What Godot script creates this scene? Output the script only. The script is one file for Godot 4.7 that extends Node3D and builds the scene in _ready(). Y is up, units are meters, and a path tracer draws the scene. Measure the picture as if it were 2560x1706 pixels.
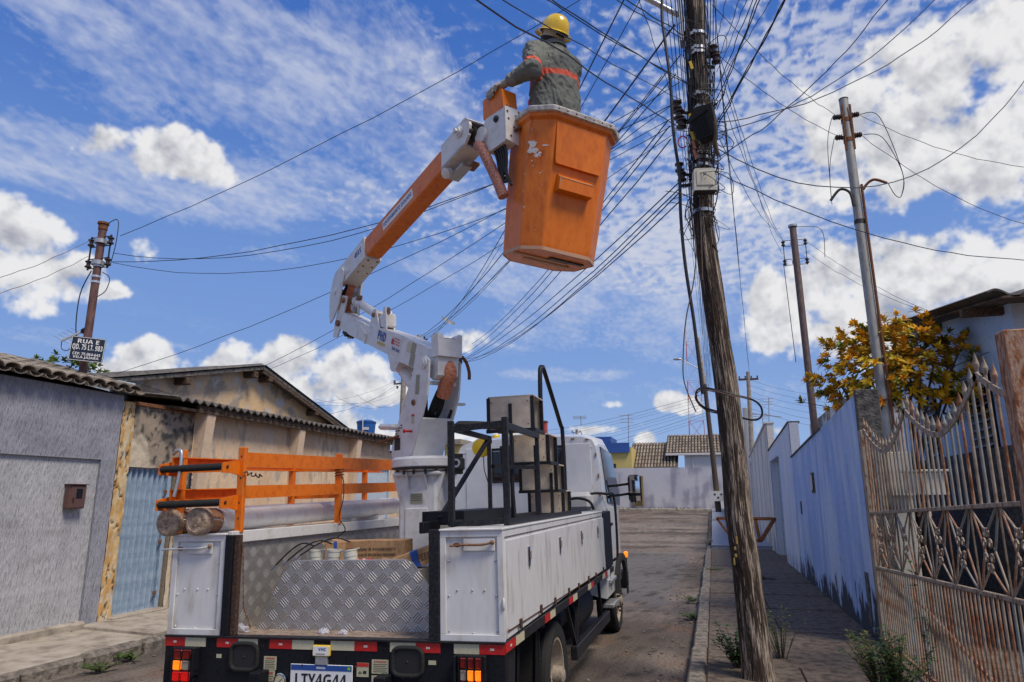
extends Node3D
# A bucket truck working at a crowded utility pole in a residential street. Metres, y up; the street runs along -z.

const FOCAL := 1728.0                      # focal length of the photograph in its own pixels
var eye := Vector3(0, 1.75, 0)
var cam_basis := Basis(Vector3.UP, deg_to_rad(15.9)) * Basis(Vector3.RIGHT, deg_to_rad(12.8))
var truck_basis := Basis(Vector3.UP, 0.01268) * Basis(Vector3.RIGHT, 0.00584) * Basis(Vector3.BACK, 0.02895)
var truck_xf := Transform3D(truck_basis, Vector3(-3.385, 0.907, -3.893))
var boom_xf := Transform3D(Basis(Vector3.UP, deg_to_rad(-38.0)), Vector3(1.17, 0, -1.44))   # in the truck's frame
var M := {}
var used_names := {}
var rng := RandomNumberGenerator.new()
var fbm := FastNoiseLite.new()

func _ready() -> void:
	rng.seed = 7
	fbm.seed = 3
	fbm.fractal_octaves = 5
	fbm.frequency = 1.0
	make_camera_and_light()
	make_materials()
	build_ground()
	build_left_side()
	build_right_side()
	build_far_end()
	build_truck()
	build_load()
	build_worker()
	build_poles()
	build_wires()
	build_plants()

# ---------------------------------------------------------------- pixels to points
func ray(x: float, y: float) -> Vector3:
	return cam_basis * Vector3((x - 1280.0) / FOCAL, -(y - 853.0) / FOCAL, -1.0)
func on_x(x: float, y: float, v: float) -> Vector3:
	var d := ray(x, y)
	return eye + d * ((v - eye.x) / d.x)
func on_y(x: float, y: float, v: float) -> Vector3:
	var d := ray(x, y)
	return eye + d * ((v - eye.y) / d.y)
func on_z(x: float, y: float, v: float) -> Vector3:
	var d := ray(x, y)
	return eye + d * ((v - eye.z) / d.z)
func at_depth(x: float, y: float, depth: float) -> Vector3:
	return eye + ray(x, y) * depth

# ---------------------------------------------------------------- meshes
class MB:
	var v := PackedVector3Array()
	var n := PackedVector3Array()
	var t := PackedVector2Array()
	var k := PackedColorArray()
	var xf := Transform3D()
	var col := Color.WHITE
	var colored := false
	func _init(at := Transform3D()):
		xf = at
	func vert(p: Vector3, nn: Vector3, uv := Vector2.ZERO) -> void:
		v.append(xf * p)
		n.append((xf.basis * nn).normalized())
		t.append(uv)
		k.append(col)
	func tri(a: Vector3, b: Vector3, c: Vector3) -> void:      # counter-clockwise from outside
		var nn := (b - a).cross(c - a).normalized()
		vert(a, nn); vert(c, nn); vert(b, nn)
	func quad(a: Vector3, b: Vector3, c: Vector3, d: Vector3) -> void:
		var nn := (b - a).cross(c - a)
		if nn.length_squared() < 1e-14:
			nn = (c - a).cross(d - a)
		nn = nn.normalized()
		vert(a, nn, Vector2(0, 1)); vert(c, nn, Vector2(1, 0)); vert(b, nn, Vector2(1, 1))
		vert(a, nn, Vector2(0, 1)); vert(d, nn, Vector2(0, 0)); vert(c, nn, Vector2(1, 0))
	func smooth_quad(p: Array, q: Array) -> void:              # four points and four normals
		for i in [0, 2, 1, 0, 3, 2]:
			vert(p[i], q[i])
	func box(c: Vector3, s: Vector3, bevel := 0.0, b := Basis()) -> MB:
		var h := s * 0.5
		var e := minf(bevel, minf(h.x, minf(h.y, h.z)) * 0.8)
		var ax := [b.x, b.y, b.z]
		var hh := [h.x, h.y, h.z]
		for i in 3:
			for sg in [-1.0, 1.0]:
				var j: int = (i + 1) % 3
				var l: int = (i + 2) % 3
				var o: Vector3 = c + ax[i] * hh[i] * sg
				var ju: Vector3 = ax[j] * (hh[j] - e) * sg
				var lu: Vector3 = ax[l] * (hh[l] - e)
				quad(o - ju - lu, o + ju - lu, o + ju + lu, o - ju + lu)
		if e > 0.0:
			for i in 3:
				var j: int = (i + 1) % 3
				var l: int = (i + 2) % 3
				for sj in [-1.0, 1.0]:
					for sl in [-1.0, 1.0]:
						var along: Vector3 = ax[i] * (hh[i] - e)
						var pj: Vector3 = c + ax[j] * hh[j] * sj + ax[l] * (hh[l] - e) * sl
						var pl: Vector3 = c + ax[j] * (hh[j] - e) * sj + ax[l] * hh[l] * sl
						_edge(pj, pl, along, ax[j] * sj + ax[l] * sl)
			for sx in [-1.0, 1.0]:
				for sy in [-1.0, 1.0]:
					for sz in [-1.0, 1.0]:
						var px: Vector3 = c + ax[0] * hh[0] * sx + ax[1] * (hh[1] - e) * sy + ax[2] * (hh[2] - e) * sz
						var py: Vector3 = c + ax[0] * (hh[0] - e) * sx + ax[1] * hh[1] * sy + ax[2] * (hh[2] - e) * sz
						var pz: Vector3 = c + ax[0] * (hh[0] - e) * sx + ax[1] * (hh[1] - e) * sy + ax[2] * hh[2] * sz
						if sx * sy * sz > 0:
							tri(px, py, pz)
						else:
							tri(px, pz, py)
		return self
	func _edge(a: Vector3, b: Vector3, along: Vector3, out: Vector3) -> void:
		if (b - a).cross(along).dot(out) > 0:
			quad(a - along, b - along, b + along, a + along)
		else:
			quad(a + along, b + along, b - along, a - along)
	func beam(a: Vector3, b: Vector3, w: float, h: float, up := Vector3.UP, bevel := 0.0) -> MB:   # w across, h along up
		var z := (b - a).normalized()
		var x := up.cross(z)
		if x.length() < 0.001:
			x = Vector3.RIGHT.cross(z)
		x = x.normalized()
		return box((a + b) * 0.5, Vector3(w, h, (b - a).length()), bevel, Basis(x, z.cross(x), z))
	func tube(pts: Array, r: float, sides := 6, r_end := -1.0, caps := true) -> MB:
		var rr := []
		for i in pts.size():
			rr.append(r if r_end < 0.0 else lerpf(r, r_end, float(i) / maxf(1.0, pts.size() - 1.0)))
		return tube_r(pts, rr, sides, caps)
	func tube_r(pts: Array, rr: Array, sides := 6, caps := true) -> MB:
		var side := Vector3.ZERO
		var rings := []
		var dirs := []
		var far := 0.0
		var fars := []
		for i in pts.size():
			var a: Vector3 = pts[maxi(i - 1, 0)]
			var b: Vector3 = pts[mini(i + 1, pts.size() - 1)]
			var d := (b - a).normalized()
			if i > 0:
				far += (pts[i] as Vector3).distance_to(pts[i - 1])
			fars.append(far)
			if side == Vector3.ZERO:
				side = d.cross(Vector3.UP if absf(d.y) < 0.9 else Vector3.RIGHT).normalized()
			side = (side - d * side.dot(d)).normalized()
			var other := d.cross(side)
			var ring := []
			var dir := []
			for j in sides + 1:
				var an := TAU * j / sides
				var o := side * cos(an) + other * sin(an)
				dir.append(o)
				ring.append((pts[i] as Vector3) + o * rr[i])
			rings.append(ring)
			dirs.append(dir)
		for i in pts.size() - 1:
			for j in sides:
				var u0 := float(j) / sides
				var u1 := float(j + 1) / sides
				var q := [rings[i][j], rings[i][j + 1], rings[i + 1][j + 1], rings[i + 1][j]]
				var m := [dirs[i][j], dirs[i][j + 1], dirs[i + 1][j + 1], dirs[i + 1][j]]
				var w := [Vector2(u0, fars[i]), Vector2(u1, fars[i]), Vector2(u1, fars[i + 1]), Vector2(u0, fars[i + 1])]
				for e in [0, 2, 1, 0, 3, 2]:
					vert(q[e], m[e], w[e])
		if caps:
			for j in sides:
				tri(pts[0], rings[0][j + 1], rings[0][j])
				tri(pts[-1], rings[-1][j], rings[-1][j + 1])
		return self
	func cyl(a: Vector3, b: Vector3, r: float, sides := 16, r2 := -1.0) -> MB:
		return tube([a, b], r, sides, r2)
	func lathe(profile: Array, at: Vector3, axis: Vector3, sides := 24, from := 0.0, to := TAU) -> MB:   # profile of (radius, along)
		var y := axis.normalized()
		var x := y.cross(Vector3.UP if absf(y.y) < 0.9 else Vector3.RIGHT).normalized()
		var z := x.cross(y)
		for i in profile.size() - 1:
			var p: Vector2 = profile[i]
			var q: Vector2 = profile[i + 1]
			var sl := Vector2(q.y - p.y, p.x - q.x).normalized()
			for j in sides:
				var a0 := lerpf(from, to, float(j) / sides)
				var a1 := lerpf(from, to, float(j + 1) / sides)
				var d0 := x * cos(a0) + z * sin(a0)
				var d1 := x * cos(a1) + z * sin(a1)
				var pts := [at + d0 * p.x + y * p.y, at + d0 * q.x + y * q.y, at + d1 * q.x + y * q.y, at + d1 * p.x + y * p.y]
				var nn := [d0 * sl.x + y * sl.y, d0 * sl.x + y * sl.y, d1 * sl.x + y * sl.y, d1 * sl.x + y * sl.y]
				smooth_quad(pts, nn)
		return self
	func prism(poly: PackedVector2Array, o: Vector3, ux: Vector3, uy: Vector3, depth: Vector3) -> MB:   # an outline in (ux, uy) pushed along depth
		var idx := Geometry2D.triangulate_polygon(poly)
		var cw := Geometry2D.is_polygon_clockwise(poly)
		var flip := (ux.cross(uy).dot(depth) > 0) == cw
		var w := []
		for p in poly:
			w.append(o + ux * p.x + uy * p.y)
		var out := ux.cross(uy).normalized()
		if out.dot(depth) < 0:
			out = -out
		for i in range(0, idx.size(), 3):
			var a: Vector3 = w[idx[i]]
			var b: Vector3 = w[idx[i + 1]]
			var c: Vector3 = w[idx[i + 2]]
			if (b - a).cross(c - a).dot(out) < 0:
				var s := b
				b = c
				c = s
			tri(a + depth, b + depth, c + depth)
			tri(a, c, b)
		for i in w.size():
			var a: Vector3 = w[i]
			var b: Vector3 = w[(i + 1) % w.size()]
			if flip:
				quad(b, a, a + depth, b + depth)
			else:
				quad(a, b, b + depth, a + depth)
		return self
	func ball(c: Vector3, r: Vector3, sides := 12, rows := 8) -> MB:
		for i in rows:
			for j in sides:
				var p := []
				var q := []
				for e in [[0, 0], [0, 1], [1, 1], [1, 0]]:
					var la: float = PI * (float(i + e[0]) / rows - 0.5)
					var lo: float = TAU * (j + e[1]) / sides
					var d := Vector3(cos(la) * cos(lo), sin(la), -cos(la) * sin(lo))
					p.append(c + d * r)
					q.append((d / r).normalized())
				smooth_quad(p, q)
		return self
	func grid(nu: int, nv: int, point: Callable, color: Callable) -> MB:   # point(u, v) and color(u, v) over 0..1; smooth normals from the surface
		colored = true
		var ps := []
		var cs := []
		for i in nu + 1:
			var row := []
			var crow := []
			for j in nv + 1:
				row.append(point.call(float(i) / nu, float(j) / nv))
				crow.append(color.call(float(i) / nu, float(j) / nv))
			ps.append(row)
			cs.append(crow)
		var ns := []
		for i in nu + 1:
			var row := []
			for j in nv + 1:
				var du: Vector3 = ps[mini(i + 1, nu)][j] - ps[maxi(i - 1, 0)][j]
				var dv: Vector3 = ps[i][mini(j + 1, nv)] - ps[i][maxi(j - 1, 0)]
				row.append(du.cross(dv).normalized())
			ns.append(row)
		for i in nu:
			for j in nv:
				for e in [[0, 0], [1, 1], [1, 0], [0, 0], [0, 1], [1, 1]]:
					var a: int = i + e[0]
					var b: int = j + e[1]
					col = cs[a][b]
					vert(ps[a][b], ns[a][b], Vector2(float(a) / nu, 1.0 - float(b) / nv))
		return self
	func mesh() -> ArrayMesh:
		var arr := []
		arr.resize(Mesh.ARRAY_MAX)
		arr[Mesh.ARRAY_VERTEX] = v
		arr[Mesh.ARRAY_NORMAL] = n
		arr[Mesh.ARRAY_TEX_UV] = t
		if colored:
			arr[Mesh.ARRAY_COLOR] = k
		var m := ArrayMesh.new()
		m.add_surface_from_arrays(Mesh.PRIMITIVE_TRIANGLES, arr)
		return m

# ---------------------------------------------------------------- things and parts
func numbered(called: String) -> String:
	used_names[called] = used_names.get(called, -1) + 1
	return called if used_names[called] == 0 else "%s_%03d" % [called, used_names[called]]
func tag(o: Node, label: String, category: String, group := "") -> Node:
	o.set_meta("label", label)
	o.set_meta("category", category)
	if group:
		o.set_meta("group", group)
	return o
func thing(called: String, label: String, category: String, at := Vector3.ZERO, group := "", turn := 0.0) -> Node3D:
	var o := Node3D.new()
	o.name = numbered(called)
	add_child(o)
	o.position = at
	o.rotation.y = turn
	tag(o, label, category, group)
	return o
func put(called: String, shape, m: Material, parent: Node = null) -> MeshInstance3D:
	var o := MeshInstance3D.new()
	o.name = numbered(called) if parent == null else called
	o.mesh = shape.mesh() if shape is MB else shape
	o.material_override = m
	if parent == null:
		add_child(o)
	else:
		parent.add_child(o, true)
	return o
func setting(called: String, shape, m: Material) -> MeshInstance3D:
	var o := put(called, shape, m)
	o.set_meta("kind", "structure")
	return o
func letters(parent: Node, words: String, at: Vector3, right: Vector3, up: Vector3, width: float, height: float, m: Material, bold := true, mono := false) -> MeshInstance3D:
	var font := SystemFont.new()
	font.font_names = PackedStringArray(["Droid Sans Mono" if mono else "Droid Sans"])
	font.font_weight = 700 if bold else 400
	var tm := TextMesh.new()
	tm.text = words
	tm.font = font
	tm.font_size = 32
	tm.pixel_size = 0.01
	tm.depth = 0.02
	tm.curve_step = 4.0
	var box := tm.get_aabb()
	var o := MeshInstance3D.new()
	o.name = "lettering"
	o.mesh = tm
	o.material_override = m
	var r := right.normalized()
	var u := up.normalized()
	var sx := width / maxf(box.size.x, 0.001)
	var sy := height / maxf(box.size.y, 0.001)
	var b := Basis(r * sx, u * sy, r.cross(u).normalized() * 0.05)
	o.transform = Transform3D(b, at - b * (box.position + box.size * 0.5))
	parent.add_child(o, true)
	return o
func catenary(a: Vector3, b: Vector3, sag: float, n := 16) -> Array:
	var pts := []
	for i in n + 1:
		var f := float(i) / n
		pts.append(a.lerp(b, f) - Vector3(0, sag * 4.0 * f * (1.0 - f), 0))
	return pts
func spline(ctrl: Array, per := 6) -> Array:
	var pts := []
	for i in ctrl.size() - 1:
		var p0: Vector3 = ctrl[maxi(i - 1, 0)]
		var p1: Vector3 = ctrl[i]
		var p2: Vector3 = ctrl[i + 1]
		var p3: Vector3 = ctrl[mini(i + 2, ctrl.size() - 1)]
		for j in per:
			pts.append(p1.cubic_interpolate(p2, p0, p3, float(j) / per))
	pts.append(ctrl[-1])
	return pts
func noise3(p: Vector3) -> float:
	return fbm.get_noise_3dv(p)
func blend(a: Color, b: Color, f: float) -> Color:
	return a.lerp(b, clampf(f, 0.0, 1.0))
func ss(a: float, b: float, x: float) -> float:
	return smoothstep(a, b, x)

# ---------------------------------------------------------------- materials
func lin(r: float, g: float, b: float) -> Color:
	return Color(r, g, b).linear_to_srgb()
func ramp_texture(cols: Array, freq: float, sd: int, oct := 5, size := 384) -> NoiseTexture2D:
	var g := Gradient.new()
	var offs := PackedFloat32Array()
	var cc := PackedColorArray()
	for i in cols.size():
		offs.append(0.12 + 0.76 * i / maxf(1.0, cols.size() - 1.0))
		cc.append((cols[i] as Color).linear_to_srgb())
	g.offsets = offs
	g.colors = cc
	var no := FastNoiseLite.new()
	no.seed = sd
	no.frequency = freq
	no.fractal_octaves = oct
	no.fractal_gain = 0.6
	var tx := NoiseTexture2D.new()
	tx.width = size
	tx.height = size
	tx.seamless = true
	tx.noise = no
	tx.color_ramp = g
	return tx
# a procedural surface: noise between base colours (linear values), laid on in three planes; tile is how many metres one repeat covers
func surf(called: String, cols: Array, rough := 0.7, metal := 0.0, tile := 1.0, freq := 0.012, bump := 0.0, opts := {}) -> StandardMaterial3D:
	var m := StandardMaterial3D.new()
	m.resource_name = called
	if cols.size() > 1:
		m.albedo_texture = ramp_texture(cols, freq, hash(called) % 1000, opts.get("oct", 6))
	else:
		m.albedo_color = (cols[0] as Color).linear_to_srgb()
	m.roughness = rough
	m.metallic = metal
	m.uv1_triplanar = true
	var st: Vector3 = opts.get("stretch", Vector3.ONE)
	m.uv1_scale = st / tile
	m.uv1_offset = Vector3(0.37, 0.21, 0.63)
	if opts.get("world", false):
		m.uv1_world_triplanar = true
	if bump > 0.0:
		if not M.has("grain"):
			var no := FastNoiseLite.new()
			no.seed = 11
			no.frequency = 0.03
			no.fractal_octaves = 5
			no.fractal_gain = 0.65
			var tx := NoiseTexture2D.new()
			tx.width = 512
			tx.height = 512
			tx.seamless = true
			tx.noise = no
			M["grain"] = tx
		m.heightmap_enabled = true
		m.heightmap_texture = M["grain"]
		m.heightmap_scale = bump
	if opts.get("vc", false):
		m.vertex_color_use_as_albedo = true
	if opts.has("coat"):
		m.clearcoat_enabled = true
		m.clearcoat = opts.coat
		m.clearcoat_roughness = 0.15
	if opts.has("spec"):
		m.metallic_specular = opts.spec
	return m
func c3(r: float, g: float, b: float) -> Color:
	return Color(r, g, b)
# ---------------------------------------------------------------- camera, sky, sun
func make_camera_and_light() -> void:
	var cam := Camera3D.new()
	cam.name = "camera"
	add_child(cam)
	cam.transform = Transform3D(cam_basis, eye)
	cam.fov = 2.0 * rad_to_deg(atan(853.0 / FOCAL))
	cam.near = 0.05
	cam.far = 2000.0
	cam.current = true
	var sun := DirectionalLight3D.new()
	sun.name = "sun"
	add_child(sun)
	sun.light_color = Color(1.0, 0.95, 0.87)
	sun.light_energy = 1.15
	sun.light_angular_distance = 18.0
	sun.shadow_enabled = true
	sun.look_at_from_position(Vector3(0.58, 1.0, 0.30) * 40.0, Vector3.ZERO)
	var env := Environment.new()
	env.background_mode = Environment.BG_SKY
	var sky := Sky.new()
	var pano := PanoramaSkyMaterial.new()
	pano.panorama = ImageTexture.create_from_image(sky_image())
	sky.sky_material = pano
	env.sky = sky
	env.background_energy_multiplier = 1.0
	env.tonemap_mode = Environment.TONE_MAPPER_LINEAR
	env.tonemap_exposure = 0.92
	env.sdfgi_enabled = true
	env.ssao_enabled = true
	env.ssil_enabled = true
	var we := WorldEnvironment.new()
	we.name = "environment"
	we.environment = env
	add_child(we)

# clouds: soft patches named by where they stand in the sky (photograph pixel of the centre, half width, half height, strength)
const CUMULUS := [
	[455, 385, 95, 58, 1.0], [380, 395, 80, 42, 0.85], [300, 368, 110, 34, 0.7], [495, 425, 70, 40, 0.6],
	[10, 590, 120, 74, 1.0], [-60, 640, 150, 92, 1.0], [110, 668, 100, 56, 0.9], [90, 575, 75, 50, 0.9], [262, 725, 55, 22, 0.75], [175, 715, 90, 30, 0.7],
	[372, 635, 34, 36, 0.5], [400, 660, 28, 26, 0.42],
	[375, 898, 72, 44, 1.0], [310, 922, 80, 30, 0.85],
	[630, 925, 90, 58, 1.0], [740, 905, 110, 60, 1.0], [860, 925, 110, 78, 1.0], [800, 970, 190, 46, 1.0], [950, 985, 80, 30, 0.9], [690, 960, 120, 44, 0.9],
	[860, 1075, 80, 48, 0.9], [930, 1098, 60, 24, 0.8], [1045, 832, 34, 18, 0.6], [1120, 850, 110, 24, 0.5], [1220, 860, 60, 14, 0.4],
	[2310, 215, 220, 130, 0.82], [2460, 150, 190, 110, 0.85], [2220, 350, 190, 110, 0.78], [2440, 350, 200, 150, 0.85], [2090, 470, 220, 56, 0.85], [2330, 440, 200, 60, 0.85], [1990, 515, 110, 34, 0.8], [2060, 285, 120, 70, 0.6],
	[1990, 735, 120, 88, 1.0], [2110, 690, 110, 78, 1.0], [2290, 665, 130, 88, 1.0], [2400, 700, 150, 96, 1.0], [2560, 690, 160, 92, 1.0], [2180, 800, 260, 74, 1.0], [2420, 820, 280, 74, 1.0], [1930, 705, 60, 42, 0.85], [2000, 830, 120, 50, 0.8], [2650, 760, 180, 120, 1.0],
	[1680, 1005, 44, 24, 0.85], [1735, 1012, 52, 26, 0.85], [1612, 1096, 26, 20, 0.9], [1595, 1058, 34, 14, 0.5], [1290, 1075, 60, 18, 0.5], [1135, 1095, 50, 22, 0.6], [1900, 1072, 60, 20, 0.8], [1540, 1012, 26, 10, 0.4], [1480, 1075, 70, 10, 0.4],
]
const MACKEREL := [
	[1990, 130, 330, 240, 1.0], [1880, 420, 240, 260, 0.9], [1640, 560, 260, 150, 0.7], [2540, 580, 120, 60, 0.5], [1540, 180, 220, 200, 0.5], [1050, 520, 330, 110, 0.45], [2400, 60, 260, 110, 1.0], [1750, 640, 240, 100, 0.7], [1420, 400, 200, 200, 0.4], [1150, 240, 260, 180, 0.35],
]
const VEIL := [
	[430, 60, 330, 90, 0.9], [640, 170, 330, 120, 1.0], [860, 260, 330, 140, 1.0], [1020, 400, 300, 130, 0.7], [220, 400, 420, 70, 0.85], [480, 480, 330, 60, 0.8], [760, 480, 300, 60, 0.55], [160, 180, 260, 150, 0.30],
	[1000, 660, 330, 30, 0.7], [1280, 690, 280, 46, 0.7], [1640, 740, 330, 90, 0.9], [1480, 830, 260, 50, 0.6], [1800, 820, 240, 80, 0.7], [1400, 938, 150, 16, 0.9], [1800, 600, 200, 90, 0.7], [1520, 620, 240, 60, 0.6], [200, 850, 220, 20, 0.4], [1900, 980, 330, 40, 0.5], [980, 90, 420, 110, 0.35],
]
func spread(list: Array, extra: int, sd: int, big: float) -> Array:
	var out := []
	for b in list:
		var d := ray(b[0], b[1]).normalized()
		out.append([atan2(d.x, -d.z), asin(d.y), b[2] / FOCAL, b[3] / FOCAL, b[4]])
	var r := RandomNumberGenerator.new()          # the same kinds of cloud go on all round
	r.seed = sd
	for i in extra:
		var az := r.randf_range(0.62, TAU - 1.12)
		var el := r.randf_range(0.06, 1.2)
		var w := r.randf_range(0.5, 1.3) * big
		for q in 3:
			out.append([az + r.randf_range(-w, w), el + r.randf_range(-0.25, 0.25) * w, w * r.randf_range(0.5, 1.0), w * r.randf_range(0.25, 0.5), r.randf_range(0.6, 1.0)])
	return out
func patch_mask(lists: Array, az: float, el: float) -> Color:
	var got := [-1.0, 0.0, 0.0]
	var low := 0.0
	for c in 3:
		for b in lists[c]:
			var dx: float = wrapf(az - b[0], -PI, PI) * cos(el) / b[2]
			if absf(dx) > 1.6:
				continue
			var dy: float = (el - b[1]) / b[3]
			if absf(dy) > 1.6:
				continue
			var f: float = b[4] * (1.0 - (dx * dx + dy * dy) * 0.62)
			if c == 0:
				if f > got[0]:
					low = clampf(0.5 - dy * 0.55, 0.0, 1.0)
				got[0] = maxf(got[0], f)
			else:
				got[c] = got[c] + maxf(f, 0.0) * (1.0 - got[c])
	return Color(got[0], got[1], got[2], low)
func sky_image() -> Image:
	var lists := [spread(CUMULUS, 16, 5, 0.16), spread(MACKEREL, 12, 6, 0.34), spread(VEIL, 14, 8, 0.30)]
	var full := sky_patch(lists, 768, 384, 0, 0, 768, 192)
	var img := Image.create_empty(768, 384, false, Image.FORMAT_RGB8)
	img.fill(lin(0.20, 0.19, 0.18))
	img.blit_rect(full, Rect2i(0, 0, 768, 192), Vector2i.ZERO)
	img.resize(4096, 2048, Image.INTERPOLATE_CUBIC)
	var near := sky_patch(lists, 4096, 2048, -680, 480, 1020, 544)
	img.blit_rect(near, Rect2i(680, 0, 340, 544), Vector2i(0, 480))
	img.blit_rect(near, Rect2i(0, 0, 680, 544), Vector2i(4096 - 680, 480))
	return img
func sky_patch(lists: Array, w: int, h: int, x0: int, y0: int, nx: int, ny: int) -> Image:
	var mx := nx / 4
	var my := ny / 4
	var mask := Image.create_empty(mx, my, false, Image.FORMAT_RGBAF)
	for j in my:
		for i in mx:
			var az := (x0 + (i + 0.5) * 4.0) / w * TAU
			var el := PI * (0.5 - (y0 + (j + 0.5) * 4.0) / h)
			mask.set_pixel(i, j, patch_mask(lists, az, el))
	mask.resize(nx, ny, Image.INTERPOLATE_CUBIC)
	var puff := FastNoiseLite.new()
	puff.seed = 21; puff.frequency = 1.0; puff.fractal_octaves = 6; puff.fractal_gain = 0.62
	var cells := FastNoiseLite.new()
	cells.seed = 5; cells.frequency = 1.0; cells.fractal_octaves = 3; cells.fractal_gain = 0.5; cells.noise_type = FastNoiseLite.TYPE_SIMPLEX_SMOOTH
	var wisp := FastNoiseLite.new()
	wisp.seed = 9; wisp.frequency = 1.0; wisp.fractal_octaves = 5; wisp.fractal_gain = 0.6
	wisp.domain_warp_enabled = true; wisp.domain_warp_amplitude = 0.5; wisp.domain_warp_frequency = 1.2
	var out := Image.create_empty(nx, ny, false, Image.FORMAT_RGB8)
	for j in ny:
		var el := PI * (0.5 - (y0 + j + 0.5) / h)
		var e := maxf(el, 0.0)
		var base := Color(0.34, 0.50, 0.80).lerp(Color(0.205, 0.36, 0.74), ss(0.0, 0.26, e)).lerp(Color(0.064, 0.18, 0.57), ss(0.20, 0.66, e)).lerp(Color(0.035, 0.115, 0.41), ss(0.5, 1.2, e))
		var ce := cos(el)
		var se := sin(el)
		for i in nx:
			var az := (x0 + i + 0.5) / w * TAU
			var d := Vector3(sin(az) * ce, se, -cos(az) * ce)
			var m := mask.get_pixel(i, j)
			var c := base
			var flat := d / maxf(d.y + 0.16, 0.1)
			# thin veil, drawn out in streaks
			var st := wisp.get_noise_2d(flat.x * 1.9 + flat.z * 0.5, flat.z * 0.9 - flat.x * 0.6)
			var fine := cells.get_noise_2d(flat.x * 34.0, flat.z * 24.0)
			var veil := clampf(m.b * 1.0 + st * 1.05 - 0.26 + fine * 0.20, 0.0, 1.0) * ss(0.02, 0.25, m.b + 0.08)
			var fray := wisp.get_noise_2d(flat.x * 7.0 + flat.z * 3.0 + 40.0, flat.z * 3.6 - flat.x * 2.0)
			c = c.lerp(Color(0.62, 0.67, 0.82), clampf(1.0 - exp(-veil * 1.5), 0.0, 1.0) * clampf(0.66 + fray * 0.75 + fine * 0.22, 0.12, 0.95))
			# small fleecy cells
			if m.g > 0.03:
				var f := cells.get_noise_2d(flat.x * 25.0 + st * 2.0, flat.z * 24.0)
				var a := clampf(ss(-0.42, 0.58, f + (m.g - 0.70) * 0.9 + st * 0.5), 0.0, 1.0) * ss(0.0, 0.4, m.g)
				c = c.lerp(Color(0.68, 0.71, 0.81), a * 0.74)
			# heaped clouds
			if m.r > -0.45:
				var p := d * 11.0
				var n := puff.get_noise_3dv(p)
				var big := puff.get_noise_3dv(d * 4.0 + Vector3(7, 1, 3))
				var dens := m.r * 0.9 + n * 0.95 + big * 0.30 - 0.24
				if dens > 0.0:
					var n2 := puff.get_noise_3dv(p + Vector3(0.12, 0.26, -0.05))
					var lit := clampf(0.84 + (n - n2) * 1.3 - m.a * 0.46 * ss(0.1, 0.7, dens) + big * 0.3, 0.0, 1.0)
					var cc := Color(0.42, 0.435, 0.50).lerp(Color(0.92, 0.915, 0.92), lit)
					c = c.lerp(cc, ss(-0.02, 0.36, dens) * 0.97)
			out.set_pixel(i, j, c.linear_to_srgb())
	return out
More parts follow.
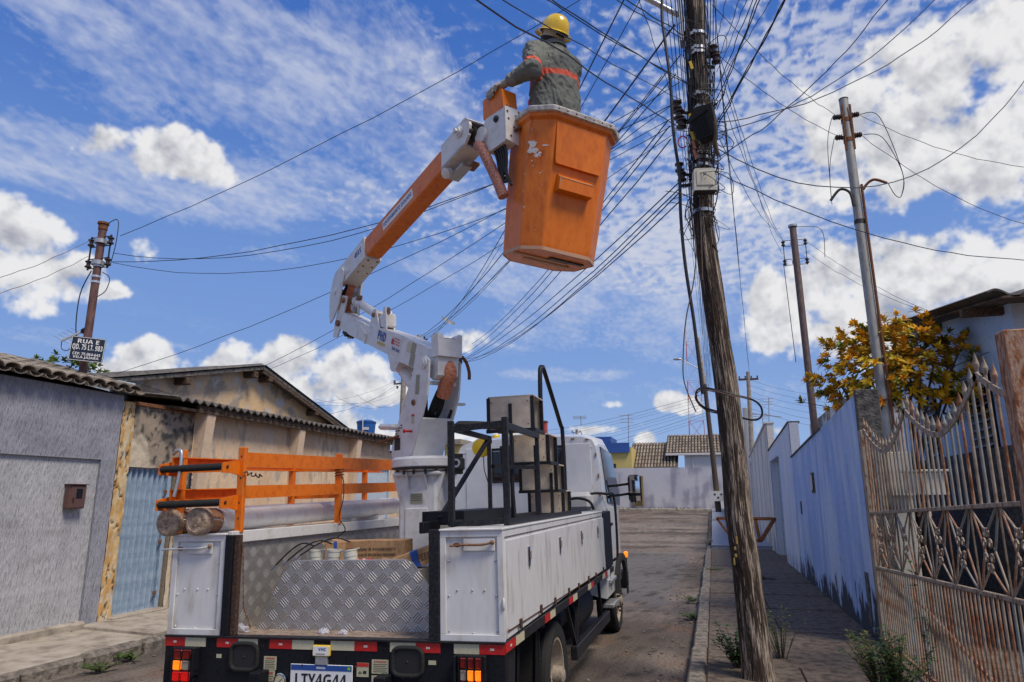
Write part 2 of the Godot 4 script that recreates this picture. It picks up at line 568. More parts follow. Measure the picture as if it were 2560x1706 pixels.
func make_materials() -> void:
	M.asphalt = surf("asphalt", [c3(0.25, 0.24, 0.23), c3(0.72, 0.70, 0.68), c3(1.0, 0.97, 0.93), c3(0.50, 0.48, 0.46)], 0.92, 0.0, 1.1, 0.06, 0.9, {"vc": true, "world": true, "oct": 7})
	M.plaster = surf("plaster", [c3(0.82, 0.82, 0.82), c3(0.97, 0.97, 0.97), c3(0.88, 0.88, 0.88)], 0.9, 0.0, 1.3, 0.02, 0.35, {"vc": true})
	M.rough_plaster = surf("textured render", [c3(0.55, 0.55, 0.56), c3(0.95, 0.95, 0.95), c3(0.72, 0.72, 0.73)], 0.95, 0.0, 0.5, 0.035, 1.1, {"vc": true, "stretch": Vector3(1, 0.22, 1)})
	M.concrete = surf("concrete", [c3(0.21, 0.18, 0.145), c3(0.36, 0.315, 0.262), c3(0.44, 0.39, 0.33)], 0.93, 0.0, 1.9, 0.014, 0.7, {"world": true})
	M.dark_slab = surf("worn brown paving", [c3(0.050, 0.036, 0.028), c3(0.105, 0.080, 0.061), c3(0.165, 0.130, 0.100), c3(0.080, 0.060, 0.046)], 0.92, 0.0, 1.5, 0.02, 0.9, {"world": true})
	M.blue_slab = surf("blue grey paving", [c3(0.20, 0.23, 0.29), c3(0.30, 0.33, 0.40), c3(0.25, 0.27, 0.32)], 0.9, 0.0, 1.5, 0.02, 0.6, {"world": true})
	M.kerb = surf("kerb stone", [c3(0.07, 0.062, 0.055), c3(0.19, 0.165, 0.14), c3(0.30, 0.27, 0.235)], 0.93, 0.0, 0.9, 0.02, 0.9, {"world": true})
	M.dirt = surf("bare soil", [c3(0.13, 0.08, 0.05), c3(0.22, 0.14, 0.09), c3(0.16, 0.11, 0.08)], 0.97, 0.0, 1.2, 0.02, 0.9, {"world": true})
	M.dark_cement = surf("dark cement", [c3(0.035, 0.033, 0.032), c3(0.10, 0.095, 0.088), c3(0.16, 0.15, 0.135)], 0.93, 0.0, 0.8, 0.02, 0.9)
	M.clay = []
	for i in 3:
		var f: float = [0.8, 1.0, 1.25][i]
		M.clay.append(surf("clay tile %d" % i, [c3(0.10, 0.085, 0.07) * f, c3(0.23, 0.19, 0.15) * f, c3(0.31, 0.27, 0.22) * f, c3(0.17, 0.15, 0.13) * f], 0.9, 0.0, 0.6, 0.02, 0.5))
	M.fibro = surf("fibre cement sheet", [c3(0.045, 0.04, 0.037), c3(0.12, 0.11, 0.10), c3(0.22, 0.20, 0.185)], 0.93, 0.0, 0.8, 0.02, 0.4)
	M.timber = surf("old timber", [c3(0.035, 0.022, 0.014), c3(0.09, 0.055, 0.034), c3(0.15, 0.10, 0.065)], 0.85, 0.0, 0.6, 0.03, 0.5, {"stretch": Vector3(1, 1, 0.2)})
	M.blue_sheet = surf("faded blue sheet metal", [c3(0.19, 0.28, 0.40), c3(0.30, 0.40, 0.52), c3(0.36, 0.46, 0.57)], 0.55, 0.0, 1.1, 0.02, 0.0)
	M.pale_sheet = surf("pale sheet metal", [c3(0.38, 0.46, 0.55), c3(0.52, 0.60, 0.68)], 0.5, 0.0, 1.0, 0.02)
	M.rust = surf("rust", [c3(0.06, 0.025, 0.013), c3(0.20, 0.075, 0.03), c3(0.33, 0.15, 0.07)], 0.9, 0.0, 0.3, 0.03, 0.4)
	M.dark_rust = surf("dark rust", [c3(0.018, 0.012, 0.010), c3(0.055, 0.028, 0.018), c3(0.12, 0.055, 0.03)], 0.85, 0.0, 0.25, 0.03, 0.3)
	M.brown_metal = surf("brown enamel", [c3(0.10, 0.05, 0.045), c3(0.14, 0.07, 0.06)], 0.55, 0.0, 0.3, 0.03)
	M.black = surf("black paint", [c3(0.005, 0.006, 0.009), c3(0.013, 0.014, 0.018), c3(0.009, 0.009, 0.012)], 0.5, 0.0, 0.5, 0.03, 0.0, {"spec": 0.3})
	M.black_steel = surf("worn black steel", [c3(0.008, 0.009, 0.013), c3(0.016, 0.017, 0.022), c3(0.040, 0.032, 0.028)], 0.45, 0.0, 0.35, 0.03, 0.1, {"spec": 0.35})
	M.rubber = surf("rubber", [c3(0.008, 0.008, 0.008), c3(0.02, 0.0195, 0.019)], 0.85, 0.0, 0.3, 0.03, 0.2)
	M.white_paint = surf("white paint", [c3(0.50, 0.47, 0.43), c3(0.65, 0.645, 0.635), c3(0.70, 0.70, 0.695), c3(0.62, 0.61, 0.595)], 0.4, 0.0, 1.3, 0.016, 0.0, {"coat": 0.3, "stretch": Vector3(1, 0.3, 1)})
	M.boom_white = surf("worn white enamel", [c3(0.54, 0.51, 0.47), c3(0.66, 0.65, 0.63), c3(0.71, 0.705, 0.69), c3(0.64, 0.625, 0.60)], 0.45, 0.0, 0.9, 0.016, 0.0, {"coat": 0.25})
	M.cab_white = surf("cab paint", [c3(0.66, 0.67, 0.68), c3(0.74, 0.745, 0.75)], 0.3, 0.0, 1.5, 0.02, 0.0, {"coat": 0.6})
	M.orange = surf("orange gelcoat", [c3(0.48, 0.10, 0.008), c3(0.70, 0.16, 0.007), c3(0.76, 0.20, 0.016), c3(0.62, 0.132, 0.006)], 0.42, 0.0, 0.8, 0.02, 0.1, {"coat": 0.12, "spec": 0.4, "stretch": Vector3(1, 0.35, 1)})
	M.orange_rack = surf("orange enamel", [c3(0.60, 0.125, 0.006), c3(0.74, 0.17, 0.008), c3(0.78, 0.19, 0.012)], 0.45, 0.0, 0.8, 0.02, 0.0, {"coat": 0.1, "spec": 0.4})
	M.orange_edge = surf("chipped orange edge", [c3(0.55, 0.52, 0.48), c3(0.62, 0.20, 0.05), c3(0.50, 0.46, 0.42), c3(0.10, 0.09, 0.08)], 0.7, 0.0, 0.16, 0.03)
	M.chipped = surf("bare fibreglass", [c3(0.52, 0.52, 0.50), c3(0.68, 0.67, 0.65)], 0.8, 0.0, 0.1, 0.03)
	M.rim_white = surf("worn rim rubber", [c3(0.22, 0.20, 0.18), c3(0.52, 0.50, 0.48), c3(0.66, 0.65, 0.63)], 0.7, 0.0, 0.4, 0.02, 0.2)
	M.hose_cover = surf("faded pink sleeve", [c3(0.10, 0.03, 0.02), c3(0.46, 0.19, 0.13), c3(0.56, 0.30, 0.24), c3(0.20, 0.08, 0.06)], 0.8, 0.0, 0.25, 0.03, 0.6)
	M.orange_sleeve = surf("orange sleeve", [c3(0.28, 0.07, 0.03), c3(0.62, 0.22, 0.11), c3(0.68, 0.28, 0.15)], 0.6, 0.0, 0.3, 0.03, 0.5)
	M.steel = surf("galvanised steel", [c3(0.38, 0.39, 0.40), c3(0.52, 0.53, 0.54), c3(0.44, 0.45, 0.46)], 0.42, 0.75, 0.4, 0.02)
	M.band_steel = surf("bright steel band", [c3(0.62, 0.63, 0.65), c3(0.72, 0.73, 0.75)], 0.35, 0.7, 0.3, 0.03)
	M.chrome = surf("chrome", [c3(0.62, 0.62, 0.63)], 0.12, 1.0)
	M.dark_metal = surf("dark greasy metal", [c3(0.02, 0.018, 0.016), c3(0.06, 0.052, 0.045)], 0.5, 0.3, 0.3, 0.03)
	M.pvc = surf("dusty white pipe", [c3(0.66, 0.60, 0.52), c3(0.76, 0.73, 0.675), c3(0.80, 0.785, 0.75), c3(0.74, 0.70, 0.635)], 0.45, 0.0, 0.9, 0.016)
	M.pvc_cap = surf("dirty pipe cap", [c3(0.20, 0.125, 0.08), c3(0.38, 0.27, 0.19), c3(0.47, 0.38, 0.30)], 0.7, 0.0, 0.3, 0.02, 0.3)
	M.rust_band = surf("brown sleeve", [c3(0.16, 0.075, 0.04), c3(0.30, 0.16, 0.09)], 0.7, 0.0, 0.3, 0.02)
	M.bed_floor = surf("worn bed boards", [c3(0.12, 0.08, 0.06), c3(0.25, 0.19, 0.15), c3(0.32, 0.26, 0.22)], 0.85, 0.0, 0.6, 0.02, 0.5)
	M.tread = tread_material("tread plate", c3(0.46, 0.445, 0.43), 0.42, 0.7)
	M.tread_dust = tread_material("dusty tread plate", c3(0.58, 0.49, 0.385), 0.7, 0.05)
	M.red_tape = surf("red reflective tape", [c3(0.42, 0.012, 0.012), c3(0.58, 0.02, 0.018)], 0.35, 0.0, 0.3, 0.03)
	M.cream_tape = surf("cream reflective tape", [c3(0.50, 0.46, 0.31), c3(0.60, 0.56, 0.39)], 0.4, 0.0, 0.3, 0.03)
	M.sticker = surf("sticker", [c3(0.44, 0.42, 0.27), c3(0.52, 0.50, 0.34)], 0.5, 0.0, 0.2, 0.03)
	M.sticker_grey = surf("faded data plate", [c3(0.26, 0.25, 0.18), c3(0.34, 0.33, 0.24)], 0.5, 0.0, 0.2, 0.03)
	M.ink_black = surf("black print", [c3(0.015, 0.015, 0.017)], 0.5)
	M.ink_red = surf("red print", [c3(0.5, 0.03, 0.02)], 0.5)
	M.ink_blue = surf("blue print", [c3(0.015, 0.07, 0.30)], 0.5)
	M.ink_white = surf("white print", [c3(0.78, 0.78, 0.76)], 0.5)
	M.ink_yellow = surf("yellow print", [c3(0.72, 0.50, 0.04)], 0.5)
	M.old_yellow = surf("old yellow paint", [c3(0.20, 0.15, 0.07), c3(0.42, 0.31, 0.05)], 0.9, 0.0, 0.08, 0.03)
	M.ink_green = surf("green print", [c3(0.02, 0.30, 0.08)], 0.5)
	M.ink_brown = surf("dark print on card", [c3(0.09, 0.05, 0.03)], 0.7)
	M.plate_white = surf("number plate", [c3(0.74, 0.75, 0.76)], 0.35)
	M.card = surf("cardboard", [c3(0.26, 0.15, 0.07), c3(0.36, 0.215, 0.11), c3(0.42, 0.26, 0.14)], 0.9, 0.0, 0.5, 0.02)
	M.cup = surf("pale grey plastic", [c3(0.50, 0.49, 0.43), c3(0.58, 0.57, 0.50)], 0.5, 0.0, 0.2, 0.03)
	M.cable = surf("black cable", [c3(0.012, 0.012, 0.016), c3(0.022, 0.022, 0.028)], 0.5)
	M.cable_blue = surf("blue black cable", [c3(0.012, 0.02, 0.05)], 0.5)
	M.cable_brown = surf("brown cable", [c3(0.10, 0.06, 0.045), c3(0.15, 0.10, 0.08)], 0.7, 0.0, 0.3, 0.03)
	M.amber = surf("amber lens", [c3(0.78, 0.42, 0.02)], 0.15)
	M.amber_lit = surf("lit amber lens", [c3(0.9, 0.35, 0.02)], 0.2)
	M.amber_lit.emission_enabled = true
	M.amber_lit.emission = Color(1.0, 0.42, 0.04)
	M.amber_lit.emission_energy_multiplier = 1.3
	M.red_lens = surf("red lens", [c3(0.20, 0.006, 0.006)], 0.15)
	M.red_lit = surf("lit red lens", [c3(0.4, 0.01, 0.008)], 0.2)
	M.red_lit.emission_enabled = true
	M.red_lit.emission = Color(1.0, 0.05, 0.02)
	M.red_lit.emission_energy_multiplier = 0.35
	M.clear_lens = surf("clear lens", [c3(0.36, 0.30, 0.24)], 0.15)
	M.glass = StandardMaterial3D.new()
	M.glass.albedo_color = Color(0.05, 0.06, 0.07, 0.35)
	M.glass.transparency = BaseMaterial3D.TRANSPARENCY_ALPHA
	M.glass.roughness = 0.03
	M.dark_glass = surf("dark glass", [c3(0.012, 0.014, 0.017)], 0.05)
	M.mirror = surf("mirror", [c3(0.75, 0.77, 0.8)], 0.03, 1.0)
	M.wheel = surf("wheel rim", [c3(0.20, 0.15, 0.10), c3(0.36, 0.30, 0.23), c3(0.42, 0.37, 0.30)], 0.6, 0.2, 0.3, 0.02)
	M.film = StandardMaterial3D.new()
	M.film.resource_name = "plastic film"
	M.film.albedo_color = Color(0.86, 0.87, 0.92, 0.45)
	M.film.transparency = BaseMaterial3D.TRANSPARENCY_ALPHA
	M.film.roughness = 0.3
	M.rust_pole = surf("rusty brown pole", [c3(0.07, 0.042, 0.038), c3(0.125, 0.078, 0.070), c3(0.16, 0.115, 0.105)], 0.6, 0.0, 0.5, 0.02, 0.0, {"stretch": Vector3(1, 0.3, 1)})
	M.red_pole = surf("red brown pole", [c3(0.075, 0.035, 0.03), c3(0.15, 0.07, 0.058), c3(0.19, 0.10, 0.085)], 0.6, 0.0, 0.5, 0.02, 0.0, {"stretch": Vector3(1, 0.3, 1)})
	M.grey_pole = surf("dull grey paint", [c3(0.20, 0.195, 0.185), c3(0.32, 0.315, 0.30), c3(0.38, 0.375, 0.36)], 0.55, 0.2, 0.6, 0.02, 0.0, {"stretch": Vector3(1, 0.3, 1)})
	M.insulator = surf("dark porcelain", [c3(0.035, 0.02, 0.016), c3(0.07, 0.042, 0.03)], 0.25, 0.0, 0.2, 0.03)
	M.cream = surf("cream plastic", [c3(0.50, 0.48, 0.39), c3(0.58, 0.56, 0.47)], 0.5, 0.0, 0.3, 0.02)
	M.gate_paint = surf("rusting white paint", [c3(0.10, 0.036, 0.016), c3(0.27, 0.205, 0.15), c3(0.36, 0.30, 0.235), c3(0.28, 0.21, 0.155), c3(0.13, 0.05, 0.022)], 0.7, 0.0, 0.7, 0.018, 0.3, {"stretch": Vector3(1, 0.4, 1), "world": true})
	M.gate_grey = surf("grey green paint", [c3(0.17, 0.19, 0.19), c3(0.26, 0.265, 0.25), c3(0.18, 0.10, 0.065)], 0.7, 0.0, 0.6, 0.018, 0.2, {"stretch": Vector3(1, 0.4, 1), "world": true})
	M.gate_rust = surf("rusted paint", [c3(0.10, 0.035, 0.016), c3(0.27, 0.10, 0.04), c3(0.40, 0.28, 0.21), c3(0.22, 0.08, 0.035)], 0.85, 0.0, 0.5, 0.018, 0.4, {"stretch": Vector3(1, 0.4, 1), "world": true})
	M.tank_blue = surf("blue water tank", [c3(0.015, 0.09, 0.33), c3(0.02, 0.12, 0.40)], 0.4, 0.0, 0.6, 0.02)
	M.blue_paint = surf("blue paint", [c3(0.02, 0.08, 0.32), c3(0.03, 0.11, 0.40)], 0.6, 0.0, 1.0, 0.02)
	M.red_paint = surf("red paint", [c3(0.40, 0.05, 0.05), c3(0.50, 0.08, 0.07)], 0.7, 0.0, 1.0, 0.02)
	M.sign_blue = surf("dark blue enamel", [c3(0.012, 0.02, 0.045)], 0.4)
	M.helmet = surf("yellow shell", [c3(0.78, 0.52, 0.012), c3(0.82, 0.56, 0.02)], 0.25, 0.0, 0.3, 0.02, 0.0, {"coat": 0.5})
	M.skin = surf("skin", [c3(0.20, 0.085, 0.05), c3(0.25, 0.11, 0.065)], 0.6, 0.0, 0.1, 0.03)
	M.fabric = surf("work cloth", [c3(0.80, 0.80, 0.80), c3(1, 1, 1), c3(0.88, 0.88, 0.88)], 0.85, 0.0, 0.25, 0.04, 0.2, {"vc": true})
	M.glove = surf("knit glove", [c3(0.30, 0.28, 0.25), c3(0.44, 0.42, 0.38)], 0.9, 0.0, 0.05, 0.04, 0.2)
	M.glove_cuff = surf("green cuff", [c3(0.02, 0.30, 0.24)], 0.8)
	M.hair = surf("dark hair", [c3(0.012, 0.010, 0.009)], 0.7)
	M.leaf_vc = surf("leaf", [c3(1, 1, 1)], 0.55, 0.0, 1.0, 0.02, 0.0, {"vc": true})
	M.leaf_vc.backlight_enabled = true
	M.leaf_vc.backlight = Color(0.62, 0.48, 0.10)
	M.bark = surf("bark", [c3(0.05, 0.035, 0.025), c3(0.12, 0.09, 0.065)], 0.9, 0.0, 0.3, 0.03, 0.6)
	M.vc = surf("painted", [c3(0.90, 0.90, 0.90), c3(1, 1, 1)], 0.8, 0.0, 0.9, 0.02, 0.2, {"vc": true})
	M.wood = wood_material()
	M.jacket_red = surf("red fabric", [c3(0.45, 0.03, 0.025)], 0.8)
	M.glow_yellow = surf("yellow lens", [c3(0.82, 0.55, 0.03)], 0.2)
	M.sign_white = surf("weathered white", [c3(0.55, 0.54, 0.52), c3(0.68, 0.67, 0.66)], 0.7, 0.0, 0.3, 0.03)

# five-bar tread plate: relief only
func tread_material(called: String, base: Color, rough: float, metal: float) -> StandardMaterial3D:
	if not M.has("tread_height"):
		var n := 256
		var im := Image.create_empty(n, n, false, Image.FORMAT_L8)
		for j in n:
			for i in n:
				var u := float(i) / n * 2.0
				var v := float(j) / n * 2.0
				var cu := int(floor(u))
				var cv := int(floor(v))
				var fu := u - cu - 0.5
				var fv := v - cv - 0.5
				var s := 1.0 if (cu + cv) % 2 == 0 else -1.0
				var a := (fu + fv * s) * 0.7071
				var b := (fu * s - fv) * 0.7071 * s
				var hgt := 0.0
				for q in 4:
					var off := (q - 1.5) * 0.19
					var reach := 0.46 - absf(off) * 0.35
					var dd := absf(b - off) / 0.062
					var e := clampf((reach - absf(a)) / 0.08, 0.0, 1.0)
					hgt = maxf(hgt, clampf(1.2 - dd, 0.0, 1.0) * e)
				im.set_pixel(i, j, Color(hgt, hgt, hgt))
		M.tread_height = ImageTexture.create_from_image(im)
	var m := surf(called, [base * 0.62, base, base * 1.12, base * 0.85], rough, metal, 1.0, 0.02)
	m.uv1_scale = Vector3.ONE / 0.155
	m.albedo_texture = null
	m.albedo_color = base.linear_to_srgb()
	m.heightmap_enabled = true
	m.heightmap_texture = M.tread_height
	m.heightmap_scale = 0.32
	return m

# weathered pole timber, wrapped round the trunk: fissures and grey, brown and black strands
func wood_material() -> StandardMaterial3D:
	var w := 192
	var h := 896
	var im := Image.create_empty(w, h, false, Image.FORMAT_RGB8)
	var hi := Image.create_empty(w, h, false, Image.FORMAT_L8)
	var f2 := FastNoiseLite.new()
	f2.seed = 44; f2.frequency = 1.0; f2.fractal_octaves = 4; f2.fractal_gain = 0.6
	for j in h:
		var y := float(j) / h * 8.0
		for i in w:
			var a := TAU * i / w
			var x := cos(a) * 0.9
			var z := sin(a) * 0.9
			var bend := f2.get_noise_3d(x, y * 0.5, z) * 0.5
			var strand := f2.get_noise_3d(x * 5.0 + bend * 2.5, y * 1.0, z * 5.0 + bend)
			var fine := f2.get_noise_3d(x * 15.0 + bend * 4.0, y * 2.6, z * 15.0)
			var crack := clampf(1.0 - absf(strand) * 9.0, 0.0, 1.0) * ss(-0.2, 0.2, f2.get_noise_3d(x * 1.3, y * 0.4 + 9.0, z * 1.3))
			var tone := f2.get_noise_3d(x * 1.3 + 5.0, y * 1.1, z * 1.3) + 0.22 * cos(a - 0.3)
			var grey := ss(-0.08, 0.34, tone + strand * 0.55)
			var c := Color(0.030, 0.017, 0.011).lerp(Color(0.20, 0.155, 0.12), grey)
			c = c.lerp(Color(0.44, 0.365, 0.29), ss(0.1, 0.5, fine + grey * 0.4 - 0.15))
			c = c.lerp(Color(0.05, 0.032, 0.024), ss(0.05, 0.4, -fine))
			c = c.lerp(Color(0.012, 0.009, 0.008), crack)
			im.set_pixel(i, j, c.linear_to_srgb())
			var g := clampf(0.55 + strand * 0.5 + fine * 0.35 - crack * 0.55, 0.0, 1.0)
			hi.set_pixel(i, j, Color(g, g, g))
	var m := StandardMaterial3D.new()
	m.resource_name = "weathered pole timber"
	m.albedo_texture = ImageTexture.create_from_image(im)
	m.roughness = 0.92
	m.uv1_scale = Vector3(1, 0.125, 1)
	m.heightmap_enabled = true
	m.heightmap_texture = ImageTexture.create_from_image(hi)
	m.heightmap_scale = 2.2
	return m
# ---------------------------------------------------------------- ground
func ground_y(z: float) -> float:
	return clampf((-z - 30.0) * 0.0385, 0.0, 0.87)
func build_ground() -> void:
	var g := MB.new().box(Vector3(0, -0.14, -150), Vector3(700, 0.2, 600))
	setting("ground", g, M.dirt)
	var road := MB.new()
	var xa := -6.52
	var xb := -0.28
	var col := func(u: float, v: float) -> Color:
		var x := lerpf(xa, xb, u)
		var z := lerpf(4.0, -56.0, v)
		var p := Vector3(x * 0.55, 0.0, z * 0.30)
		var n := noise3(p)
		var n2 := noise3(Vector3(x * 2.3, 4.0, z * 1.3))
		var n3 := noise3(Vector3(x * 0.9, 9.0, z * 1.6))
		var c := Color(0.115, 0.096, 0.083).lerp(Color(0.25, 0.21, 0.18), ss(-0.35, 0.4, n + n2 * 0.5))
		c = c.lerp(Color(0.20, 0.115, 0.08), ss(0.12, 0.50, n3 + ss(-2.6, -4.5, x) * 0.22) * 0.6)          # red soil worn in
		var patch := ss(-2.75, -2.45, x + n2 * 0.5) * ss(-0.75, -0.95, x + n2 * 0.3) * ss(-12.2, -12.9, z + n2 * 1.2) * ss(-25.0, -24.0, z + n2)
		c = c.lerp(Color(0.165, 0.158, 0.158) * (1.0 + n2 * 0.25), patch * 0.9)                                                # newer grey patch
		c = c.lerp(Color(0.30, 0.265, 0.23), ss(0.02, 0.3, noise3(Vector3(x * 0.12, 2.0, z * 0.42)) + 0.06) * ss(-22.0, -27.0, z) * 0.8)
		c = c.lerp(Color(0.04, 0.034, 0.03), ss(0.25, 0.45, n2 - n * 0.4) * 0.6)
		var crack := absf(noise3(Vector3(x * 0.8, 30.0, z * 0.8)))
		c = c.lerp(Color(0.022, 0.02, 0.018), ss(0.020, 0.006, crack) * 0.8)
		return c
	road.grid(84, 320, func(u: float, v: float) -> Vector3:
		var z := lerpf(4.0, -56.0, v)
		var x := lerpf(xa, xb, u)
		return Vector3(x, ground_y(z) + 0.012 * noise3(Vector3(x, 0, z) * 0.8), z), col)
	setting("road", road, M.asphalt)
	var cross := MB.new()
	cross.box(Vector3(-20, 0.84, -54.2), Vector3(60, 0.06, 4.0))
	setting("road", cross, M.concrete)
	# pavement on the right: slabs and kerb stones
	var pave := MB.new().box(Vector3(0.80, 0.02, -10.5), Vector3(2.0, 0.16, 29.0))
	var po := setting("pavement", pave, M.dirt)
	var z := 3.0
	while z > -24.3:
		var len_z := 1.75 + rng.randf_range(-0.15, 0.2)
		var zc := z - len_z * 0.5
		var b := Basis(Vector3.RIGHT, rng.randf_range(-0.006, 0.006)) * Basis(Vector3.BACK, rng.randf_range(-0.006, 0.006))
		if rng.randf() < 0.6:
			put("slab", MB.new().box(Vector3(0.27, 0.085, zc), Vector3(0.86, 0.09, len_z - 0.025), 0.008, b), M.dark_slab, po)
			put("slab", MB.new().box(Vector3(1.23, 0.087, zc), Vector3(1.03, 0.09, len_z - 0.02), 0.008, b), M.dark_slab, po)
		else:
			put("slab", MB.new().box(Vector3(0.79, 0.085, zc), Vector3(1.9, 0.09, len_z - 0.025), 0.008, b), M.dark_slab, po)
		z -= len_z
	z = 3.0
	while z > -50.0:
		var len_z := 0.95 + rng.randf_range(-0.1, 0.15)
		var gy := ground_y(z - len_z * 0.5)
		var b := Basis(Vector3.UP, rng.randf_range(-0.012, 0.012)) * Basis(Vector3.RIGHT, -0.0385 if z < -30.0 else rng.randf_range(-0.01, 0.01))
		put("kerb_stone", MB.new().box(Vector3(-0.25 + rng.randf_range(-0.012, 0.012), 0.04 + gy, z - len_z * 0.5), Vector3(0.155, 0.19, len_z - 0.015), 0.018, b), M.kerb, po)
		z -= len_z
	var far_pave := MB.new()
	far_pave.grid(1, 20, func(u: float, v: float) -> Vector3:
		var zz := lerpf(-24.4, -51.0, v)
		return Vector3(lerpf(-0.17, 1.9, u), 0.24 + ground_y(zz), zz), func(_u: float, _v: float) -> Color: return Color.WHITE)
	far_pave.box(Vector3(0.86, 0.165, -24.48), Vector3(2.06, 0.155, 0.12), 0.02)
	setting("pavement", far_pave, M.blue_slab)
	# pavement on the left
	var lp := MB.new().box(Vector3(-7.1, 0.0, -12.0), Vector3(1.15, 0.14, 34.0))
	var lo := setting("pavement", lp, M.dirt)
	z = 1.0
	while z > -7.2:
		var len_z := 2.05
		put("slab", MB.new().box(Vector3(-7.13, 0.10, z - len_z * 0.5), Vector3(1.12, 0.10, len_z - 0.014), 0.012, Basis(Vector3.BACK, -0.02)), M.concrete, lo)
		z -= len_z
	z = -7.33
	while z > -20.0:
		put("slab", MB.new().box(Vector3(-7.12, 0.135, z - 0.55), Vector3(1.14, 0.11, 1.085), 0.012, Basis(Vector3.BACK, rng.randf_range(-0.03, 0.0))), M.concrete, lo)
		z -= 1.1
	z = 1.0
	while z > -30.0:
		var len_z := 0.8 + rng.randf_range(-0.15, 0.2)
		put("kerb_stone", MB.new().box(Vector3(-6.5 + rng.randf_range(-0.03, 0.03), 0.04 + rng.randf_range(-0.015, 0.005), z - len_z * 0.5), Vector3(0.17, 0.21, len_z - 0.02), 0.035, Basis(Vector3.UP, rng.randf_range(-0.03, 0.03)) * Basis(Vector3.BACK, rng.randf_range(-0.06, 0.06))), M.kerb, lo)
		z -= len_z
	# loose stones along the gutters
	var stones := MB.new()
	for i in 420:
		var left := i % 3 == 0
		var sx := (-6.33 + absf(rng.randfn(0, 0.25))) if left else (-0.40 - absf(rng.randfn(0, 0.35)))
		var sz := rng.randf_range(-3.0, -24.0)
		var r := rng.randf_range(0.006, 0.022)
		stones.ball(Vector3(sx, r * 0.5, sz), Vector3(r, r * 0.7, r * rng.randf_range(0.7, 1.3)), 5, 3)
	var so := put("gravel", stones, M.kerb)
	so.set_meta("kind", "stuff")
	tag(so, "loose stones and grit lying along both gutters", "gravel")

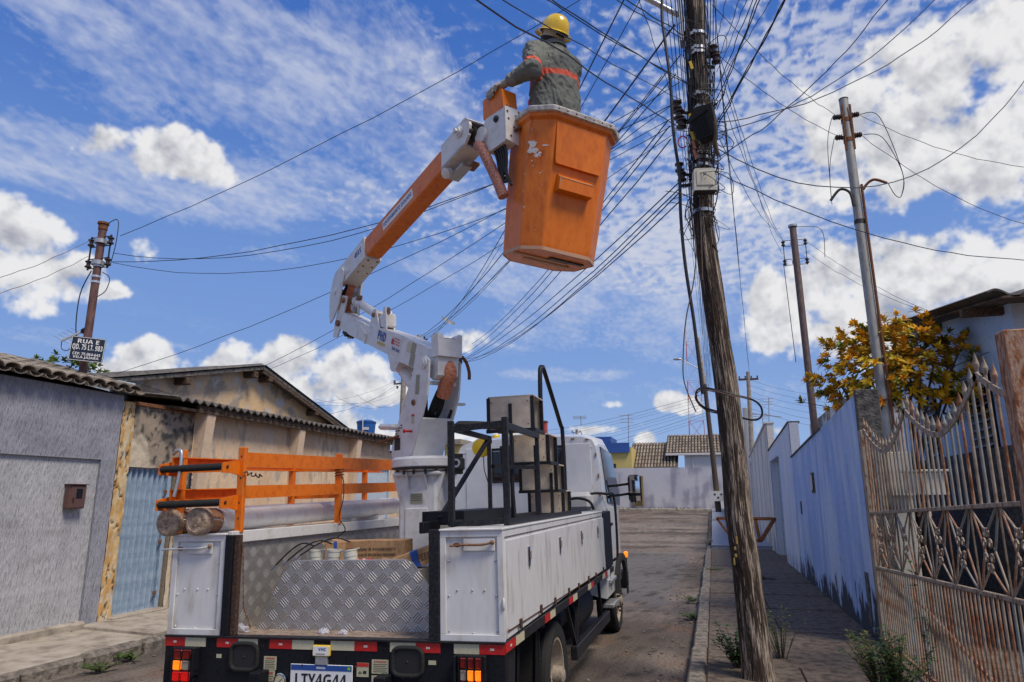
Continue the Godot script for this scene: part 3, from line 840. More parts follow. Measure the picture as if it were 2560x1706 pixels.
# ---------------------------------------------------------------- the houses on the left
func build_left_side() -> void:
	# grey house with the clay tile eave
	var house := thing("grey_house", "grey rendered house wall under a wavy clay tile eave", "house", Vector3(-7.7, 0.15, -4.0))
	var render_col := func(u: float, v: float) -> Color:
		var n := noise3(Vector3(u * 14.0, v * 3.0, 1.0))
		return Color(0.35, 0.36, 0.415) * (1.0 + n * 0.30)
	var panel_col := func(u: float, v: float) -> Color:
		var n := noise3(Vector3(u * 30.0, v * 2.0, 7.0))
		var d := noise3(Vector3(u * 6.0, v * 6.0, 3.0))
		var c := Color(0.50, 0.505, 0.535) * (1.0 + n * 0.16)
		return c.lerp(Color(0.33, 0.33, 0.33), ss(0.15, 0.5, d) * 0.5)
	var core := MB.new().box(Vector3(-0.22, 1.45, -0.3), Vector3(0.36, 2.9, 6.6))
	put("wall", core, M.plaster, house)
	var upper := MB.new().grid(90, 14, func(u: float, v: float) -> Vector3: return Vector3(0.0, lerpf(2.09, 2.97, v), lerpf(3.0, -3.6, u)), render_col)
	upper.grid(4, 40, func(u: float, v: float) -> Vector3: return Vector3(0.0, lerpf(0.0, 2.09, v), lerpf(-3.36, -3.6, u)), render_col)
	upper.grid(4, 40, func(u: float, v: float) -> Vector3: return Vector3(lerpf(0.0, -0.4, u), lerpf(0.0, 2.97, v), -3.602), render_col)
	upper.col = Color(0.30, 0.31, 0.36)
	upper.quad(Vector3(-0.045, 2.09, 3.0), Vector3(-0.045, 2.09, -3.36), Vector3(0.0, 2.09, -3.36), Vector3(0.0, 2.09, 3.0))
	upper.quad(Vector3(0.0, 0.0, -3.36), Vector3(0.0, 2.09, -3.36), Vector3(-0.045, 2.09, -3.36), Vector3(-0.045, 0.0, -3.36))
	put("textured_band", upper, M.rough_plaster, house)
	put("wall_panel", MB.new().grid(120, 40, func(u: float, v: float) -> Vector3: return Vector3(-0.036 + 0.002 * noise3(Vector3(u * 40, v * 4, 0)), lerpf(0.0, 2.09, v), lerpf(3.0, -3.36, u)), panel_col), M.rough_plaster, house)
	put("plinth", MB.new().box(Vector3(-0.01, 0.03, -0.15), Vector3(0.1, 0.14, 6.3), 0.02).box(Vector3(0.0, 0.04, -3.3), Vector3(0.13, 0.12, 0.2), 0.03), M.concrete, house)
	var roof := put("roof", MB.new().box(Vector3(-1.02, 3.20, -0.35), Vector3(2.0, 0.05, 6.5), 0.0, Basis(Vector3.BACK, -0.24)), M.timber, house)
	var cover := MB.new()
	var pan := MB.new()
	for i in 8:
		var a0 := PI * i / 8.0
		var a1 := PI * (i + 1) / 8.0
		for s in [0.0, 1.0]:
			var w := 0.095
			var q := [Vector3(0, sin(a0) * 0.06, cos(a0) * w), Vector3(0, sin(a1) * 0.06, cos(a1) * w), Vector3(-0.5, sin(a1) * 0.05, cos(a1) * w * 0.8), Vector3(-0.5, sin(a0) * 0.05, cos(a0) * w * 0.8)]
			if s == 0.0:
				cover.smooth_quad(q, [q[0] * Vector3(0, 1, 1), q[1] * Vector3(0, 1, 1), q[2] * Vector3(0, 1, 1), q[3] * Vector3(0, 1, 1)])
				var th := Vector3(0, -0.014, 0)
				cover.quad(q[1], q[0], q[0] + th, q[1] + th)
				cover.quad(q[0] + th, q[3] + th, q[2] + th, q[1] + th)
			else:
				var dn := []
				for e in q:
					dn.append(Vector3(e.x, -e.y * 0.85, e.z * 0.9))
				pan.quad(dn[0], dn[1], dn[2], dn[3])
				pan.quad(dn[1], dn[0], dn[0] + Vector3(0, 0.012, 0), dn[1] + Vector3(0, 0.012, 0))
	var cover_mesh := cover.mesh()
	var pan_mesh := pan.mesh()
	for i in 24:
		for row in 4:
			var tz := 0.95 - i * 0.196
			var tx := 0.17 - row * 0.40
			for kind in 2:
				var tile := put("roof_tile", cover_mesh if kind == 0 else pan_mesh, M.clay[rng.randi() % 3], roof)
				tile.transform = Transform3D(Basis(Vector3.BACK, -0.24 + rng.randf_range(-0.02, 0.02)) * Basis(Vector3.UP, rng.randf_range(-0.03, 0.03)), Vector3(tx, 3.02 + (0.17 - tx) * 0.245 + (0.03 if kind == 0 else 0.015) + row * 0.006, tz - (0.098 if kind == 1 else 0.0) - 0.05))
	var meter := thing("meter_box", "small brown metal meter box on the grey wall", "meter box", Vector3(-7.73, 1.62, -7.02))
	put("case", MB.new().box(Vector3(0.045, 0.145, 0), Vector3(0.09, 0.29, 0.235), 0.008), M.brown_metal, meter)
	put("door", MB.new().box(Vector3(0.094, 0.145, 0), Vector3(0.012, 0.27, 0.215), 0.004), M.brown_metal, meter)
	put("window", MB.new().box(Vector3(0.1015, 0.185, -0.01), Vector3(0.006, 0.115, 0.085)), M.dark_glass, meter)
	put("latch", MB.new().box(Vector3(0.108, 0.11, 0.07), Vector3(0.02, 0.05, 0.012), 0.003), M.dark_metal, meter)
	put("hood", MB.new().box(Vector3(0.055, 0.296, 0), Vector3(0.13, 0.012, 0.26), 0.004), M.brown_metal, meter)
	# low pale parapet behind the tiles
	var para := thing("parapet", "pale blue parapet with a flat coping behind the clay tiles", "parapet", Vector3(-8.9, 0.0, -7.2))
	put("wall", MB.new().box(Vector3(0, 1.72, -0.1), Vector3(0.5, 3.44, 2.6)), M.pale_sheet, para)
	put("coping", MB.new().box(Vector3(0, 3.47, -0.1), Vector3(0.62, 0.05, 2.74), 0.008), M.pale_sheet, para)
	# beige building
	var bei := thing("beige_house", "weathered beige house with dark corrugated eave and stained plaster", "house", Vector3(-7.7, 0.15, -12.0))
	var beige := func(u: float, v: float) -> Color:
		var z := lerpf(3.0, -6.0, u)
		var y := v * 3.0
		var n := noise3(Vector3(z * 0.6, y * 0.6, 5.0))
		var n2 := noise3(Vector3(z * 2.6, y * 1.6, 8.0))
		var c := Color(0.70, 0.49, 0.31).lerp(Color(0.76, 0.56, 0.38), ss(-0.3, 0.3, n))
		c = c.lerp(Color(0.36, 0.31, 0.26), ss(0.20, 0.42, n2 + n * 0.7 - 0.04) * 0.7)
		c = c.lerp(Color(0.62, 0.55, 0.47), ss(0.22, 0.3, noise3(Vector3(z * 1.3, y * 1.9, 21.0))) * 0.5)
		return c
	put("wall", MB.new().grid(180, 60, func(u: float, v: float) -> Vector3: return Vector3(0.006 * noise3(Vector3(u * 30, v * 10, 0)), v * 3.05 - 0.15, lerpf(3.0, -1.95, u)), beige).box(Vector3(-0.2, 1.4, 0.5), Vector3(0.36, 3.0, 4.9)), M.plaster, bei)
	put("wall", MB.new().grid(40, 60, func(u: float, v: float) -> Vector3: return Vector3(0.0, v * 2.8 - 0.1, lerpf(-3.92, -6.2, u)), beige).box(Vector3(-0.2, 1.3, -5.05), Vector3(0.36, 2.75, 2.2)), M.plaster, bei)
	put("wall", MB.new().grid(30, 12, func(u: float, v: float) -> Vector3: return Vector3(0.0, lerpf(2.3, 2.9, v), lerpf(-1.95, -3.92, u)), beige), M.plaster, bei)
	var pale := func(u: float, v: float) -> Color:
		return Color(0.60, 0.45, 0.325) * (1.0 + 0.15 * noise3(Vector3(u * 3, v * 9, 2)))
	for zz in [2.98, 0.42, -1.86]:                                 # brackets that flare out under the eave
		var br := MB.new()
		var o := Vector3(0, 0, zz)
		br.colored = true
		br.col = Color(0.70, 0.53, 0.385)
		br.prism(PackedVector2Array([Vector2(0, 2.9), Vector2(0.22, 2.9), Vector2(0.02, 0.6), Vector2(0, 0.6)]), o + Vector3(0, 0, -0.19), Vector3.RIGHT, Vector3.UP, Vector3(0, 0, 0.19))
		put("bracket", br, M.plaster, bei)
	# eave of corrugated sheets
	var eave := put("roof", MB.new().box(Vector3(-0.52, 2.985, -0.35), Vector3(1.5, 0.04, 7.9), 0.0, Basis(Vector3.BACK, -0.12)), M.timber, bei)
	for i in 8:
		var sheet := MB.new()
		var z0 := 3.75 - i * 1.08
		sheet.grid(48, 1, func(u: float, v: float) -> Vector3:
			var zz := z0 - u * 1.1
			return Vector3(lerpf(0.30, -1.6, v), lerpf(3.02, 3.25, v) + 0.03 * cos(zz * TAU / 0.177) + (0.008 if i % 2 == 0 else 0.0), zz), func(_u: float, _v: float) -> Color: return Color.WHITE)
		sheet.grid(48, 1, func(u: float, v: float) -> Vector3:
			var zz := z0 - u * 1.1
			return Vector3(0.30, lerpf(3.0, 3.02, v) + 0.03 * cos(zz * TAU / 0.177) + (0.008 if i % 2 == 0 else 0.0), zz), func(_u: float, _v: float) -> Color: return Color.WHITE)
		put("roof_sheet", sheet, M.fibro, eave)
	put("beam", MB.new().beam(Vector3(0.20, 2.93, 3.2), Vector3(0.20, 2.93, -6.0), 0.07, 0.12, Vector3.UP, 0.006), M.timber, eave)
	for i in 7:
		put("rafter", MB.new().beam(Vector3(0.25, 2.93, 2.6 - i * 1.3), Vector3(-0.8, 3.08, 2.6 - i * 1.3), 0.06, 0.09), M.timber, eave)
	# gable behind
	var gable_base := Vector3(-9.0, 0, -12.07)
	var gab := thing("gable_house", "beige gabled wall with peeling plaster under a shallow grey roof", "house", gable_base)
	var gcol := func(u: float, v: float) -> Color:
		var z := u * 9.0
		var y := v * 2.0
		var n := noise3(Vector3(z * 0.55, y * 0.9, 31.0))
		var n2 := noise3(Vector3(z * 1.9, y * 1.4, 38.0))
		var c := Color(0.72, 0.50, 0.28).lerp(Color(0.70, 0.53, 0.36), ss(-0.2, 0.3, n))
		c = c.lerp(Color(0.42, 0.34, 0.26), ss(0.10, 0.18, n2 + n * 0.6 - 0.02))
		c = c.lerp(Color(0.58, 0.56, 0.55), ss(0.30, 0.36, noise3(Vector3(z * 2.4, y * 2.2, 51.0))))
		return c
	var wall_top := func(z: float) -> float: return 4.34 - absf(z) * (0.235 if z > 0.0 else 0.267)
	put("wall", MB.new().grid(150, 40, func(u: float, v: float) -> Vector3:
		var z := lerpf(5.0, -4.1, u)
		return Vector3(0.01 * noise3(Vector3(u * 20, v * 6, 1)), lerpf(2.2, wall_top.call(z), v), z), gcol), M.plaster, gab)
	put("wall", MB.new().box(Vector3(-3.0, 1.7, 0.3), Vector3(5.9, 3.4, 8.6)), M.concrete, gab)
	var gr := put("roof", MB.new().prism(PackedVector2Array([Vector2(5.3, 3.16), Vector2(0, 4.40), Vector2(-4.45, 3.20), Vector2(-4.45, 3.14), Vector2(0, 4.33), Vector2(5.3, 3.10)]), Vector3(0.26, 0, 0), Vector3.BACK, Vector3.UP, Vector3(-6.4, 0, 0)), M.fibro, gab)
	for s in [[5.3, 1], [-4.45, -1]]:
		for i in 4:
			var x0 := 0.29 - i * 1.08
			var sh := MB.new()
			var run: float = s[0]
			var drop: float = 1.24 if s[1] > 0 else 1.20
			sh.grid(30, 6, func(u: float, v: float) -> Vector3:
				var xx := x0 - u * 1.1
				return Vector3(xx, 4.44 - drop * v + 0.025 * cos(xx * TAU / 0.177) + i % 2 * 0.008, run * v), func(_u: float, _v: float) -> Color: return Color.WHITE)
			put("roof_sheet", sh, M.fibro, gr)
	for e in [[4.0, 0.94], [2.1, 0.49], [0.25, 0.06], [-0.25, 0.07], [-2.1, 0.56], [-3.7, 0.99]]:
		put("purlin", MB.new().box(Vector3(0.10, 4.24 - e[1], e[0]), Vector3(0.34, 0.12, 0.12), 0.01), M.timber, gr)
	put("bargeboard", MB.new().beam(Vector3(0.24, 4.30, 0.0), Vector3(0.24, 3.11, -4.42), 0.03, 0.09), M.timber, gr)
	# cracked yellow pier and lintel with the blue gate between
	var pier := thing("gate_pier", "cracked yellow pier and stained grey lintel framing a blue door", "wall", Vector3(-7.72, 0.15, -7.62))
	var cracked := func(u: float, v: float) -> Color:
		var n := noise3(Vector3(u * 1.6, v * 9.0, 61.0))
		var cr := absf(noise3(Vector3(u * 1.2, v * 5.0, 66.0)))
		var c := Color(0.60, 0.36, 0.13).lerp(Color(0.68, 0.52, 0.30), ss(-0.15, 0.3, n))
		c = c.lerp(Color(0.64, 0.58, 0.46), ss(0.15, 0.35, noise3(Vector3(u * 3.0, v * 14.0, 70.0))))
		return c.lerp(Color(0.05, 0.035, 0.03), ss(0.05, 0.015, cr))
	put("pier", MB.new().grid(14, 120, func(u: float, v: float) -> Vector3:
		var bulge := 0.02 * noise3(Vector3(u * 2, v * 8, 62)) - 0.02 * ss(0.05, 0.0, absf(noise3(Vector3(u * 1.2, v * 5.0, 66.0))))
		return Vector3(bulge + 0.01, v * 2.9, lerpf(0.0, -0.21, u)), cracked).box(Vector3(-0.2, 1.45, -0.105), Vector3(0.37, 2.9, 0.205)), M.plaster, pier)
	var stained := func(u: float, v: float) -> Color:
		var n := noise3(Vector3(u * 4.0, v * 2.4, 81.0))
		var n2 := noise3(Vector3(u * 9.0, v * 6.0, 85.0))
		var c := Color(0.36, 0.29, 0.22).lerp(Color(0.17, 0.15, 0.13), ss(-0.2, 0.35, n + n2 * 0.4))
		c = c.lerp(Color(0.07, 0.065, 0.06), ss(0.08, 0.34, n2 + n * 0.5))
		return c.lerp(Color(0.62, 0.53, 0.40), ss(0.02, 0.09, 0.42 - u * 0.9 - v * 0.55 + n * 0.25))
	put("lintel", MB.new().grid(50, 36, func(u: float, v: float) -> Vector3: return Vector3(0.015 + 0.012 * noise3(Vector3(u * 5, v * 4, 2)) - 0.02 * ss(0.02, 0.09, 0.42 - u * 0.9 - v * 0.55), lerpf(2.02, 2.87, v), lerpf(-0.21, -1.38, u)), stained).box(Vector3(-0.2, 2.44, -0.79), Vector3(0.37, 0.86, 1.16)), M.plaster, pier)
	put("pier", MB.new().grid(14, 60, func(u: float, v: float) -> Vector3: return Vector3(0.01 + 0.012 * noise3(Vector3(u * 2, v * 8, 92)), v * 2.02, lerpf(-1.13, -1.38, u)), stained).box(Vector3(-0.2, 1.0, -1.255), Vector3(0.37, 2.0, 0.24)), M.plaster, pier)
	for i in 5:
		put("brick", MB.new().box(Vector3(0.0, 2.89, -0.3 - i * 0.23), Vector3(0.12, 0.05, 0.21), 0.006), M.rust, pier)
	sheet_gate(Vector3(-7.80, 0.20, -7.83), 0.80, 1.95, 8, M.blue_sheet, "faded blue corrugated metal door with rusty frame in yellow pier", "sheet_door")
	sheet_gate(Vector3(-7.74, 0.17, -13.95), 1.95, 2.25, 18, M.pale_sheet, "pale blue ribbed metal gate in the beige house wall", "sheet_gate")
	put("step", MB.new().box(Vector3(0.0, 0.03, -0.62), Vector3(0.25, 0.1, 0.95), 0.012), M.concrete, pier)
	var plaque := thing("address_plaque", "black address plaque with white lettering on the beige wall", "sign", Vector3(-7.67, 2.02, -9.12))
	put("panel", MB.new().box(Vector3(0, 0, 0), Vector3(0.014, 0.34, 0.27), 0.003), M.sign_blue, plaque)
	var rows := ["RUA E", "L. 984", "75064-643", "V. JAIARA"]
	for i in 4:
		letters(plaque, rows[i], Vector3(0.0095, 0.12 - i * 0.08, 0), Vector3(0, 0, -1), Vector3.UP, 0.22, 0.05, M.ink_white)
	# shed roof far left and the yard tree behind it
	var shed := thing("shed_roof", "dark corrugated shed roof beyond the clay tiles", "roof", Vector3(-10.4, 3.3, -6.6))
	for i in 4:
		put("roof_sheet", MB.new().grid(30, 2, func(u: float, v: float) -> Vector3: return Vector3(lerpf(0.6, -1.6, v), 0.45 + v * 0.4 + 0.03 * cos((i + u) * 1.1 * TAU / 0.177) - (i + u) * 0.06, 1.8 - (i + u) * 1.1), func(_u: float, _v: float) -> Color: return Color.WHITE), M.fibro, shed)
	put("rafter", MB.new().beam(Vector3(0.5, 0.38, 1.8), Vector3(0.5, 0.12, -2.5), 0.06, 0.1), M.timber, shed)
	put("wall", MB.new().box(Vector3(-0.6, -1.6, -0.4), Vector3(0.2, 3.3, 4.0)), M.concrete, shed)

func sheet_gate(at: Vector3, wide: float, high: float, ribs: int, m: Material, label: String, called: String) -> void:
	var t := thing(called, label, "gate", at)
	put("leaf", MB.new().grid(ribs * 8, 10, func(u: float, v: float) -> Vector3:
		var ph := sin(u * ribs * TAU)
		return Vector3((0.018 if ribs > 10 else 0.030) * clampf(ph * 1.6, -1.0, 1.0) + 0.004 * noise3(Vector3(u * 5, v * 5, at.z)), v * high, -u * wide), func(_u: float, _v: float) -> Color: return Color.WHITE), m, t)
	put("frame", MB.new().box(Vector3(0.01, high * 0.5, -wide - 0.04), Vector3(0.07, high, 0.07), 0.006), m, t)
	put("frame", MB.new().box(Vector3(0.01, high * 0.5, 0.012), Vector3(0.05, high, 0.03), 0.004), M.rust, t)
	put("frame", MB.new().box(Vector3(0.01, high + 0.012, -wide * 0.5), Vector3(0.06, 0.035, wide), 0.004), m, t)
	put("frame", MB.new().box(Vector3(0.01, 0.0, -wide * 0.5), Vector3(0.05, 0.03, wide), 0.004), M.rust, t)
	for i in 3:
		put("hinge", MB.new().box(Vector3(0.05, high * (0.12 + 0.36 * i), -wide + 0.03), Vector3(0.02, 0.05, 0.06), 0.004), M.rust, t)
# ---------------------------------------------------------------- walls, gate and house on the right
func wall_strip(t: Node3D, called: String, z0: float, z1: float, y0: float, top0: float, top1: float, col: Callable, nu: int, nv: int, face := 1.75) -> MeshInstance3D:   # wall facing the street, in world coordinates minus the thing's place
	var o := -t.position
	var mb := MB.new(Transform3D(Basis(), o))
	mb.grid(nv, nu, func(v: float, u: float) -> Vector3:
		var z := lerpf(z0, z1, u)
		return Vector3(face + 0.006 * noise3(Vector3(z * 0.7, v * 3.0, 4.0)), lerpf(y0, lerpf(top0, top1, u), v), z), func(v: float, u: float) -> Color: return col.call(lerpf(z0, z1, u), v * lerpf(top0, top1, u)))
	mb.col = col.call(z0, 1.8)
	mb.prism(PackedVector2Array([Vector2(-z0, y0), Vector2(-z1, y0), Vector2(-z1, top1 - 0.002), Vector2(-z0, top0 - 0.002)]), Vector3(face + 0.012, 0, 0), Vector3(0, 0, -1), Vector3.UP, Vector3(0.2, 0, 0))
	return put(called, mb, M.plaster, t)
func build_right_side() -> void:
	var blue_col := func(z: float, y: float) -> Color:
		var n := noise3(Vector3(z * 0.5, y * 0.25, 101.0))
		var streak := noise3(Vector3(z * 3.0, y * 0.55, 104.0)) * 0.8
		var fine := noise3(Vector3(z * 16.0, y * 1.2, 109.0))
		var c := Color(0.32, 0.46, 0.80).lerp(Color(0.50, 0.61, 0.83), ss(-0.3, 0.35, n + streak * 0.6))
		c = c.lerp(Color(0.60, 0.68, 0.82), ss(0.10, 0.45, streak) * 0.6)
		c = c.lerp(Color(0.24, 0.32, 0.50), ss(0.16, 0.46, -streak + fine * 0.3) * 0.4)
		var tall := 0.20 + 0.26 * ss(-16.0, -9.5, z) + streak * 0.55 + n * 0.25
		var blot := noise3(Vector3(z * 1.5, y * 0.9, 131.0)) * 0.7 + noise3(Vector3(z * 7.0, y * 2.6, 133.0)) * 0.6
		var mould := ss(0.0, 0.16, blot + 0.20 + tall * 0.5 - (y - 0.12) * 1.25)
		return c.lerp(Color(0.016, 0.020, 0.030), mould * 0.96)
	var wall := thing("blue_wall", "light blue street wall with black mould along its foot", "wall", Vector3(1.85, 0.1, -13.0))
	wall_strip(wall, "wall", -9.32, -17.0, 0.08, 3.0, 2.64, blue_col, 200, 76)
	put("wall_end", MB.new(Transform3D(Basis(), -wall.position)).box(Vector3(1.875, 1.57, -9.28), Vector3(0.27, 2.96, 0.1), 0.012), M.dark_cement, wall)
	put("coping", MB.new(Transform3D(Basis(), -wall.position)).beam(Vector3(1.86, 2.87, -12.3), Vector3(1.86, 2.655, -17.02), 0.27, 0.03), M.dark_cement, wall)
	put("meter_niche", MB.new(Transform3D(Basis(), -wall.position)).box(Vector3(1.742, 2.02, -13.75), Vector3(0.03, 0.36, 0.34), 0.008), M.dark_cement, wall)
	put("meter_window", MB.new(Transform3D(Basis(), -wall.position)).box(Vector3(1.722, 2.03, -13.70), Vector3(0.02, 0.27, 0.16), 0.004), M.dark_glass, wall)
	put("meter_frame", MB.new(Transform3D(Basis(), -wall.position)).box(Vector3(1.728, 2.02, -13.90), Vector3(0.02, 0.30, 0.05), 0.004), M.sign_white, wall)
	put("number_plate", MB.new(Transform3D(Basis(), -wall.position)).box(Vector3(1.74, 1.55, -15.9), Vector3(0.012, 0.26, 0.16), 0.003), M.dark_cement, wall)
	put("drain_opening", MB.new(Transform3D(Basis(), -wall.position)).box(Vector3(1.745, 0.55, -9.75), Vector3(0.022, 0.62, 0.16), 0.004), M.dark_cement, wall)
	# door section
	var plain_blue := func(z: float, y: float) -> Color:
		var n := noise3(Vector3(z * 0.8, y * 0.4, 121.0))
		var s := noise3(Vector3(z * 4.0, y * 0.3, 127.0))
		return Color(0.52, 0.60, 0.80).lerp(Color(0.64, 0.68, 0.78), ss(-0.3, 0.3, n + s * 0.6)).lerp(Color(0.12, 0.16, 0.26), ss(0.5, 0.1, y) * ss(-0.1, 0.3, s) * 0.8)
	var wb := thing("blue_wall", "taller pale blue wall with a recessed blue door", "wall", Vector3(1.85, 0.1, -20.2))
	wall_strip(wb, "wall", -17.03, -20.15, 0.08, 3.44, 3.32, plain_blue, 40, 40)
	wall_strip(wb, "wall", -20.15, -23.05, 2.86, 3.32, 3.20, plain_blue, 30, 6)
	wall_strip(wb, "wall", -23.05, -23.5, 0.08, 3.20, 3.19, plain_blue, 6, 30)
	put("coping", MB.new(Transform3D(Basis(), -wb.position)).beam(Vector3(1.86, 3.455, -17.03), Vector3(1.86, 3.21, -23.5), 0.27, 0.03), M.dark_cement, wb)
	put("door", MB.new(Transform3D(Basis(), -wb.position)).box(Vector3(1.97, 1.5, -21.6), Vector3(0.05, 2.75, 2.86), 0.01), M.blue_sheet, wb)
	for i in 6:
		put("door_rib", MB.new(Transform3D(Basis(), -wb.position)).box(Vector3(1.94, 1.5, -20.4 - i * 0.48), Vector3(0.03, 2.7, 0.03), 0.004), M.blue_sheet, wb)
	put("jamb", MB.new(Transform3D(Basis(), -wb.position)).box(Vector3(1.80, 1.48, -20.19), Vector3(0.08, 2.76, 0.05), 0.004), M.dark_cement, wb)
	# white wall beyond
	var white := func(z: float, y: float) -> Color:
		var s := noise3(Vector3(z * 2.0, y * 0.3, 141.0))
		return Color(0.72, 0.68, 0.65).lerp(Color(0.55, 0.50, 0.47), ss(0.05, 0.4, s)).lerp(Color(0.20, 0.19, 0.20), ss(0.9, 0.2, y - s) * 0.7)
	var wc := thing("white_wall", "off-white wall with shallow pilasters beyond the blue door", "wall", Vector3(1.85, 0.1, -30.0))
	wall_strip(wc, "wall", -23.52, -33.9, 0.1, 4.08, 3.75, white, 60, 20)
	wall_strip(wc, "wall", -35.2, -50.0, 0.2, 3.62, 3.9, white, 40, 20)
	wall_strip(wc, "wall", -33.9, -35.2, 3.3, 3.75, 3.62, white, 8, 4)
	for i in 5:
		put("pilaster", MB.new(Transform3D(Basis(), -wc.position)).box(Vector3(1.74, 2.0, -24.2 - i * 2.2), Vector3(0.06, 3.75 - i * 0.05, 0.28), 0.006), M.sign_white, wc)
	put("coping", MB.new(Transform3D(Basis(), -wc.position)).beam(Vector3(1.84, 4.1, -23.5), Vector3(1.84, 3.64, -35.2), 0.3, 0.05), M.sign_white, wc)
	put("door", MB.new(Transform3D(Basis(), -wc.position)).box(Vector3(1.88, 1.9, -34.55), Vector3(0.05, 2.9, 1.28)), M.sign_white, wc)
	put("pylon", MB.new(Transform3D(Basis(), -wc.position)).box(Vector3(1.95, 3.2, -38.5), Vector3(0.4, 6.4, 0.5), 0.02), M.sign_white, wc)
	# back building seen over the wall
	var bk := thing("back_building", "mould streaked white building rising behind the blue wall", "building", Vector3(5.5, 0, -21.0))
	put("wall", MB.new().grid(60, 30, func(u: float, v: float) -> Vector3: return Vector3(lerpf(-2.4, 2.8, u), v * 4.05, 3.2), func(u: float, v: float) -> Color:
		var n := noise3(Vector3(u * 6, v * 5, 161.0))
		return Color(0.58, 0.58, 0.60).lerp(Color(0.13, 0.13, 0.14), ss(0.05, 0.45, n + ss(0.6, 1.0, v) * 0.3))).grid(40, 30, func(u: float, v: float) -> Vector3: return Vector3(-2.4, v * 4.05, lerpf(-3.0, 3.2, u)), func(u: float, v: float) -> Color:
		var n := noise3(Vector3(u * 6, v * 5, 171.0))
		return Color(0.55, 0.55, 0.57).lerp(Color(0.13, 0.13, 0.14), ss(0.1, 0.45, n + ss(0.6, 1.0, v) * 0.3))).box(Vector3(0.2, 2.0, 0.05), Vector3(5.15, 4.05, 6.1)), M.plaster, bk)
	put("chimney", MB.new().box(Vector3(-1.2, 4.2, 3.0), Vector3(0.5, 0.5, 0.3), 0.02), M.concrete, bk)
	# blue house behind the gate
	var bh := thing("blue_house", "bright blue house wall with louvred window under corrugated roof", "house", Vector3(3.6, 0, -9.6))
	var bcol := func(u: float, v: float) -> Color:
		var n := noise3(Vector3(u * 5.0, v * 3.0, 181.0))
		var s := noise3(Vector3(u * 22.0, v * 1.5, 184.0))
		return Color(0.46, 0.62, 0.86).lerp(Color(0.56, 0.70, 0.86), ss(-0.3, 0.3, n + s * 0.5))
	put("wall", MB.new().grid(30, 40, func(v: float, u: float) -> Vector3: return Vector3(0, lerpf(2.34, lerpf(4.07, 4.90, u), v), lerpf(0.18, -5.3, u)), bcol).grid(20, 30, func(u: float, v: float) -> Vector3: return Vector3(lerpf(0.0, 4.2, u), lerpf(0.0, 4.05, v), 0.18), bcol).prism(PackedVector2Array([Vector2(-0.12, 0.0), Vector2(5.3, 0.0), Vector2(5.3, 4.86), Vector2(-0.12, 4.04)]), Vector3(0.03, 0, 0), Vector3(0, 0, -1), Vector3.UP, Vector3(4.1, 0, 0)), M.plaster, bh)
	put("wainscot", MB.new().box(Vector3(-0.03, 1.19, -2.5), Vector3(0.1, 2.38, 5.7), 0.01), M.dark_cement, bh)
	put("wainscot", MB.new().box(Vector3(2.1, 1.19, 0.21), Vector3(4.3, 2.38, 0.1), 0.01), M.dark_cement, bh)
	for w in 2:
		var zc := -1.2 - w * 2.35
		var win := put("window", MB.new().box(Vector3(-0.01, 2.87, zc), Vector3(0.06, 1.04, 0.88), 0.008), M.black, bh)
		for side in 2:
			for i in 9:
				put("louvre", MB.new().box(Vector3(-0.055, 2.44 + i * 0.108, zc + 0.2 - side * 0.41), Vector3(0.075, 0.010, 0.34), 0.0, Basis(Vector3.BACK, 0.6)), M.blue_sheet, win)
	var roof := put("roof", MB.new().prism(PackedVector2Array([Vector2(-0.9, 3.945), Vector2(5.8, 4.957), Vector2(5.8, 4.98), Vector2(-0.9, 3.97)]), Vector3(-0.34, 0, 0), Vector3(0, 0, -1), Vector3.UP, Vector3(5.0, 0, 0)), M.timber, bh)
	for i in 5:
		put("roof_sheet", MB.new().grid(36, 3, func(u: float, v: float) -> Vector3:
			var x := -0.48 + (i + u) * 1.1
			var z := lerpf(0.9, -5.9, v)
			return Vector3(x, 4.155 - z * 0.151 + 0.045 * cos(x * TAU / 0.40), z), func(_u: float, _v: float) -> Color: return Color.WHITE).grid(36, 1, func(u: float, v: float) -> Vector3:
			var x := -0.48 + (i + u) * 1.1
			return Vector3(x, 4.155 - 0.9 * 0.151 + 0.045 * cos(x * TAU / 0.40) - 0.024 * (1.0 - v), 0.9), func(_u: float, _v: float) -> Color: return Color.WHITE), M.fibro, roof)
	for zz in [-0.06, -2.4, -4.9]:
		put("rafter", MB.new().box(Vector3(-0.16, 4.01 - zz * 0.151, zz), Vector3(0.6, 0.10, 0.10), 0.008), M.timber, roof)
	build_gate()
	# cream meter cabinet and letter box behind the gate
	var mb := thing("meter_cabinet", "cream meter cabinet on a post just behind the ornate gate", "cabinet", Vector3(2.12, 0.05, -9.55))
	put("case", MB.new().box(Vector3(0, 1.98, 0), Vector3(0.34, 0.52, 0.5), 0.012), M.cream, mb)
	put("window", MB.new().box(Vector3(-0.175, 2.07, 0.15), Vector3(0.012, 0.24, 0.1)), M.dark_glass, mb)
	put("post", MB.new().box(Vector3(0, 0.87, 0), Vector3(0.3, 1.74, 0.34), 0.012), M.cream, mb)
	var lb := thing("letter_box", "cream slanted lid letter box hanging inside the ornate gate", "letter box", Vector3(1.98, 1.88, -7.55))
	put("box", MB.new().prism(PackedVector2Array([Vector2(-0.02, -0.08), Vector2(0.72, -0.10), Vector2(0.72, 0.10), Vector2(0.0, 0.12)]), Vector3(-0.1, 0, -0.5), Vector3.BACK, Vector3.UP, Vector3(0.2, 0, 0)), M.cream, lb)
	put("lid", MB.new().box(Vector3(0, 0.125, -0.15), Vector3(0.25, 0.02, 0.8), 0.004, Basis(Vector3.RIGHT, 0.02)), M.cream, lb)
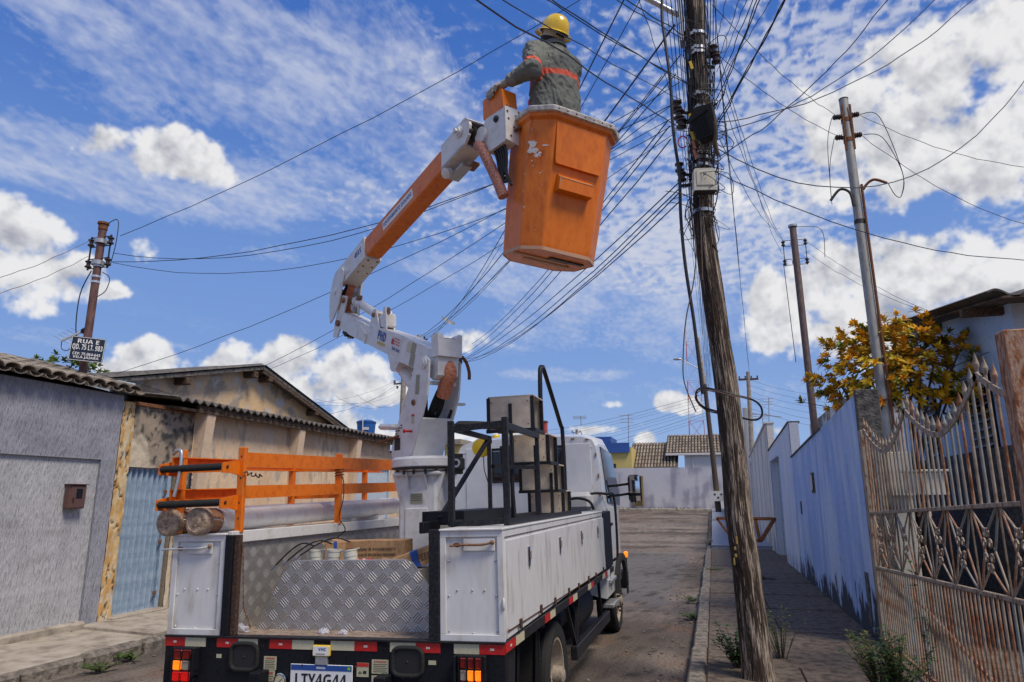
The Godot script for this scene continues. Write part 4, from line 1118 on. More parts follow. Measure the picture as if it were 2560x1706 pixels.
	put("bracket", MB.new().beam(Vector3(-0.05, -0.08, 0.1), Vector3(-0.1, -0.3, 0.3), 0.02, 0.02).beam(Vector3(-0.05, -0.08, 0.1), Vector3(-0.1, -0.3, -0.1), 0.02, 0.02), M.gate_paint, lb)
	# yard behind the gate
	setting("yard", MB.new().box(Vector3(3.7, 0.06, -9.0), Vector3(3.5, 0.04, 14.0)), M.dark_slab)

func gate_top(z: float) -> float:                   # scalloped top edge
	var f := fposmod((-z - 5.23) / 1.86, 1.0)
	return lerpf(2.23, 2.54, pow(absf(f * 2.0 - 1.0), 1.7)) + (-z - 7.0) * -0.008
func gate_r1(z: float) -> float: return lerpf(1.72, 1.58, (-z - 4.8) / 4.2)
func gate_r2(z: float) -> float: return lerpf(1.15, 0.98, (-z - 4.8) / 4.2)
func build_gate() -> void:
	var g := thing("ornate_gate", "rusting white iron gate with spear tips and scroll flowers", "gate", Vector3(1.75, 0.1, -7.0))
	var o := Transform3D(Basis(), -g.position)
	put("post", MB.new(o).box(Vector3(1.76, 1.33, -9.16), Vector3(0.07, 2.42, 0.12), 0.006), M.gate_paint, g)
	put("post", MB.new(o).box(Vector3(1.74, 1.40, -4.62), Vector3(0.12, 2.62, 0.13), 0.008), M.gate_rust, g)
	put("rail", MB.new(o).beam(Vector3(1.75, gate_r1(-9.1), -9.1), Vector3(1.75, gate_r1(-4.66), -4.66), 0.035, 0.03, Vector3.UP, 0.004), M.gate_paint, g)
	put("rail", MB.new(o).beam(Vector3(1.75, gate_r2(-9.1), -9.1), Vector3(1.75, gate_r2(-4.66), -4.66), 0.035, 0.03, Vector3.UP, 0.004), M.gate_paint, g)
	put("rail", MB.new(o).beam(Vector3(1.75, 0.2, -9.1), Vector3(1.75, 0.2, -4.66), 0.035, 0.03, Vector3.UP, 0.004), M.gate_rust, g)
	var z := -9.0
	var band := []
	while z <= -4.7:
		band.append(Vector3(1.735, gate_top(z), z))
		z += 0.06
	for i in 3:                                                 # the scalloped flat bar, one length to each arch
		var part := band.filter(func(p: Vector3) -> bool: return p.z >= [-9.01, -7.13, -5.27][i] - 0.031 and p.z <= [-7.09, -5.23, -4.6][i] + 0.031)
		var strip := MB.new(o)
		for e in part.size() - 1:
			strip.beam(part[e], part[e + 1] + (part[e + 1] - part[e]).normalized() * 0.004, 0.012, 0.045, Vector3.UP)
		put("scallop", strip, M.gate_paint, g)
	var mats := [M.gate_paint, M.gate_paint, M.gate_grey, M.gate_rust]
	var spear := MB.new()
	spear.lathe([Vector2(0.009, 0), Vector2(0.020, 0.035), Vector2(0.022, 0.05), Vector2(0.0, 0.135)], Vector3.ZERO, Vector3.UP, 4)
	var spear_mesh := spear.mesh()
	z = -8.98
	while z < -4.75:
		var top := gate_top(z) + 0.02 + 0.06 * (gate_top(z) - 2.2)
		var mm: Material = mats[rng.randi() % 4]
		put("bar", MB.new(o).cyl(Vector3(1.752, gate_r1(z) + 0.01, z), Vector3(1.752 + rng.randf_range(-0.004, 0.004), top, z), 0.0105, 7), mm, g)
		var s := put("spear_tip", spear_mesh, mm, g)
		s.position = Vector3(1.752, top - 0.002, z) - g.position
		z += 0.138
	z = -9.02
	while z < -4.72:
		put("bar", MB.new(o).cyl(Vector3(1.752, 0.13, z), Vector3(1.752, gate_r2(z) - 0.012, z + rng.randf_range(-0.004, 0.004)), 0.0088, 7), mats[rng.randi() % 4], g)
		z += 0.088
	var pitch := 0.545                                          # rods and scroll flowers between the rails
	for i in 8:
		var z0 := -9.05 + i * pitch
		var zm := z0 + pitch * 0.5
		var z1 := z0 + pitch
		var ym := (gate_r1(zm) + gate_r2(zm)) * 0.5
		for e in [[z0, 1], [z1, -1]]:
			var za: float = e[0]
			var s: float = e[1]
			put("rod", MB.new(o).cyl(Vector3(1.752, gate_r1(za) - 0.01, za), Vector3(1.752, gate_r2(za) + 0.01, za), 0.009, 6), mats[rng.randi() % 4], g)
			for q in [1.0, -1.0]:
				var ya: float = gate_r1(za) if q > 0 else gate_r2(za)
				put("rod", MB.new(o).tube(spline([Vector3(1.748, ya, za + s * 0.01), Vector3(1.748, ym + q * 0.13, zm - s * 0.03), Vector3(1.748, ym + q * 0.1, zm - s * 0.02)], 4), 0.008, 5), mats[rng.randi() % 4], g)
				put("rod", MB.new(o).cyl(Vector3(1.756, ya, za + s * 0.012), Vector3(1.756, ym - q * 0.02, zm - s * 0.085), 0.0075, 5), mats[rng.randi() % 4], g)
		for q in 8:
			var an := TAU * (q + 0.5) / 8.0
			var c := Vector3(1.745, ym + 0.125 * sin(an), zm + 0.058 * cos(an))
			var ring := []
			for k in 9:
				ring.append(c + Vector3(0, sin(TAU * k / 8.0), cos(TAU * k / 8.0)) * 0.026)
			put("scroll", MB.new(o).tube(ring, 0.008, 5, -1.0, false), M.gate_paint, g)
	put("brace", MB.new(o).beam(Vector3(1.80, 0.3, -4.8), Vector3(1.80, 1.0, -8.9), 0.02, 0.03), M.gate_rust, g)

# ---------------------------------------------------------------- the far end of the street
func slab_px(x0: float, y0: float, x1: float, y1: float, z: float, deep: float, at: Vector3) -> MB:   # an upright block facing us between two pixels on the plane z
	var a := on_z(x0, y1, z) - at
	var b := on_z(x1, y0, z) - at
	return MB.new().box(Vector3((a.x + b.x) * 0.5, (a.y + b.y) * 0.5, z - at.z - deep * 0.5), Vector3(absf(b.x - a.x), absf(b.y - a.y), deep))
func tiled_roof(parent: Node, x0: float, x1: float, y_low: float, z_low: float, y_high: float, z_high: float) -> void:
	var n := int((x1 - x0) / 0.24)
	var body := put("roof", MB.new().prism(PackedVector2Array([Vector2(z_low, y_low), Vector2(z_high, y_high), Vector2(z_high, y_high - 0.08), Vector2(z_low, y_low - 0.08)]), Vector3(x0, 0, 0), Vector3.BACK, Vector3.UP, Vector3(x1 - x0, 0, 0)), M.timber, parent)
	var tiles := []
	for k in 3:
		tiles.append(MB.new())
	for i in n:
		var x := x0 + 0.12 + i * 0.24
		for r in 7:
			var f0 := float(r) / 7.0
			var f1 := float(r + 1) / 7.0 + 0.03
			var a := Vector3(x, lerpf(y_low, y_high, f0) + 0.05, lerpf(z_low, z_high, f0) + 0.05)
			var b := Vector3(x, lerpf(y_low, y_high, minf(f1, 1.0)) + 0.02, lerpf(z_low, z_high, minf(f1, 1.0)))
			(tiles[rng.randi() % 3] as MB).tube_r([a, b], [0.09, 0.075], 6, true)
	for k in 3:
		var o := put("roof_tile", tiles[k], M.clay[k], body)
		o.set_meta("kind", "stuff")
func build_far_end() -> void:
	var z := -52.6
	var wcol := func(u: float, v: float) -> Color:
		var n := noise3(Vector3(u * 9.0, v * 2.0, 201.0))
		var s := noise3(Vector3(u * 30.0, v * 1.0, 207.0))
		var c := Color(0.58, 0.58, 0.63).lerp(Color(0.50, 0.50, 0.57), ss(-0.2, 0.3, n))
		c = c.lerp(Color(0.16, 0.16, 0.24), ss(0.0, 0.4, s + n * 0.5 - 0.02) * 0.5)
		return c.lerp(Color(0.20, 0.20, 0.30), ss(0.30, 0.05, v + n * 0.25) * ss(-0.25, 0.25, s) * 0.8)
	var fw := thing("street_wall", "whitewashed wall across the end of the street", "wall", Vector3(-5.5, 0.85, z))
	var a := on_z(1500, 1272, z) - fw.position
	var b := on_z(1810, 1168, z) - fw.position
	put("wall", MB.new().grid(150, 40, func(u: float, v: float) -> Vector3: return Vector3(lerpf(a.x - 8.0, b.x + 4.0, u), lerpf(-0.3, b.y, v), 0.0), wcol).box(Vector3((a.x + b.x) * 0.5 - 2.0, b.y * 0.5 - 0.2, -0.14), Vector3(b.x - a.x + 12.0, b.y + 0.35, 0.25)), M.plaster, fw)
	put("door", slab_px(1583, 1190, 1607, 1265, z + 0.08, 0.06, fw.position), surf("ochre boards", [c3(0.20, 0.15, 0.06), c3(0.30, 0.23, 0.10)], 0.8, 0.0, 0.4, 0.03), fw)
	for i in 6:
		put("door_board", slab_px(1583.6 + i * 4.0, 1191, 1586.8 + i * 4.0, 1264, z + 0.115, 0.03, fw.position), surf("ochre board %d" % (i % 2), [c3(0.22, 0.165, 0.07), c3(0.31, 0.24, 0.11)], 0.8, 0.0, 0.4, 0.03), fw)
	setting("pavement", MB.new().box(Vector3(-16, 0.9, z + 0.75), Vector3(42, 0.22, 1.4), 0.03), M.concrete)
	# two tiled houses behind it
	var h1 := thing("tiled_house", "house with a low brown tiled roof beside the yellow building", "house", Vector3(-9.0, 0.85, -58.0))
	var p0 := on_z(1570, 1172, -54.5) - h1.position
	var p1 := on_z(1695, 1172, -54.5) - h1.position
	var ph := on_z(1600, 1109, -58.5) - h1.position
	tiled_roof(h1, p0.x, p1.x, p0.y, 3.5, ph.y, -0.5)
	put("wall", MB.new().box(Vector3((p0.x + p1.x) * 0.5, p0.y * 0.5, 0.8), Vector3(p1.x - p0.x - 0.4, p0.y - 0.05, 4.6)), M.sign_white, h1)
	var h2 := thing("tiled_house", "house with the taller brown tiled roof and white gutter", "house", Vector3(-4.5, 0.85, -58.0))
	p0 = on_z(1664, 1135, -55.2) - h2.position
	p1 = on_z(1830, 1135, -55.2) - h2.position
	ph = on_z(1700, 1089, -59.0) - h2.position
	tiled_roof(h2, p0.x, p1.x, p0.y, 2.8, ph.y, -1.0)
	put("gutter", MB.new().box(Vector3((p0.x + p1.x) * 0.5, p0.y - 0.07, 2.86), Vector3(p1.x - p0.x, 0.16, 0.12), 0.02), M.sign_white, h2)
	put("wall", MB.new().box(Vector3((p0.x + p1.x) * 0.5 + 0.6, p0.y * 0.5 - 0.1, 0.4), Vector3(p1.x - p0.x - 1.6, p0.y, 4.4)), M.sign_white, h2)
	put("downpipe", MB.new().cyl(Vector3(p0.x + 2.0, p0.y - 0.1, 2.66), Vector3(p0.x + 2.0, 0.2, 2.66), 0.05, 8), M.sign_white, h2)
	# yellow building with the blue fascia
	var yb := thing("yellow_shop", "yellow painted building with a tall blue roof fascia", "building", Vector3(-12.0, 0.85, -56.0))
	put("wall", slab_px(1380, 1118, 1578, 1268, -53.4, 5.0, yb.position), surf("yellow render", [c3(0.56, 0.44, 0.14), c3(0.62, 0.50, 0.19)], 0.9, 0.0, 1.0, 0.02), yb)
	put("fascia", slab_px(1378, 1107, 1573, 1135, -53.2, 0.15, yb.position), M.blue_paint, yb)
	put("fascia", slab_px(1340, 1092, 1527, 1120, -53.6, 3.5, yb.position), M.blue_paint, yb)
	put("window", slab_px(1530, 1160, 1540, 1176, -53.36, 0.03, yb.position), M.dark_glass, yb)
	put("red_shutter", slab_px(1535, 1246, 1575, 1275, -53.3, 0.06, yb.position), M.red_paint, yb)
	var rb := thing("red_tower", "small red block standing above the blue roof", "building", Vector3(-13.5, 0.85, -75))
	put("wall", slab_px(1357, 1054, 1364, 1092, -75, 1.0, rb.position), M.red_paint, rb)
	put("cap", slab_px(1356, 1052, 1365, 1055, -74.9, 1.2, rb.position), M.dark_cement, rb)
	# a yellow gabled house glimpsed between the boom and the cab
	var yg := thing("yellow_house", "small yellow house with a tiled verge behind the pedestal", "house", Vector3(-12.5, 0, -33.0))
	put("wall", slab_px(1108, 1110, 1150, 1290, -31.0, 4.0, yg.position), surf("yellow wash", [c3(0.55, 0.42, 0.15), c3(0.60, 0.48, 0.2)], 0.9), yg)
	put("roof", slab_px(1100, 1098, 1152, 1112, -30.8, 4.4, yg.position), M.clay[2], yg)
	# low houses closing the left side of the street further on
	var lh := thing("white_house", "white rendered house beyond the beige house", "house", Vector3(-9.5, 0, -24.0))
	put("wall", MB.new().box(Vector3(0, 1.45, 0), Vector3(3.4, 2.9, 13.0)), M.sign_white, lh)
	put("roof", MB.new().box(Vector3(0, 3.0, 0), Vector3(4.0, 0.14, 13.4), 0.02, Basis(Vector3.BACK, -0.06)), M.fibro, lh)
	for i in 2:
		put("window", MB.new().box(Vector3(1.71, 1.6, 3.0 - i * 4.5), Vector3(0.03, 1.0, 1.2), 0.005), M.dark_glass, lh)
	var lh2 := thing("grey_house", "long grey house further along the left kerb", "house", Vector3(-9.6, 0.2, -41.0))
	put("wall", MB.new().box(Vector3(0, 1.5, 0), Vector3(3.4, 3.0, 17.0)), M.concrete, lh2)
	put("roof", MB.new().box(Vector3(0, 3.1, 0), Vector3(4.0, 0.14, 17.4), 0.02, Basis(Vector3.BACK, -0.06)), M.clay[0], lh2)
	put("door", MB.new().box(Vector3(1.71, 1.1, 2.0), Vector3(0.04, 2.1, 0.9), 0.005), M.blue_sheet, lh2)
	# blue water tank on its stand
	var tb := on_z(915, 1075, -34.0)
	var tank := thing("water_tank", "round blue water tank on a thin steel stand", "water tank", Vector3(tb.x, 0, -34.0))
	var r := 0.50
	var ty := tb.y
	put("body", MB.new().lathe([Vector2(0, -0.45), Vector2(r * 0.88, -0.45), Vector2(r * 0.9, -0.40), Vector2(r, 0.30), Vector2(r * 1.04, 0.33), Vector2(r * 1.04, 0.40)], Vector3(0, ty, 0), Vector3.UP, 28), M.tank_blue, tank)
	put("lid", MB.new().lathe([Vector2(r * 1.08, 0.38), Vector2(r * 1.08, 0.43), Vector2(r * 0.6, 0.52), Vector2(0, 0.54)], Vector3(0, ty, 0), Vector3.UP, 28), M.tank_blue, tank)
	put("label", MB.new().box(Vector3(0.2, ty + 0.02, r * 0.9), Vector3(0.36, 0.14, 0.02), 0.0, Basis(Vector3.UP, 0.25)), M.sign_white, tank)
	for e in [[-1, -1], [1, -1], [-1, 1], [1, 1]]:
		put("leg", MB.new().cyl(Vector3(e[0] * 0.32, 0, e[1] * 0.32), Vector3(e[0] * 0.26, ty - 0.45, e[1] * 0.26), 0.03, 6), M.steel, tank)
	put("pipe", MB.new().tube([Vector3(0.1, ty - 0.4, 0.55), Vector3(0.1, ty + 0.45, 0.6), Vector3(0.05, ty + 0.6, 0.2)], 0.025, 6), M.sign_white, tank)
	# raised rusty litter frame on the pavement
	var bn := thing("litter_stand", "rusty steel litter basket on a post behind the timber pole", "litter bin", Vector3(0.42, 0.13, -14.9))
	var top := 1.22
	var x0 := on_z(1792, 1292, -14.9).x - 0.42
	var x1 := on_z(1936, 1292, -14.9).x - 0.42
	for zz in [-0.22, 0.22]:
		put("rim", MB.new().beam(Vector3(x0, top, zz), Vector3(x1, top, zz), 0.03, 0.05), M.rust, bn)
		put("side", MB.new().beam(Vector3(x0, top, zz), Vector3(x0 + 0.28, top - 0.42, zz), 0.03, 0.04), M.rust, bn)
		put("side", MB.new().beam(Vector3(x1, top, zz), Vector3(x1 - 0.28, top - 0.42, zz), 0.03, 0.04), M.rust, bn)
		put("side", MB.new().beam(Vector3(x1 - 0.36, top, zz), Vector3(x1 - 0.30, top - 0.42, zz), 0.03, 0.04), M.rust, bn)
		put("floor_bar", MB.new().beam(Vector3(x0 + 0.28, top - 0.42, zz), Vector3(x1 - 0.28, top - 0.42, zz), 0.03, 0.04), M.rust, bn)
	for xx in [x0, x1]:
		put("rim", MB.new().beam(Vector3(xx, top, -0.22), Vector3(xx, top, 0.22), 0.03, 0.05), M.rust, bn)
	for i in 5:
		put("floor_bar", MB.new().beam(Vector3(lerpf(x0 + 0.3, x1 - 0.3, i / 4.0), top - 0.42, -0.22), Vector3(lerpf(x0 + 0.3, x1 - 0.3, i / 4.0), top - 0.42, 0.22), 0.02, 0.02), M.rust, bn)
	for xx in [x0 * 0.3 + x1 * 0.7 - 0.1, x0 * 0.7 + x1 * 0.3]:
		put("post", MB.new().box(Vector3(xx, (top - 0.44) * 0.5, 0), Vector3(0.06, top - 0.42, 0.06), 0.004), M.rust, bn)
# ---------------------------------------------------------------- the bucket truck; its frame: x to the right from the left rear corner, y up from the bed, z back
var truck: Node3D
func P2(a: Array) -> PackedVector2Array:
	var out := PackedVector2Array()
	for i in range(0, a.size(), 2):
		out.append(Vector2(a[i], a[i + 1]))
	return out
func bx(c: Vector3, s: Vector3, bevel := 0.004) -> MB:
	return MB.new().box(c, s, bevel)
func bm() -> MB:
	return MB.new(boom_xf)
func plate(poly: PackedVector2Array, z0: float, thick: float) -> MB:        # a plate standing in the boom's plane
	return bm().prism(poly, Vector3(0, 0, z0), Vector3.RIGHT, Vector3.UP, Vector3(0, 0, thick))
func rivets(parent: Node, pts: Array, m: Material, r := 0.008) -> void:
	for p in pts:
		put("rivet", MB.new().ball(p, Vector3(r, r, r * 0.6), 8, 4), m, parent)
func channel(a: Vector3, b: Vector3, h: float, side: float) -> MB:          # C section, open towards side
	var mb := MB.new()
	mb.beam(a, b, 0.007, h)
	var off := Vector3(side * 0.02, 0, 0)
	mb.beam(a + off + Vector3(0, h * 0.5 - 0.004, 0), b + off + Vector3(0, h * 0.5 - 0.004, 0), 0.045, 0.007)
	mb.beam(a + off - Vector3(0, h * 0.5 - 0.004, 0), b + off - Vector3(0, h * 0.5 - 0.004, 0), 0.045, 0.007)
	return mb

func build_truck() -> void:
	truck = thing("bucket_truck", "white utility truck with orange insulated boom bucket raised to the pole", "truck")
	truck.transform = truck_xf
	build_bed()
	build_rack()
	build_steps()
	build_cab()
	build_boom()
	build_bucket()

func build_bed() -> void:
	var t := truck
	put("bed_floor", bx(Vector3(1.12, -0.03, -2.05), Vector3(1.46, 0.06, 4.1)), M.bed_floor, t)
	for x in [0.72, 1.52]:
		put("frame_rail", bx(Vector3(x, -0.28, -3.2), Vector3(0.07, 0.2, 6.6)), M.black, t)
	for i in 5:
		put("cross_member", bx(Vector3(1.115, -0.10, -0.4 - i * 0.85), Vector3(2.1, 0.08, 0.06)), M.black, t)
	# rear panel with lamps, tape, stickers and the number plate
	var rear := put("rear_bumper", bx(Vector3(1.115, -0.26, -0.03), Vector3(2.23, 0.51, 0.06), 0.006), M.black, t)
	put("bumper_lip", bx(Vector3(1.115, -0.004, -0.02), Vector3(2.232, 0.012, 0.066), 0.002), M.black_steel, t)
	for e in [[0.0, 0.15, 0], [0.15, 0.30, 1], [0.38, 0.53, 0], [0.53, 0.67, 1], [0.75, 0.905, 0], [0.905, 1.05, 1], [1.16, 1.315, 1], [1.315, 1.46, 0], [1.54, 1.70, 1], [1.70, 1.85, 0], [1.93, 2.08, 1], [2.08, 2.23, 0]]:
		var c := Vector3((e[0] + e[1]) * 0.5, -0.038, 0.0015)
		put("reflective_strip", bx(c, Vector3(e[1] - e[0] - 0.001, 0.052, 0.003), 0.0), M.cream_tape if e[2] == 1 else M.red_tape, rear)
		if e[2] == 0:
			letters(rear, "DM", c + Vector3(0, 0, 0.0025), Vector3.RIGHT, Vector3.UP, 0.022, 0.012, M.ink_white)
	tail_lamp(Vector3(0.165, -0.165, 0.0), true)
	tail_lamp(Vector3(2.04, -0.165, 0.0), false)
	for x in [0.58, 1.65]:
		var ring := []
		for k in 33:
			var an := TAU * k / 32.0
			var cs := Vector2(pow(absf(cos(an)), 0.5) * signf(cos(an)), pow(absf(sin(an)), 0.5) * signf(sin(an)))
			ring.append(Vector3(x + cs.x * 0.092, -0.115 + cs.y * 0.074, 0.004))
		var port := put("rubber_port", MB.new().tube(ring, 0.014, 8, -1.0, false), M.rubber, t)
		put("port_tube", bx(Vector3(x, -0.115, 0.003), Vector3(0.165, 0.13, 0.004), 0.0), M.ink_black, port)
		put("bolt", MB.new().ball(Vector3(x, -0.115, 0.006), Vector3(0.008, 0.008, 0.004), 8, 4), M.dark_metal, port)
	var np := put("number_plate", bx(Vector3(1.108, -0.210, 0.008), Vector3(0.405, 0.135, 0.006), 0.004), M.plate_white, t)
	put("band", bx(Vector3(1.108, -0.160, 0.0117), Vector3(0.395, 0.030, 0.0012), 0.0), M.ink_blue, np)
	letters(np, "BRASIL", Vector3(1.108, -0.160, 0.0126), Vector3.RIGHT, Vector3.UP, 0.058, 0.011, M.ink_white)
	letters(np, "LTY4G44", Vector3(1.108, -0.226, 0.0120), Vector3.RIGHT, Vector3.UP, 0.335, 0.066, M.ink_black)
	put("flag", bx(Vector3(1.288, -0.160, 0.0126), Vector3(0.022, 0.018, 0.001), 0.0), M.ink_green, np)
	put("flag_diamond", MB.new().prism(P2([-0.008, 0, 0, 0.006, 0.008, 0, 0, -0.006]), Vector3(1.288, -0.160, 0.0131), Vector3.RIGHT, Vector3.UP, Vector3(0, 0, 0.0006)), M.ink_yellow, np)
	for e in [[0.935, 0.02], [1.28, 0.02]]:
		put("plate_screw", MB.new().ball(Vector3(e[0] + 0.05, -0.148, 0.013), Vector3(0.006, 0.006, 0.004), 8, 4), M.dark_metal, np)
	var holder := put("maker_badge", bx(Vector3(1.108, -0.066, 0.010), Vector3(0.115, 0.062, 0.02), 0.006), M.ink_yellow, t)
	put("badge_face", bx(Vector3(1.108, -0.066, 0.0208), Vector3(0.102, 0.05, 0.001), 0.0), M.ink_white, holder)
	letters(holder, "VHC", Vector3(1.118, -0.056, 0.0220), Vector3.RIGHT, Vector3.UP, 0.05, 0.016, M.ink_blue)
	put("badge_line", bx(Vector3(1.105, -0.082, 0.0218), Vector3(0.06, 0.004, 0.001), 0.0), M.rust, holder)
	put("bracket", bx(Vector3(1.108, -0.12, 0.006), Vector3(0.08, 0.05, 0.02)), M.steel, t)
	var st := [[0.76, -0.145, 0.085, 0.075, "ATENÇÃO!"], [0.745, -0.235, 0.10, 0.10, "PERIGO!"], [1.48, -0.145, 0.105, 0.075, "ATENÇÃO!"], [1.48, -0.235, 0.105, 0.085, "ATENÇÃO!"], [1.37, -0.165, 0.075, 0.075, ""], [0.40, -0.115, 0.035, 0.022, ""], [1.80, -0.115, 0.045, 0.022, ""]]
	for e in st:
		var s := put("warning_sticker", bx(Vector3(e[0], e[1], 0.001), Vector3(e[2], e[3], 0.002), 0.0), M.sticker, rear)
		if e[4] != "":
			letters(rear, e[4], Vector3(e[0], e[1] + e[3] * 0.36, 0.003), Vector3.RIGHT, Vector3.UP, e[2] * 0.75, 0.013, M.ink_red)
			for k in 5:
				put("print_line", bx(Vector3(e[0] - e[2] * 0.03 * (k % 2), e[1] + e[3] * (0.16 - k * 0.13), 0.0023), Vector3(e[2] * (0.82 - 0.1 * (k % 2)), 0.0035, 0.0006), 0.0), M.ink_brown, rear)
		s.name = "warning_sticker"
	put("sticker_head", bx(Vector3(1.37, -0.138, 0.0026), Vector3(0.075, 0.02, 0.001), 0.0), M.ink_red, rear)
	letters(rear, "Ω ←", Vector3(1.37, -0.178, 0.0026), Vector3.RIGHT, Vector3.UP, 0.05, 0.016, M.ink_black)
	var gauge := put("pressure_gauge", MB.new().lathe([Vector2(0.0, 0.022), Vector2(0.032, 0.022), Vector2(0.036, 0.026), Vector2(0.042, 0.024), Vector2(0.042, 0.0)], Vector3(0.845, -0.235, 0.0), Vector3.BACK, 24), M.chrome, t)
	put("dial", MB.new().lathe([Vector2(0.0, 0.024), Vector2(0.031, 0.024)], Vector3(0.845, -0.235, 0.0), Vector3.BACK, 20), M.cream_tape, gauge)
	put("needle", MB.new().beam(Vector3(0.835, -0.245, 0.026), Vector3(0.862, -0.222, 0.026), 0.002, 0.002), M.ink_black, gauge)
	# tool boxes left and right
	for side in 2:
		var x0: float = 0.0 if side == 0 else 1.846
		var x1: float = 0.394 if side == 0 else 2.23
		var xm := (x0 + x1) * 0.5
		var w := x1 - x0
		var b := put("tool_box", bx(Vector3(xm, 0.3, -2.06), Vector3(w - 0.006, 0.596, 4.08), 0.006), M.white_paint, t)
		for e in [[xm, 0.582, w, 0.036], [xm, 0.018, w, 0.036], [x0 + 0.018, 0.3, 0.036, 0.528], [x1 - 0.018, 0.3, 0.036, 0.528]]:
			put("trim", bx(Vector3(e[0], e[1], -0.012), Vector3(e[2], e[3], 0.012), 0.002), M.white_paint, b)
		var rp := []
		for k in 3:
			rp.append_array([Vector3(x0 + 0.05, 0.05 + k * 0.19, -0.018), Vector3(x1 - 0.05, 0.05 + k * 0.19, -0.018)])
		rp.append_array([Vector3(xm, 0.04, -0.018), Vector3(x0 + 0.1, 0.27, -0.018), Vector3(x1 - 0.12, 0.27, -0.018), Vector3(xm, 0.27, -0.018)])
		rivets(b, rp, M.boom_white if side == 0 else M.steel, 0.0065)
		var hx: float = 0.20 if side == 0 else 2.085
		put("latch_plate", bx(Vector3(hx, 0.52, -0.012), Vector3(0.19, 0.068, 0.008), 0.002), M.white_paint, b)
		put("latch_bar", MB.new().tube(spline([Vector3(hx + 0.085, 0.533, 0.004), Vector3(hx + 0.02, 0.522, 0.012), Vector3(hx - 0.09, 0.522, 0.012), Vector3(hx - (0.27 if side == 0 else 0.17), 0.518, 0.014)], 4), 0.007, 7), M.rust_band if side == 1 else M.boom_white, b)
		put("latch_knob", MB.new().ball(Vector3(hx + 0.085, 0.533, 0.006), Vector3(0.014, 0.014, 0.010), 10, 6), M.rust_band, b)
		put("latch_ring", MB.new().tube(spline([Vector3(hx - 0.10, 0.522, 0.012), Vector3(hx - 0.125, 0.532, 0.016), Vector3(hx - 0.15, 0.522, 0.014), Vector3(hx - 0.125, 0.512, 0.014), Vector3(hx - 0.10, 0.522, 0.012)], 4), 0.004, 5), M.rust, b)
		put("lid", bx(Vector3(xm, 0.605, -2.05), Vector3(w + 0.006, 0.014, 4.11), 0.004), M.white_paint, b)
		if side == 1:
			put("top_seam", bx(Vector3(2.2305, 0.558, -2.05), Vector3(0.004, 0.004, 4.0), 0.0), M.dark_rust, b)
			put("bottom_seam", MB.new().beam(Vector3(2.231, 0.046, -0.06), Vector3(2.231, -0.016, -4.08), 0.006, 0.006), M.rust, b)
			for d in 4:
				var za := -0.075 - d * 1.005
				var zb := za - 0.985
				var door := put("door", MB.new().prism(PackedVector2Array([Vector2(-za, 0.055 - d * 0.016), Vector2(-zb, 0.040 - d * 0.016), Vector2(-zb, 0.537), Vector2(-za, 0.537)]), Vector3(2.228, 0, 0), Vector3.FORWARD, Vector3.UP, Vector3(0.012, 0, 0)), M.white_paint, t)
				var lz := -0.56 - d * 1.01
				var ly := 0.405
				put("latch", MB.new().prism(P2([-0.033, 0.065, 0.033, 0.065, 0.033, -0.035, 0.0, -0.075, -0.033, -0.035]), Vector3(2.240, ly, lz), Vector3.FORWARD, Vector3.UP, Vector3(0.006, 0, 0)), M.chrome, door)
				put("latch_recess", bx(Vector3(2.2465, ly + 0.012, lz), Vector3(0.002, 0.075, 0.042), 0.0), M.dark_metal, door)
				put("latch_handle", bx(Vector3(2.252, ly + 0.016, lz - 0.006), Vector3(0.012, 0.055, 0.016), 0.003), M.chrome, door)
				put("lock", MB.new().ball(Vector3(2.248, ly - 0.045, lz), Vector3(0.004, 0.008, 0.008), 8, 4), M.dark_metal, door)
				for hz in [za - 0.22, zb + 0.22]:
					put("hinge", bx(Vector3(2.246, 0.05 - d * 0.016, hz), Vector3(0.014, 0.055, 0.035), 0.003), M.dark_rust, door)
			put("dent", MB.new().ball(Vector3(2.226, 0.20, -0.006), Vector3(0.009, 0.035, 0.014), 10, 6), M.chipped, b)
	# inner sides of the bed: tread plate
	put("side_plate", bx(Vector3(0.399, 0.29, -2.05), Vector3(0.008, 0.57, 4.06), 0.0), M.tread, t)
	put("side_plate", bx(Vector3(1.841, 0.29, -2.05), Vector3(0.008, 0.57, 4.06), 0.0), M.tread, t)
	put("side_rail", bx(Vector3(0.412, 0.585, -2.05), Vector3(0.03, 0.075, 4.06), 0.004), M.boom_white, t)
	put("head_plate", bx(Vector3(1.12, 0.3, -4.06), Vector3(1.44, 0.6, 0.02), 0.0), M.tread, t)
	put("corner_post", bx(Vector3(0.425, 0.3, -0.02), Vector3(0.055, 0.6, 0.05), 0.004), M.black, t)
	put("corner_post", bx(Vector3(0.472, 0.3, -0.03), Vector3(0.040, 0.6, 0.035), 0.004), M.dark_rust, t)
	put("corner_post", bx(Vector3(1.812, 0.305, -0.02), Vector3(0.065, 0.61, 0.05), 0.004), M.black_steel, t)
	var trap := P2([0.47, 0.0, 0.50, 0.06, 0.69, 0.385, 0.705, 0.405, 0.74, 0.418, 1.53, 0.418, 1.57, 0.405, 1.70, 0.25, 1.72, 0.22, 1.72, 0.0])
	put("tailgate_plate", MB.new().prism(trap, Vector3(0, 0, -0.26), Vector3.RIGHT, Vector3.UP, Vector3(0, 0, 0.014)), M.tread, t)
	put("bin_shelf", bx(Vector3(1.15, 0.34, -0.72), Vector3(0.86, 0.02, 0.9), 0.0), M.tread, t)
	put("bin_wall", bx(Vector3(1.15, 0.165, -1.16), Vector3(0.86, 0.33, 0.014), 0.0), M.tread, t)
	for s in [0.727, 1.573]:
		put("bin_wall", bx(Vector3(s, 0.165, -0.71), Vector3(0.014, 0.33, 0.88), 0.0), M.tread, t)
